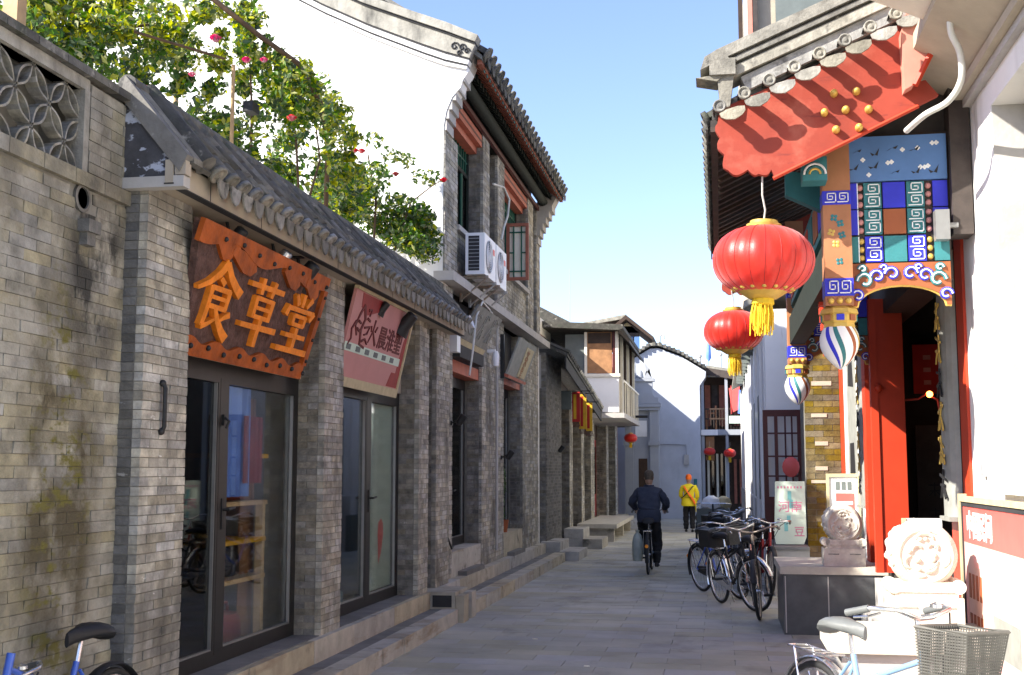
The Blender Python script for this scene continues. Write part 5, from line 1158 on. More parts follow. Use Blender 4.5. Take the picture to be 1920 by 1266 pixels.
slope_band(-.13, -.03, YN - .03, YN + .2, 'verge_bed', M['tilepale'], (1385, 140), a1)
# verge tiles that hang over the bargeboard: round ends and fan-shaped drips
en = end_mesh(.042, M['tilepale'])
me = bpy.data.meshes.new('verge_drip'); mbx = MB()
mbx.prism([(-.085, 0, 0), (-.08, 0, -.03), (-.055, 0, -.05), (-.03, 0, -.058), (0, 0, -.066), (.03, 0, -.058), (.055, 0, -.05), (.08, 0, -.03), (.085, 0, 0), (.04, 0, .012), (-.04, 0, .012)], (0, .018, 0)); me.from_pydata(mbx.v, [], mbx.f); me.materials.append(M['tilepale'])
tb = tile_meshes(.26, .045, M['tilepale'])
p0, p1 = P(1349, 199, Y=YN - .15), P(1728, 0, Y=YN - .15); sl_ = math.atan2(p1.z - p0.z, p1.x - p0.x)
for i in range(9):
    q = p0 + (p1 - p0) * ((i) / 8.0)
    inst('tile_end', en, Matrix.Translation((q.x, YN - .15, q.z + .0)), pr); inst('verge_tile', tb, Matrix.Translation((q.x, YN - .14, q.z)), pr)
    q2 = p0 + (p1 - p0) * ((i + .5) / 8.0)
    if i < 8: inst('verge_drip', me, Matrix.Translation((q2.x, YN - .16, q2.z - .07)) @ Matrix.Rotation(-sl_ * .6, 4, 'Y'), pr)
# end ornament of the verge
mb = MB(); q = P(1350, 135, Y=YN)
mb.box((q.x - .07, YN - .1, q.z - .05), (q.x + .10, YN + .2, q.z + .06)); mb.prism([(q.x - .07, YN - .09, q.z + .06), (q.x + .06, YN - .09, q.z + .06), (q.x + .03, YN - .09, q.z + .12), (q.x - .02, YN - .09, q.z + .125), (q.x - .1, YN - .09, q.z + .08), (q.x - .13, YN - .09, q.z - .01), (q.x - .07, YN - .09, q.z + .02)], (0, .25, 0))
mb.prism([(q.x - .07, YN - .08, q.z - .05), (q.x + .02, YN - .08, q.z - .05), (q.x - .02, YN - .08, q.z - .09), (q.x - .16, YN - .08, q.z - .06)], (0, .2, 0))
mb.prism([(q.x - .02, YN - .07, q.z - .05), (q.x + .09, YN - .07, q.z - .05), (q.x + .06, YN - .07, q.z - .26), (q.x + .0, YN - .07, q.z - .28)], (0, .12, 0)); mb.build('verge_finial', M['tilepale'], pr)
# hanging posts
def key_band(x0, x1, z0, z1, y, m, n, par, mg='whitep'):
    """Greek-key fret made of thin raised bars"""
    mb = MB(); w_ = (x1 - x0) / n; h = z1 - z0; t = min(w_, h) * .085
    for i in range(n):
        a = x0 + i * w_; pts = [(.08, .1), (.92, .1), (.92, .9), (.25, .9), (.25, .35), (.68, .35), (.68, .65), (.45, .65)]
        for (u0, v0), (u1, v1) in zip(pts, pts[1:]):
            xa, xb = sorted((a + u0 * w_, a + u1 * w_)); za, zb = sorted((z0 + v0 * h, z0 + v1 * h)); mb.box((xa - t / 2, y - .004, za - t / 2), (xb + t / 2, y - .0005, zb + t / 2))
    return mb.build('fret', M[mg], par)
def bud(mb_parent, x, y, z):
    cols = ['whitep', 'blue', 'peach', 'whitep', 'teal', 'gold']
    prof = []
    for i in range(13):
        t_ = i / 12; r_ = .132 * math.sin(math.pi * (.24 + .76 * t_)) ** .75 if t_ < 1 else 0; prof.append((max(r_, .004), -.29 * t_))
    mb = MB(); n = 24; vs = []; fs = []
    for i, (r_, zz) in enumerate(prof):
        for k in range(n): a = 2 * math.pi * k / n + i * .07; vs.append((x + r_ * math.cos(a), y + r_ * math.sin(a), z + zz))
    mb.add(vs, []); 
    for i in range(12):
        for k in range(n): mb.f.append([i * n + k, (i + 1) * n + k, (i + 1) * n + (k + 1) % n, i * n + (k + 1) % n]); mb.mi.append((0, 0, 1, 0, 3, 0, 0, 2, 0, 4, 0, 0)[k % 12])
    o = mb.build('lotus_bud', [M['whitep'], M['blue'], M['orange'], M['teal'], M['gold']], mb_parent, 60)
    return o
def post(yc):
    x0, x1 = .722, .905; h = (x1 - x0) / 2; y0, y1 = yc - h, yc + h
    p = box('hanging_post', (x0, y0, 2.80), (x1, y1, 4.3), M['peach'], pr)
    for z0, z1 in ((3.49, 3.585), (2.865, 2.985)):
        box('blue_band', (x0 - .003, y0 - .004, z0), (x1 + .003, y1 + .003, z1), M['blue'], p); key_band(x0 + .01, x1 - .01, z0 + .01, z1 - .01, y0 - .004, None, 2, p)
    for i in range(3): MB().ball((x0 + .035 + i * .057, y0 - .006, 2.832), .022, 10, 6).build('gold_boss', M['gold'], p, 60)
    mb = MB()
    for dx, dz, m in ((.07, 3.40, 0), (.11, 3.36, 0), (.05, 3.30, 1), (.12, 3.28, 0), (.08, 3.22, 1), (.1, 3.1, 0)):
        mb.cur = m
        for k in range(4): a = k * 1.57 + dx * 9; mb.ball((x0 + dx + .016 * math.cos(a), y0 - .001, dz + .016 * math.sin(a)), .012, 6, 4, (1, .25, 1))
    mb.build('painted_flower', [M['teal'], M['gold']], p)
    c = MB(); xc = (x0 + x1) / 2
    c.lathe([(.09, -.0), (.125, -.02), (.135, -.05), (.12, -.06), (.12, -.10), (.105, -.115), (.11, -.14), (.08, -.16)], 8, Matrix.Translation((xc, yc, 2.80)) @ Matrix.Rotation(rad(22.5), 4, 'Z')); c.build('collar', M['gold'], p)
    for k in range(8): a = rad(k * 45 - 90); MB().box((-.025, -.008, -.02), (.025, .004, .02), Matrix.Translation((xc + .113 * math.cos(a), yc + .113 * math.sin(a), 2.72)) @ Matrix.Rotation(a + math.pi / 2, 4, 'Z')).build('collar_jewel', M[('blue', 'orange', 'teal', 'peach')[k % 4]], p)
    bud(p, xc, yc, 2.665)
post(8.3); post(12.75)
# painted side panel between post and wall
def side_panel(Y, full=True):
    fr_ = MB().box((.90, Y + .02, 2.98), (1.56, Y + .07, 3.99)).build('side_panel', M['darkwood'], pr)
    bl = box('blue_board', (.875, Y - .02, 3.655), (1.545, Y + .02, 3.965), M['skyblue'], fr_); box('board_end', (.845, Y - .022, 3.66), (.875, Y + .02, 3.96), M['blue'], fr_)
    random.seed(21)
    mb = MB()
    for i in range(9):   # painted swallows and blossoms
        x, z = .95 + (i % 5) * .13 + R_(-.02, .02), 3.73 + (i // 5) * .13 + R_(-.03, .03)
        a = R_(-.6, .6); L_ = R_(.03, .045); mb.cur = 0
        for s in (1, -1): mb.prism([(x, Y - .0205, z), (x + s * L_ * math.cos(a), Y - .0205, z + L_ * math.sin(a + s * .5) + .015), (x + s * L_ * .5, Y - .0205, z - .008)], (0, -.002, 0))
    for i in range(11):
        x, z = R_(.93, 1.5), R_(3.69, 3.93); mb.cur = 1
        for k in range(4): mb.ball((x + .009 * math.cos(k * 1.57), Y - .0205, z + .009 * math.sin(k * 1.57)), .008, 6, 4, (1, .2, 1))
    mb.build('painted_motif', [M['dark'], M['whitep']], bl)
    rows = ((3.47, 3.65, 'blue', 'teal'), (3.29, 3.465, 'orange', 'teal'), (3.10, 3.28, 'teal', 'blue'))
    for z0, z1, mc, mk in rows:
        for x0, x1, m in ((.905, .955, 'blue' if mk == 'teal' else 'teal'), (1.0, 1.115, mk), (1.125, 1.27, mc), (1.28, 1.395, mk), (1.45, 1.545, 'blue' if mk == 'teal' else 'teal')):
            box('painted_block', (x0, Y - .006, z0), (x1, Y + .02, z1 - .004), M[m], fr_)
        for x0 in (1.005, 1.285): key_band(x0, x0 + .105, z0 + .005, z0 + .087, Y - .006, None, 1, fr_); key_band(x0, x0 + .105, z0 + .09, z1 - .008, Y - .006, None, 1, fr_)
        for xb in (.978, 1.422):
            for k in range(3): MB().ball((xb, Y + .012, z0 + .03 + k * .058), .021, 10, 6).build('bead', M['pink' if mk == 'teal' else 'gold'], fr_, 60)
        box('white_edge', (.955, Y - .004, z0), (.962, Y + .02, z1 - .004), M['whitep'], fr_)
    # scrolled apron with an arched lower edge
    pts = [(.905, 3.09), (1.545, 3.09), (1.545, 2.80)] + [(1.225 + .29 * math.cos(math.pi * k / 14), 2.80 + .14 * math.sin(math.pi * k / 14)) for k in range(15)] + [(.905, 2.80)]
    ap = MB().prism([(x, Y - .01, z) for x, z in pts], (0, .05, 0)).build('apron', M['orange'], fr_)
    MB().tube([(1.545, Y + .01, 2.80)] + [(1.225 + .29 * math.cos(math.pi * k / 14), Y + .01, 2.80 + .14 * math.sin(math.pi * k / 14)) for k in range(15)] + [(.905, Y + .01, 2.80)], .013, 6).build('gold_edge', M['gold'], ap)
    for s in (1, -1):
        for cx, cz, r_, m in ((.06, 3.015, .048, 'blue'), (.155, 3.0, .045, 'blue'), (.235, 2.97, .055, 'teal'), (.285, 2.87, .04, 'blue'), (.25, 3.05, .025, 'teal'), (.11, 3.055, .022, 'blue')):
            c_ = 1.225 + s * cx; pth = [(c_ + s * r_ * (1 - a * .06) * math.cos(a * .55), Y - .012, cz + r_ * (1 - a * .06) * math.sin(a * .55)) for a in range(11)]
            MB().tube(pth, .017, 6).build('scroll', M[m], ap); MB().tube([(x_, y_ - .015, z_) for x_, y_, z_ in pth], .005, 4).build('scroll_line', M['whitep'], ap)
    return fr_
side_panel(8.28); side_panel(12.8)
# teal painted beam end between bargeboard and post
b = MB(); b.box((.58, 8.02, 3.62), (.74, 8.2, 3.78)); bb = b.build('beam_end', M['teal'], pr)
for k, (r_, m) in enumerate(((.07, 'whitep'), (.05, 'teal'), (.035, 'gold'))):
    MB().tube([(.66 + r_ * math.cos(a * .314), 8.015 - k * .002, 3.66 + r_ * math.sin(a * .314)) for a in range(11)], .008, 6).build('cloud_line', M[m], bb)
mb = MB(); mb.prism([(.5, 8.6, 3.66), (.78, 8.6, 3.52), (.78, 8.6, 3.78), (.5, 8.6, 3.84)], (0, .1, 0)); mb.build('cloud_bracket', M['teal'], pr)
bm = box('front_beam', (.76, 8.42, 3.40), (.87, 12.65, 3.75), M['teal'], pr); box('front_beam', (.74, 8.42, 3.0), (.89, 12.65, 3.28), M['dkgreen'], pr)
for i in range(8): box('beam_panel', (.752, 8.6 + i * .5, 3.45), (.7598, 9.0 + i * .5, 3.7), M[('blue', 'orange', 'teal', 'red')[i % 4]], bm)
# stair-like carved spandrel behind the lantern
sp2 = MB()
for i in range(7): sp2.box((.78, 9.1 + i * .06, 2.55 + i * .07), (.84, 9.2 + i * .06, 2.6 + i * .07))
sp2.prism([(.80, 8.45, 2.98), (.80, 9.3, 2.98), (.80, 8.9, 2.7), (.80, 8.45, 2.55)], (.03, 0, 0)); sp2.build('spandrel', M['red'], pr)
mb = MB(); mb.box((1.44, 8.15, 3.22), (1.53, 8.24, 3.42)); mb.lathe([(.02, 0), (.02, .06)], 8, Matrix.Translation((1.53, 8.2, 3.32)) @ Matrix.Rotation(math.pi / 2, 4, 'Y')); tag(mb.build('downlight', M['alupale'], None), 'white cylinder downlight on the painted panel beside dark post', 'lamp')
box('wall_post', (1.56, 8.2, 3.26), (1.69, 8.4, 4.3), M['darkwood'], pr)
box('dark_filler', (.5, 8.37, 3.97), (1.69, 8.41, 4.55), M['darkwood'], pr)  # dark filler board added in place of the porch interior's shade
# hose and plaster over the porch
mb = MB(); mb.tube(cr([P(1782, 20, Y=7.2), P(1783, 60, Y=7.2), P(1800, 100, Y=7.25), P(1802, 150, Y=7.3), P(1778, 190, Y=7.4), P(1735, 215, Y=7.5), P(1700, 245, Y=7.85)]), .02, 10); tag(mb.build('corrugated_hose', M['pipe'], None, 60), 'beige hose hanging past the red bargeboard end', 'hose')
mb = MB(); mb.box((1.40, 7.16, 4.44), (1.48, 7.24, 4.52)); tag(mb.build('junction_box', M['conc'], None), 'grey junction box where the beige hose starts', 'junction box')

# ================================================================== lanterns
def make_lantern():
    t = thing('red_lantern', '', 'lantern')
    R0, Hh = .33, .225; n = 48; mb = MB(); prof = []
    for i in range(17):
        a = -math.pi / 2 * .86 + math.pi * .86 * i / 16; prof.append((R0 * math.cos(a) ** .82, Hh * math.sin(a) / math.sin(math.pi / 2 * .86)))
    mb.lathe(prof, 80, None, lambda k, i: 1 + .024 * abs(math.sin(k * math.pi / 4)) - .01 + .014 * math.sin((k // 4) * 7.3) * math.cos(i * .2)); mb.build('silk_body', M['lantern'], t, 60)
    mb = MB()
    for k in range(20):
        a = 2 * math.pi * k / 20; mb.tube([(r_ * 1.0 * math.cos(a), r_ * 1.0 * math.sin(a), z) for r_, z in prof], .0016, 4)
    mb.build('rib', M['maroon'], t)
    mb = MB(); mb.lathe([(.085, .215), (.11, .215), (.115, .24), (.09, .245), (.09, .265), (.06, .27), (0, .27)], 20); mb.build('top_cap', M['gold'], t, 40)
    mb = MB(); mb.lathe([(.0, -.255), (.09, -.255), (.12, -.235), (.175, -.2), (.2, -.185), (.18, -.19), (.12, -.215), (.1, -.22)], 20); mb.build('bottom_cap', M['gold'], t, 40)
    mb = MB()
    for k in range(16):
        a = 2 * math.pi * k / 16; mb.ball((.19 * math.cos(a), .19 * math.sin(a), -.185), .022, 6, 4)
    mb.build('scallop_trim', M['gold'], t, 60)
    mb = MB(); random.seed(8)
    for k in range(130):
        a = R_(0, 6.283); r_ = R_(.01, .06); r2 = r_ * R_(.95, 1.5); l = R_(.16, .25)
        mb.tube([(r_ * math.cos(a), r_ * math.sin(a), -.25), (r2 * math.cos(a + .1), r2 * math.sin(a + .1), -.25 - l * .5), (r2 * math.cos(a), r2 * math.sin(a), -.25 - l)], .0032, 4)
    mb.lathe([(.07, -.25), (.075, -.29), (.06, -.30)], 12); mb.build('tassel', M['yellow'], t)
    mb = MB(); mb.tube([(0, 0, .26), (.008, 0, .34), (-.012, 0, .44), (-.015, 0, .58)], .007, 6); mb.build('cord', M['conc'], t)
    return t
ln = make_lantern()
spots = [((.308, 7.95, 3.075), 1.0, 'large red silk lantern nearest, hanging under the red bargeboard'), ((.181, 13.4, 3.235), 1.0, 'second red lantern hanging at the far end of the gate porch'),
         ((-2.62, 36, 2.66), .6, 'small red lantern under the upper room on the left side'), ((-.35, 43.1, 2.36), .62, 'pinkish red lantern left of two under the far balcony'), ((.35, 43.1, 2.3), .66, 'red lantern right of two under the far balcony')]
for i, (loc, s, lb) in enumerate(spots):
    o = ln if i == 0 else copy_tree(ln)
    o.location = loc; o.scale = (s, s, s); o.rotation_euler = (0, rad(2 if i == 0 else -1), i * .7); o['label'] = lb; o['group'] = 'red lanterns along the street'

# ================================================================== RIGHT: beyond the gate
ob = thing('brick_buttress', 'olive brown brick wall end standing beyond the gate', 'wall', (1.5, 17.5, 0))
c = box('core', (1.2, 17.5, 0), (1.69, 18.4, 4.3), M['mortar'], ob); bricks(ob, (1.2, 17.494, .3), (1, 0, 0), (0, -1, 0), .49, 4.0, M['olivebrick'], .085, .26, .008, .03, 150)
random.seed(9)
for z in (1.52, 1.7, 2.05, 2.45, 2.9, 3.4): box('pale_brick', (1.2 + R_(0, .15), 17.482, z), (1.2 + R_(.3, .48), 17.49, z + R_(.04, .07)), M['plaster'], ob)
r2 = thing('white_side_house', 'white side house with dark red lattice door and bracketed eave', 'building', (1.3, 25, 0))
box('end_wall', (.72, 18.9, 0), (1.25, 19.1, 4.2), M['white'], r2); box('street_wall', (.70, 19.1, 0), (.9, 40, 4.2), M['white'], r2); box('body', (.9, 19.2, 0), (4, 40, 4.2), M['white'], r2)
dd = MB(); y = 18.72
x0, x1, z0, z1 = .66, 1.24, .25, 2.62
for lo, hi in (((x0, y, z0), (x0 + .07, y + .05, z1)), ((x1 - .07, y, z0), (x1, y + .05, z1)), ((x0 + .07, y, z0), (x1 - .07, y + .05, z0 + .95)), ((x0 + .07, y, z1 - .1), (x1 - .07, y + .05, z1)), ((x0 + .17, y, z0 + .95), (x0 + .22, y + .05, z1 - .1)), ((x0 + .07, y, z0 + .95), (x1 - .07, y + .05, z0 + 1.05))): dd.box(lo, hi)
do = dd.build('lattice_door', M['maroondk'], r2)
for i in range(2): box('lattice_bar', (x0 + .32 + i * .1, y + .01, z0 + 1.05), (x0 + .345 + i * .1, y + .04, z1 - .1), M['maroondk'], do)
for z in (1.6, 1.9, 2.25): box('lattice_bar', (x0 + .07, y + .01, z), (x1 - .07, y + .04, z + .025), M['maroondk'], do)
MB().lathe([(0, -.16), (.1, -.12), (.13, 0), (.1, .12), (0, .16)], 14, Matrix.Translation((x0 + .4, y - .05, 1.75)) @ Matrix.Rotation(math.pi / 2, 4, 'X') @ Matrix.Diagonal((1, 1.2, .2, 1))).build('door_ornament', M['poster'], do, 50)
box('pale_strip', (1.245, 18.8, .3), (1.30, 18.9, 4.2), M['bwall'], r2)
for i in range(6): box('wall_post', (.66, 20.0 + i * 2.4, 0), (.70, 20.35 + i * 2.4, 4.1), M['white'], r2)
for i in range(5): box('window', (.685, 20.9 + i * 2.4, 1.2), (.699, 21.9 + i * 2.4, 3.0), M['greywin'], r2)
box('dado', (.675, 24, 0), (.699, 40, 1.15), M['conc'], r2)
MB().prism([(.42, 19.0, 4.25), (.9, 19.0, 4.5), (.9, 19.0, 4.62), (.42, 19.0, 4.35)], (0, 20, 0)).build('eave', M['tilepale'], r2)
for i in range(16): box('eave_bracket', (.48, 19.2 + i * .9, 4.02), (.7, 19.3 + i * .9, 4.24), M['greywin'], r2)
box('upper_storey', (.62, 19.6, 4.6), (4, 32, 11), M['plaster'], r2)
for x, m in ((.44, 'darkwood'), (.52, 'conc'), (.60, 'redpink'), (.68, 'darkwood')): box('corner_post', (x, 19.45, 4.6), (x + .07, 19.58, 11), M[m], r2)
box('upper_window', (1.05, 19.5, 8.6), (1.9, 19.59, 10.5), M['greywin'], r2)
sb_ = thing('side_step', 'grey stone step block in front of lattice door', 'steps', (1, 17.6, 0)); box('block', (.70, 16.9, 0), (1.18, 18.68, .62), M['conc'], sb_); box('slab', (.68, 16.88, .622), (1.18, 18.68, .66), M['tread'], sb_)
ab = thing('chalk_board', 'pale green notice board with pink and teal handwriting leaning at the door', 'notice board', (.95, 17.4, .66))
Fb = frame((.735, 17.35, .67), (1, 0, 0), (0, .12, .86)); MB(Fb).poly([(.02, .0), (.40, 0), (.44, .1), (.44, .88), (.03, .88), (0, .1)], 0, .025).build('board', M['chalk'], ab)
text(ab, '河南', Fb @ Matrix.Translation((.06, .46, .027)), .17, M['chalkpink'], .001, .001); text(ab, '豆', Fb @ Matrix.Translation((.27, .12, .027)), .15, M['chalkpink'], .001, .001)
for (a, b_) in ((.2, .62), (.22, .5), (.14, .18), (.18, .28)): MB(Fb).box((a, b_, .025), (a + .05, b_ + .12, .028)).build('chalk_mark', M['chalkteal'], ab)
for i in range(8): MB(Fb).box((.06 + i * .045, .78, .025), (.08 + i * .045, .81, .028)).build('chalk_mark', M['chalkpink'], ab)
tag(box('stone_planter', (.56, 24.5, 0), (.68, 26.4, .75), M['greywin']), 'low dark planter against the white side house', 'planter')
# ================================================================== bicycles
def make_bike(label, fm='black', steer=0, bar=0., basket=False, rack=True, saddle='black', rim='steel', bars='steel', guard='black', tyre='rubber', group='parked bicycles', name='bicycle', stand=True, box_=False):
    """rear axle at (-.52,0,.33), front axle at (.53,0,.33), heading +x"""
    t = thing(name, label, 'bicycle', group=group)
    r0 = .33
    ST = Matrix.Translation((.38, 0, 0)) @ Matrix.Rotation(rad(steer), 4, 'Z') @ Matrix.Translation((-.38, 0, 0))
    for ax, nm in ((-.52, 'rear'), (.53, 'front')):
        A = (ST if ax > 0 else Matrix()) @ Matrix.Translation((ax, 0, r0)) @ Matrix.Rotation(math.pi / 2, 4, 'X')
        def ring(R, r_, n=36, m=8): return MB().tube([(R * math.cos(2 * math.pi * k / n), R * math.sin(2 * math.pi * k / n), 0) for k in range(n)], r_, m, closed=True, M=A)
        w_ = ring(r0 - .02, .02).build('wheel', M[tyre], t, 60)
        ring(r0 - .042, .012).build('rim', M[rim], w_, 60)
        s_ = MB()
        for k in range(20):
            a = 2 * math.pi * k / 20; b = a + (.5 if k % 2 else -.5)
            s_.tube([(.018 * math.cos(b), .018 * math.sin(b), .02 * (1 if k % 2 else -1)), ((r0 - .045) * math.cos(a), (r0 - .045) * math.sin(a), 0)], .0022, 4, M=A)
        s_.lathe([(.02, -.04), (.02, .04)], 10, A); s_.build('spokes', M['steel'], w_)
        g = MB(ST if ax > 0 else None); R = r0 + .02
        a0, a1 = (5, 200) if ax < 0 else (-15, 150)
        pth = [(ax + R * math.cos(rad(a0 + (a1 - a0) * k / 20)), 0, r0 + R * math.sin(rad(a0 + (a1 - a0) * k / 20))) for k in range(21)] if ax < 0 else [(ax + R * math.cos(rad(20 + 150 * k / 20)), 0, r0 + R * math.sin(rad(20 + 150 * k / 20))) for k in range(21)]
        g.tube(pth, .03, 6, flat=.35); g.build('mudguard', M[guard], t, 60)
    f = MB(); bb = (-.06, 0, .29); st_ = (-.2, 0, .74); ht = (.34, 0, .86); hb = (.39, 0, .64)
    f.tube([bb, st_], .016, 8); f.tube([bb, hb], .018, 8); f.tube([(-.16, 0, .6), (.36, 0, .79)], .015, 8); f.tube([ht, hb], .02, 8)
    for s in (-1, 1):
        f.tube([(bb[0], .03 * s, bb[2]), (-.52, .06 * s, r0)], .01, 6); f.tube([(st_[0], .02 * s, .7), (-.52, .06 * s, r0)], .009, 6)
    f.build('frame', M[fm], t, 60)
    fk = MB(ST)
    for s in (-1, 1): fk.tube([(.39, .045 * s, .66), (.45, .055 * s, .5), (.53, .055 * s, r0)], .011, 6)
    fk.build('fork', M[bars], t, 60)
    SB = ST @ Matrix.Translation((0, 0, bar))
    h = MB(SB); h.tube([(.35, 0, .84), (.32, 0, .98)], .014, 8)
    h.tube([(.16, -.30, 1.0), (.27, -.28, 1.03), (.36, -.2, 1.03), (.36, -.06, .99), (.33, 0, .98), (.36, .06, .99), (.36, .2, 1.03), (.27, .28, 1.03), (.16, .30, 1.0)], .012, 8)
    ho = h.build('handlebar', M[bars], t, 60)
    for s in (-1, 1):
        MB(SB).tube([(.26, .282 * s, 1.028), (.14, .302 * s, .995)], .018, 8).build('grip', M['saddlegrey' if bars != 'black' else 'black'], ho, 60)
        MB(SB).tube([(.3, .25 * s, 1.01), (.22, .24 * s, .985), (.15, .26 * s, .975)], .006, 6).build('brake_lever', M['steel'], ho)
    MB(SB).tube([(.36, .2, 1.01), (.42, .12, .96), (.44, .04, .8), (.46, .03, .62)], .005, 5).build('brake_cable', M['black'], ho)
    MB(SB).lathe([(0, 0), (.03, .005), (.03, .02), (0, .035)], 10, Matrix.Translation((.34, .12, 1.03))).build('bell', M['steel'], ho, 60)
    sd = MB(); n = 12; prof = [(-.17, .085, 0), (-.14, .105, .02), (-.06, .095, .028), (.02, .05, .02), (.1, .028, .012), (.14, .012, 0)]
    vs = []; fs = []
    for (x, w_, dz) in prof:
        for k in range(n): a = 2 * math.pi * k / n; vs.append((-.24 + x, w_ * math.cos(a), .85 + dz + (.045 if math.sin(a) > 0 else .03) * math.sin(a)))
    for i in range(len(prof) - 1):
        for k in range(n): fs.append((i * n + k, i * n + (k + 1) % n, (i + 1) * n + (k + 1) % n, (i + 1) * n + k))
    fs.append(tuple(reversed(range(n)))); fs.append(tuple(range((len(prof) - 1) * n, len(prof) * n)))
    sd.add(vs, fs); sd.build('saddle', M[saddle], t, 60); MB().tube([(-.2, 0, .72), (-.225, 0, .84)], .013, 8).build('seat_post', M['steel'], t)
    k_ = MB()
    for s in (-1, 1):
        k_.tube([(-.06, .07 * s, .29), (-.06 + .15 * s, .08 * s, .29 - .06 * s)], .009, 6)
    k_.lathe([(.085, -.004), (.085, .004)], 20, Matrix.Translation((-.06, -.05, .29)) @ Matrix.Rotation(math.pi / 2, 4, 'X')); k_.build('crank', M['steel'], t)
    for s in (-1, 1): MB().box((-.06 + .15 * s - .04, .08 * s + (.0 if s > 0 else -.09), .29 - .06 * s - .012), (-.06 + .15 * s + .04, .08 * s + (.09 if s > 0 else 0), .29 - .06 * s + .012)).build('pedal', M['rubber'], t)
    cg = MB(); cg.prism([(-.5, -.062, .37), (-.06, -.062, .39), (.02, -.062, .33), (.02, -.062, .25), (-.06, -.062, .21), (-.5, -.062, .29)], (0, .012, 0)); cg.build('chain_guard', M[guard], t)
    if rack:
        r_ = MB()
        for s in (-1, 1): r_.tube([(-.28, .05 * s, .70), (-.72, .06 * s, .72)], .006, 5); r_.tube([(-.66, .06 * s, .72), (-.53, .07 * s, .34)], .006, 5)
        for k in range(4): r_.tube([(-.36 - k * .1, -.06, .71), (-.36 - k * .1, .06, .71)], .006, 5)
        r_.tube([(-.72, -.06, .72), (-.74, 0, .72), (-.72, .06, .72)], .006, 5); r_.build('rear_rack', M['steel'], t)
    MB().lathe([(0, 0), (.03, 0), (.028, .012), (0, .016)], 10, Matrix.Translation((-.865, 0, .48)) @ Matrix.Rotation(-math.pi / 2, 4, 'Y')).build('reflector', M['amber'], t)
    if basket:
        b = MB(ST); x0, x1, z0, z1 = .44, .68, .74, .96
        def pt(u, v, s): # tapered basket, s side
            return None
        for k in range(17):
            z = z0 + (z1 - z0) * k / 16; e = .03 * k / 16 ; q = [(x0 - .01, -.13 - e, z), (x1 + e, -.13 - e, z), (x1 + e, .13 + e, z), (x0 - .01, .13 + e, z)]
            b.tube(q, .0045 if k < 16 else .01, 4, closed=True)
        for k in range(19):
            u = k / 18
            for s in (-1, 1): b.tube([(x0 + (x1 - x0) * u, .13 * s, z0), (x0 + (x1 + .03 - x0) * u, .16 * s, z1)], .0038, 4)
            y_ = -.13 + .26 * u; b.tube([(x1, y_, z0), (x1 + .03, y_ * 1.2, z1)], .0038, 4); b.tube([(x0, y_, z0), (x0, y_ * 1.2, z1)], .0038, 4); b.tube([(x0, y_, z0), (x1, y_, z0)], .0038, 4)
        b.build('basket', M['basket'], t)
    if box_:
        MB().box((-.74, -.14, .73), (-.4, .14, .95)).build('rear_box', M['black'], t)
    if stand:
        MB().tube([(-.5, .06, .33), (-.42, .14, .01)], .009, 6).build('kickstand', M['steel'], t)
    return t
def place(o, x, y, heading, lean=0, steer=0, z=0.0):
    o.location = (x, y, z); o.rotation_euler = (rad(lean), 0, rad(heading)); return o
# parked bikes by the gate, front wheels toward the camera
place(make_bike('nearest parked black bicycle, front wheel toward camera, by black cheek', 'black', steer=-8, rim='rust', bars='rust'), .42, 14.7, -88, 5)
place(make_bike('parked dark bicycle with pale mudguard second in the row', 'black', steer=15, rim='steel', guard='steel', rack=True, box_=True), .18, 15.4, -68, 5)
place(make_bike('parked bicycle with blue frame leaning third in the row', 'bluef', saddle='iron', guard='iron', basket=True), -.02, 16.9, -62, 6)
place(make_bike('parked black bicycle with basket at the back of the row', 'black', basket=True, box_=True), .28, 17.9, -95, -4)
place(make_bike('parked maroon bicycle against the side step', 'maroon', rim='rust', box_=True), .55, 17.2, -82, -4)
place(make_bike('parked dark green bicycle farther along by the white wall', 'dkgreen', box_=True), .12, 20.4, -70, 5)
place(make_bike('parked silver bicycle behind the dark green one', 'steel', guard='steel', basket=True), .33, 21.6, -95, 5)
# near bikes
place(make_bike('silver and light blue bicycle with mesh basket in front of podium', 'lightblue', steer=14, basket=True, saddle='saddlegrey', guard='steel', group='near bicycles cut by the frame'), .74, 6.45, -60, -3)
place(make_bike('black saddled blue bicycle cut off at lower left', 'bluef', steer=72, bar=-.26, rim='steel', saddle='black', guard='black', group='near bicycles cut by the frame', rack=False), -3.26, 5.52, -93, -2, z=.0)
# delivery tricycle, loaded
tr = thing('cargo_tricycle', 'loaded dark cargo tricycle beyond the parked bicycles', 'tricycle', (-.2, 26, 0))
def wheel_x(x, y, r_, par):
    A = Matrix.Translation((x, y, r_)) @ Matrix.Rotation(math.pi / 2, 4, 'Y'); w_ = MB().tube([((r_ - .02) * math.cos(k * .2618), (r_ - .02) * math.sin(k * .2618), 0) for k in range(24)], .022, 6, closed=True, M=A).build('wheel', M['rubber'], par, 60)
    s_ = MB()
    for k in range(12): s_.tube([(0, 0, 0), ((r_ - .04) * math.cos(k * .5236), (r_ - .04) * math.sin(k * .5236), 0)], .004, 4, M=A)
    s_.build('spokes', M['steel'], w_)
for x in (-.52, .2): wheel_x(x, 26.3, .3, tr)
wheel_x(-.15, 24.9, .3, tr)
box('cargo_bed', (-.48, 25.7, .45), (.16, 27.1, .55), M['darkwood'], tr); 
for lo, hi in (((-.5, 25.7, .55), (-.47, 27.1, .9)), ((.15, 25.7, .55), (.18, 27.1, .9)), ((-.47, 25.68, .55), (.15, 25.7, .9))): box('side_panel', lo, hi, M['greywin'], tr)
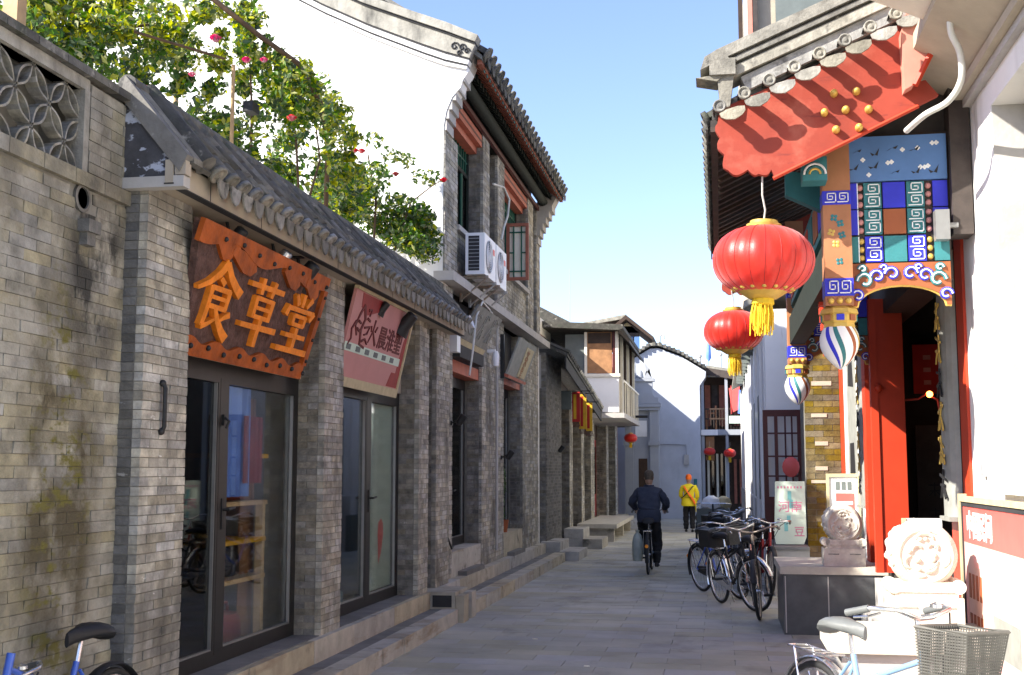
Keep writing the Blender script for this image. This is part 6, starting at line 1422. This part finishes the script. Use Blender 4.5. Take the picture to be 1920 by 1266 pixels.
MB().tube([(-.15, 24.9, .3), (-.16, 25.1, .8), (-.16, 25.2, 1.0)], .02, 8).build('fork', M['iron'], tr); MB().tube([(-.5, 25.35, 1.0), (-.4, 25.2, 1.02), (.1, 25.2, 1.02), (.2, 25.35, 1.0)], .014, 8).build('handlebar', M['steel'], tr); MB().tube([(-.16, 25.15, .7), (-.16, 25.7, .5)], .022, 8).build('frame', M['iron'], tr); MB().lathe([(0, 0), (.1, .02), (.09, .06), (0, .07)], 12, Matrix.Translation((-.16, 25.6, .78))).build('saddle', M['black'], tr, 60)
random.seed(31)
for i, (x, y, z, r_, m, lb) in enumerate(((-.32, 26, .56, .2, 'iron', 'black bundle at the left of the tricycle load'), (.0, 26, .56, .2, 'trouser', 'dark bundle at the right of the tricycle load'), (-.2, 26.4, .8, .2, 'acwhite', 'white sack on top of the tricycle load'), (.06, 26.5, .86, .16, 'ochre', 'tan sack behind the white one on tricycle'))):
    mb = MB(); mb.lathe([(0, 0), (.8, .05), (1, .4), (.85, .85), (.3, 1.05), (0, 1.05)], 12, Matrix.Translation((x, y, z)) @ Matrix.Diagonal((r_, r_ * 1.1, r_ * 1.7, 1)), lambda k, i: 1 + .12 * math.sin(k * 2.1 + i)); tag(mb.build('sack', M[m], None, 60), lb, 'sack', 'sacks loaded on the tricycle')

# ================================================================== people
def skin_body(name, verts, edges, radii, tags, mats, parent, sub=3):
    me = bpy.data.meshes.new(name); me.from_pydata(verts, edges, []); o = bpy.data.objects.new(name, me); COL.objects.link(o)
    md = o.modifiers.new('s', 'SKIN'); md.use_smooth_shade = True; md.branch_smoothing = .4
    if not me.skin_vertices: me.skin_vertices.new()
    for i, sv in enumerate(me.skin_vertices[0].data):
        r_ = radii[i]; sv.radius = r_ if isinstance(r_, tuple) else (r_, r_); sv.use_root = (i == 0)
    o.modifiers.new('d', 'SUBSURF').levels = sub; o.modifiers['d'].render_levels = sub
    bpy.context.view_layer.update()
    m2 = bpy.data.meshes.new_from_object(o.evaluated_get(bpy.context.evaluated_depsgraph_get())); bpy.data.objects.remove(o)
    m2.materials.clear()
    for m in mats: m2.materials.append(m)
    vv = [V(v) for v in verts]
    from mathutils import noise as nz_
    for v in m2.vertices:   # cloth folds
        q = v.co; v.co = q + v.normal * (.014 * nz_.noise(V((q.x * 9, q.y * 9, q.z * 16))) + .008 * nz_.noise(V((q.x * 22, q.y * 22, q.z * 30))))
    for p in m2.polygons:
        best = None
        for (a, b), tg in zip(edges, tags):
            d = vv[b] - vv[a]; t_ = max(0, min(1, (p.center - vv[a]).dot(d) / max(d.length_squared, 1e-9))); dist = (vv[a] + d * t_ - p.center).length / (1 if isinstance(radii[a], tuple) else 1)
            if best is None or dist < best[0]: best = (dist, tg)
        p.material_index = best[1]; p.use_smooth = True
    return link(bpy.data.objects.new(name, m2), parent)
# --- cyclist, seen from behind, heading +y (model built around its own bike at origin heading +y)
CX, CY = -1.19, 20.4
cy = thing('person', 'cyclist in navy jacket and black trousers riding away', 'person', (CX, CY, 0))
def W(x, y, z): return (CX + x, CY + y, z)
vs = [W(0, -.10, .88), W(0, -.07, 1.02), W(0, .0, 1.2), W(0, .06, 1.33), W(0, .09, 1.42), W(0, .11, 1.47),            # 0-5 pelvis .. neck
      W(-.17, .05, 1.35), W(-.30, .1, 1.15), W(-.25, .36, 1.06), W(-.24, .46, 1.05),                                     # left arm 6-9
      W(.17, .05, 1.35), W(.30, .1, 1.15), W(.25, .36, 1.06), W(.24, .46, 1.05),                                         # right arm 10-13
      W(-.1, -.06, .86), W(-.12, .3, .72), W(-.1, .12, .4), W(-.1, .13, .36),                                              # left leg raised 14-17
      W(.1, -.06, .86), W(.12, .14, .5), W(.12, .0, .2), W(.12, .0, .15)]                                                  # right leg down
ed = [(0, 1), (1, 2), (2, 3), (3, 4), (4, 5), (3, 6), (6, 7), (7, 8), (8, 9), (3, 10), (10, 11), (11, 12), (12, 13), (0, 14), (14, 15), (15, 16), (16, 17), (0, 18), (18, 19), (19, 20), (20, 21)]
ra = [(.2, .16), (.225, .17), (.24, .17), (.21, .14), (.075, .075), (.06, .06), .085, .075, .055, .04, .085, .075, .055, .04, .12, .095, .065, .05, .12, .095, .065, .05]
tg = [1, 0, 0, 0, 2, 0, 0, 0, 2, 0, 0, 0, 2, 1, 1, 1, 1, 1, 1, 1, 1]
skin_body('body', vs, ed, ra, tg, [M['navy'], M['trouser'], M['skin']], cy)
def head(parent, c, yaw=0, hat=None, hairm='hair', s=1.0, tilt=0):
    A = Matrix.Translation(c) @ Matrix.Rotation(rad(yaw), 4, 'Z') @ Matrix.Rotation(rad(tilt), 4, 'X') @ Matrix.Diagonal((s, s, s, 1))
    mb = MB(A)   # face toward local +y
    pr_ = [(0, -.125), (.045, -.118), (.062, -.09), (.072, -.04), (.078, .02), (.078, .06), (.066, .1), (.04, .122), (0, .128)]
    mb.lathe(pr_, 20, Matrix.Diagonal((1, 1.18, 1, 1)))
    mb.prism([(-.012, .085, .0), (.012, .085, .0), (.016, .085, -.035), (-.016, .085, -.035)], (0, .02, -.004))
    for s_ in (-1, 1): mb.ball((.08 * s_, -.005, -.005), .022, 8, 5, (.4, .8, 1.3))
    h = mb.build('head', M['skin'], parent, 60)
    e = MB(A)
    for s_ in (-1, 1): e.ball((.03 * s_, .084, .012), .009, 8, 5)
    e.box((-.022, .08, -.062), (.022, .0885, -.056)); e.build('face_details', M['hair'], h)
    if hat is None:
        hb = MB(A); hb.lathe([(.0705, -.045), (.083, -.0), (.085, .06), (.072, .108), (.045, .132), (0, .138)], 20, Matrix.Translation((0, -.014, 0)) @ Matrix.Diagonal((1, 1.12, 1, 1)), lambda k, i: 1 + R_(-.02, .02)); hb.build('hair', M[hairm], h, 60)
    return A
random.seed(2)
head(cy, W(0, .12, 1.575), 0, None, 'hair', .95, -8)
# collar and jacket hem
mb = MB(); mb.lathe([(.085, 1.40), (.095, 1.425), (.085, 1.455)], 16, Matrix.Translation(W(0, .09, 0))); mb.build('collar', M['navy'], cy, 60)
mb = MB(); mb.lathe([(.19, .84), (.2, .87), (.2, .98), (.18, 1.05)], 20, Matrix.Translation(W(0, -.08, 0)) @ Matrix.Diagonal((1, .78, 1, 1)), lambda k, i: 1 + .025 * math.sin(k * 2.3 + i)); mb.build('jacket_hem', M['navy'], cy, 60)
def shoe(parent, x, y, z, m='black', yaw=0):
    mb = MB(); A = Matrix.Translation((x, y, z)) @ Matrix.Rotation(rad(yaw), 4, 'Z'); vs = []; fs = []; n = 10
    prof = [(-.09, .03, .05), (-.05, .04, .065), (.03, .042, .05), (.1, .045, .035), (.15, .03, .025), (.165, .01, .015)]
    for yy, w_, h_ in prof:
        for k in range(n): a = 2 * math.pi * k / n; vs.append((w_ * math.cos(a), yy, max(0, h_ * .5 + h_ * .75 * math.sin(a))))
    for i in range(len(prof) - 1):
        for k in range(n): fs.append((i * n + k, i * n + (k + 1) % n, (i + 1) * n + (k + 1) % n, (i + 1) * n + k))
    fs += [tuple(reversed(range(n))), tuple(range((len(prof) - 1) * n, len(prof) * n))]
    mb.add(vs, fs, A); mb.build('shoe', M[m], parent, 60)
def hand(parent, base, d, m='skin', s=1.0, curl=1.0):
    """palm and five curled fingers; d = direction of the forearm"""
    d = V(d).normalized(); sd = d.cross(V((0, 0, 1))).normalized(); dn_ = d.cross(sd)
    if dn_.z > 0: dn_ = -dn_
    b = V(base); mb = MB()
    mb.tube([b, b + d * .045 * s, b + d * .09 * s], [.026 * s, .038 * s, .036 * s], 8, flat=.6)
    for i, L_ in enumerate((.065, .075, .07, .055)):
        o = b + d * .085 * s + sd * ((i - 1.5) * .019 * s); mb.tube([o, o + (d + dn_ * .3 * curl) * L_ * .5 * s, o + (d * .7 + dn_ * curl) * L_ * .75 * s, o + (d * .2 + dn_ * 1.3 * curl) * L_ * .9 * s], [.0095 * s, .009 * s, .0085 * s, .006 * s], 6)
    o = b + d * .03 * s - sd * .03 * s; mb.tube([o, o - sd * .02 * s + d * .03 * s, o - sd * .01 * s + d * .05 * s + dn_ * .03 * s], [.012 * s, .01 * s, .008 * s], 6)
    mb.build('hand', M[m], parent, 60)
shoe(cy, CX + .12, CY + .0, .10); shoe(cy, CX - .12, CY + .12, .30)
hand(cy, W(-.24, .45, 1.05), (0, 1, -.1)); hand(cy, W(.24, .45, 1.05), (0, 1, -.1))
cb = make_bike('black bicycle ridden by the cyclist', 'black', group=None, stand=False, name='bicycle'); cb.location = (CX, CY + .08, 0); cb.rotation_euler = (0, 0, rad(90))
mb = MB(); random.seed(4)
mb.lathe([(0, 0), (.08, .0), (.1, .12), (.11, .3), (.07, .42), (.03, .46), (.04, .5), (0, .5)], 14, Matrix.Translation((CX - .17, CY - .42, .22)) @ Matrix.Diagonal((.85, 1.3, 1, 1)), lambda k, i: 1 + .12 * math.sin(k * 2.7 + i * 1.3)); tag(mb.build('plastic_bag', M['bag'], None, 60), 'pale plastic bag hanging from the cyclist rear rack', 'bag')
# --- pedestrian in yellow workwear walking away
PX, PY = -.87, 34.0; K = .89
pe = thing('person', 'pedestrian in yellow workwear, orange sash and cap walking away', 'person', (PX, PY, 0))
def W2(x, y, z): return (PX + x * K, PY + y * K, z * K)
vs = [W2(0, 0, .92), W2(0, 0, 1.05), W2(0, .01, 1.22), W2(0, .02, 1.38), W2(0, .02, 1.48), W2(0, .03, 1.54), W2(-.19, .01, 1.4), W2(-.27, .05, 1.15), W2(-.2, .22, 1.05), W2(-.17, .26, 1.06), W2(.19, .01, 1.4), W2(.27, .03, 1.15), W2(.24, .16, .98), W2(.22, .2, .97),
      W2(-.09, 0, .9), W2(-.1, .1, .5), W2(-.1, .02, .12), W2(-.1, .02, .08), W2(.09, 0, .9), W2(.1, .02, .5), W2(.1, -.14, .14), W2(.1, -.14, .1)]
ra = [(.2, .15), (.2, .15), (.2, .15), (.18, .12), (.07, .07), (.055, .055), .085, .075, .06, .04, .085, .075, .06, .04, .125, .1, .08, .075, .125, .1, .08, .075]
ra = [tuple(a * K for a in r_) if isinstance(r_, tuple) else r_ * K for r_ in ra]
skin_body('body', vs, ed, ra, [1, 0, 0, 0, 2, 0, 0, 0, 2, 0, 0, 0, 2, 1, 1, 1, 1, 1, 1, 1, 1], [M['hivis'], M['trouser'], M['skin']], pe)
A = head(pe, W2(0, .04, 1.645), 0, 'cap', s=.93)
mb = MB(A); mb.lathe([(.088, -.02), (.092, .02), (.09, .07), (.07, .12), (.03, .142), (0, .146)], 18, Matrix.Diagonal((1, 1.18, 1, 1))); mb.prism([(-.07, .07, .02), (.07, .07, .02), (.05, .17, .0), (-.05, .17, .0)], (0, 0, .012)); mb.build('cap', M['sash'], pe, 60)
mb = MB(); mb.lathe([(.235, .80), (.25, .86), (.23, 1.0), (.2, 1.05)], 20, Matrix.Translation((PX, PY, 0)) @ Matrix.Diagonal((K, K * .8, K, 1)), lambda k, i: 1 + .03 * math.sin(k * 2.3 + i)); mb.build('jacket_hem', M['hivis'], pe, 60)
mb = MB(); mb.tube([W2(-.15, -.1, 1.42), W2(-.02, -.17, 1.22), W2(.12, -.2, 1.02), W2(.2, -.17, .86)], [.045, .05, .055, .06], 8, flat=.3); mb.build('sash', M['sash'], pe, 60)
mb = MB(); mb.tube([W2(.14, -.1, 1.42), W2(-.05, -.175, 1.2), W2(-.22, -.12, 1.05)], .014, 6); mb.build('bag_strap', M['black'], pe, 60)
mb = MB(); mb.tube([W2(.2, -.15, .9), W2(.21, -.17, .75), W2(.22, -.16, .62)], [.05, .045, .03], 8, flat=.3); mb.build('sash_tail', M['hivis'], pe, 60)
shoe(pe, PX - .1 * K, PY + .05, 0.0); shoe(pe, PX + .1 * K, PY - .12, 0.0)
hand(pe, W2(-.17, .25, 1.06), (.3, 1, .1), s=.9); hand(pe, W2(.22, .19, .97), (0, 1, -.2), s=.9)

# ================================================================== climbing roses on the roof terrace
def leaves(mb, c, r, n, size, sq=(1, 1, 1)):
    for i in range(n):
        while True:
            d = V((R_(-1, 1), R_(-1, 1), R_(-1, 1)))
            if d.length <= 1 and d.length > R_(0, .6): break
        p = V(c) + V((d.x * r * sq[0], d.y * r * sq[1], d.z * r * sq[2]))
        s = size * R_(.4, 1.7); nrm = V((R_(-1, 1), R_(-1, 1), R_(-.2, 1.2))).normalized(); a = nrm.orthogonal().normalized(); a.rotate(Quaternion(nrm, R_(0, 6.28))); b = nrm.cross(a)
        mb.add([p - a * s, p + b * s * .5 + nrm * s * .12, p + a * s, p - b * s * .5 + nrm * s * .12], [(0, 1, 2), (0, 2, 3)])
def rose_flower(par, c, r, m):
    mb = MB(); c = V(c)
    for ring_, (n, rr, up_) in enumerate(((3, .25, .5), (5, .6, .35), (6, 1.0, .0))):
        for k in range(n):
            a = 2 * math.pi * k / n + ring_ * .6; d = V((math.cos(a), math.sin(a), 0)); t_ = V((-math.sin(a), math.cos(a), 0)); o = c + V((0, 0, up_ * r * .4))
            mb.add([o + d * rr * r * .2, o + d * rr * r * .7 + t_ * r * .45 + V((0, 0, r * .3)), o + d * rr * r + V((0, 0, r * (.55 - .3 * ring_ * .5))), o + d * rr * r * .7 - t_ * r * .45 + V((0, 0, r * .3)), c + d * rr * r * .5 - V((0, 0, r * .4))], [(0, 1, 2, 3), (4, 1, 0, 3), (4, 3, 2, 1)])
    mb.ball(c, r * .55, 8, 6); mb.build('rose_bloom', m, par)
random.seed(77)
tl = thing('pergola', 'rustic pergola of dark poles and bamboo above the pent roof', 'pergola', (-4.6, 9, 3.5))
for a, b, r_ in (((-4.1, 9.5, 3.5), (-4.1, 9.5, 5.2), .018), ((-4.0, 11.8, 3.5), (-4.1, 11.8, 4.6), .018), ((-5.6, 8, 3.5), (-5.6, 8, 6.2), .03), ((-5.6, 11.5, 3.5), (-5.6, 11.5, 6.2), .03)): MB().tube([a, b], r_, 8).build('post', M['bamboo'], tl, 60)
MB().tube([P(330, -60, Y=9.5), P(420, 15, Y=9.6), P(490, 70, Y=9.8), P(560, 120, Y=10), P(600, 190, Y=10.3), P(615, 270, Y=10.6), P(610, 420, Y=10.8)], .024, 8).build('arch_pole', M['stem'], tl, 60)
for a, b in (((40, 70), (300, 45)), ((120, 20), (420, 110))): MB().tube([P(*a, Y=8.2), P(*b, Y=9.6)], .013, 8).build('rail', M['stem'], tl, 60)
box('corner_post', tuple(P(2, 80, Y=6.6) - V((0, 0, .6))), tuple(P(36, -60, Y=6.6) + V((0, .1, .3))), M['bamboo'], tl)
box('hanging_box', tuple(P(455, 208, Y=9.6)), tuple(P(482, 195, Y=9.7) + V((0, .05, 0))), M['iron'], tl)
tc = thing('roof_terrace', 'plain roof terrace behind the pent roof', 'terrace', (-5.5, 10, 3.4)); box('deck', (-9, 6.5, 3.40), (WX - .36, YG - .02, 3.44), M['conc'], tc)
def rose_plant(label, clumps, blooms, stems, base):
    t = thing('climbing_rose', label, 'rose bush', base, 'climbing roses on the roof terrace')
    for mname in ('leaf', 'leafy', 'leafdk'):
        mb = MB()
        for (px, py, Y, r_, n, mix) in clumps:
            c = P(px, py, Y=Y); leaves(mb, c, r_, int(n * mix[('leaf', 'leafy', 'leafdk').index(mname)] * 1.7), .031, (1, 1.1, .85))
        if mb.v: mb.build('foliage', M[mname], t)['kind'] = 'stuff'
    for pth, r_ in stems: MB().tube([P(a, b, Y=Y) for a, b, Y in pth], [r_, r_ * .8] + [r_ * .5] * (len(pth) - 2), 6).build('stem', M['stem'], t, 60)
    for px, py, Y, r_, m in blooms: rose_flower(t, P(px, py, Y=Y), r_, M[m])
cl = []
def lerp_pts(pts, x):
    for (x0, y0), (x1, y1) in zip(pts, pts[1:]):
        if x0 <= x <= x1: return y0 + (y1 - y0) * (x - x0) / (x1 - x0)
    return pts[-1][1]
TOPL = [(30, -25), (430, -25), (520, 65), (600, 140), (640, 225), (680, 300)]; BOTL = [(30, 70), (235, 165), (680, 420)]
for i in range(265):
    px = R_(34, 672); t0, b0 = lerp_pts(TOPL, px), lerp_pts(BOTL, px)
    u = R_(0, 1); py = t0 + (b0 - t0) * u
    if math.sin(px * .031 + 1.3) * math.cos(py * .043 + px * .011) > .55: continue
    Y = 7.3 + px * .0068 + R_(-.4, 1.0)
    lo_ = u > .55
    cl.append((px, py, Y, R_(.06, .22), R_(28, 90), (.42, .25 if lo_ else .62, .5 if lo_ else .12)))
for i in range(26):     # trailing shoots hanging from the arch
    px = R_(430, 640); py = lerp_pts(TOPL, px) + R_(20, 60); Y = 10 + R_(-.3, .5)
    for k in range(int(R_(4, 9))): cl.append((px + R_(-4, 4), py + k * 17, Y, .05, 9, (.5, .4, .3)))
rose_plant('large climbing rose with yellow green leaves sprawling over the pergola', cl,
           [(404, 73, 8.3, .05, 'rosepink'), (462, 113, 8.6, .04, 'rosepink'), (495, 113, 8.7, .035, 'rosepink'), (547, 222, 9.0, .045, 'rose'), (273, 165, 7.8, .03, 'rosepink'), (360, 140, 8.1, .03, 'rosepink')],
           [([(470, 330, 10.3), (472, 200, 10.3), (468, 100, 10.2)], .014), ([(560, 360, 10.4), (555, 260, 10.4), (548, 200, 10.3)], .012), ([(580, 370, 10.4), (600, 300, 10.5), (590, 220, 10.5)], .012)], tuple(P(480, 330, Y=9.6)))
cl2 = []
for i in range(44):
    px = R_(600, 800); c_ = 400 + (px - 600) * .3; py = c_ + R_(-105, 60) * (1 - abs(px - 700) / 190); 
    cl2.append((px, min(py, 360 + (px - 600) * .55), 13.55 + (px - 600) * .003 + R_(-.4, .35), R_(.15, .3), R_(80, 170), (.5, .22, .4)))
for px, py in ((640, 225), (655, 250), (700, 262), (735, 290), (760, 300), (790, 330), (810, 335), (620, 180), (600, 150), (615, 240), (630, 300)): cl2.append((px, py, 13.6 + (px - 600) * .003, .13, 34, (.6, .3, .2)))
rose_plant('smaller dark green rose bush in front of the white gable', cl2,
           [(664, 283, 13.2, .055, 'rose'), (678, 284, 13.2, .05, 'rose'), (832, 338, 14.2, .05, 'rose'), (742, 327, 13.4, .045, 'maroon')],
           [([(700, 470, 13.6), (705, 380, 13.7), (690, 290, 13.7)], .018), ([(740, 470, 13.8), (770, 380, 13.9), (815, 345, 14.1), (832, 338, 14.2)], .012), ([(660, 420, 13.6), (650, 320, 13.7), (640, 220, 13.7)], .01)], tuple(P(700, 470, Y=13.6)))
for k in list(COL.objects):
    if '_b' in k.keys(): del k['_b']
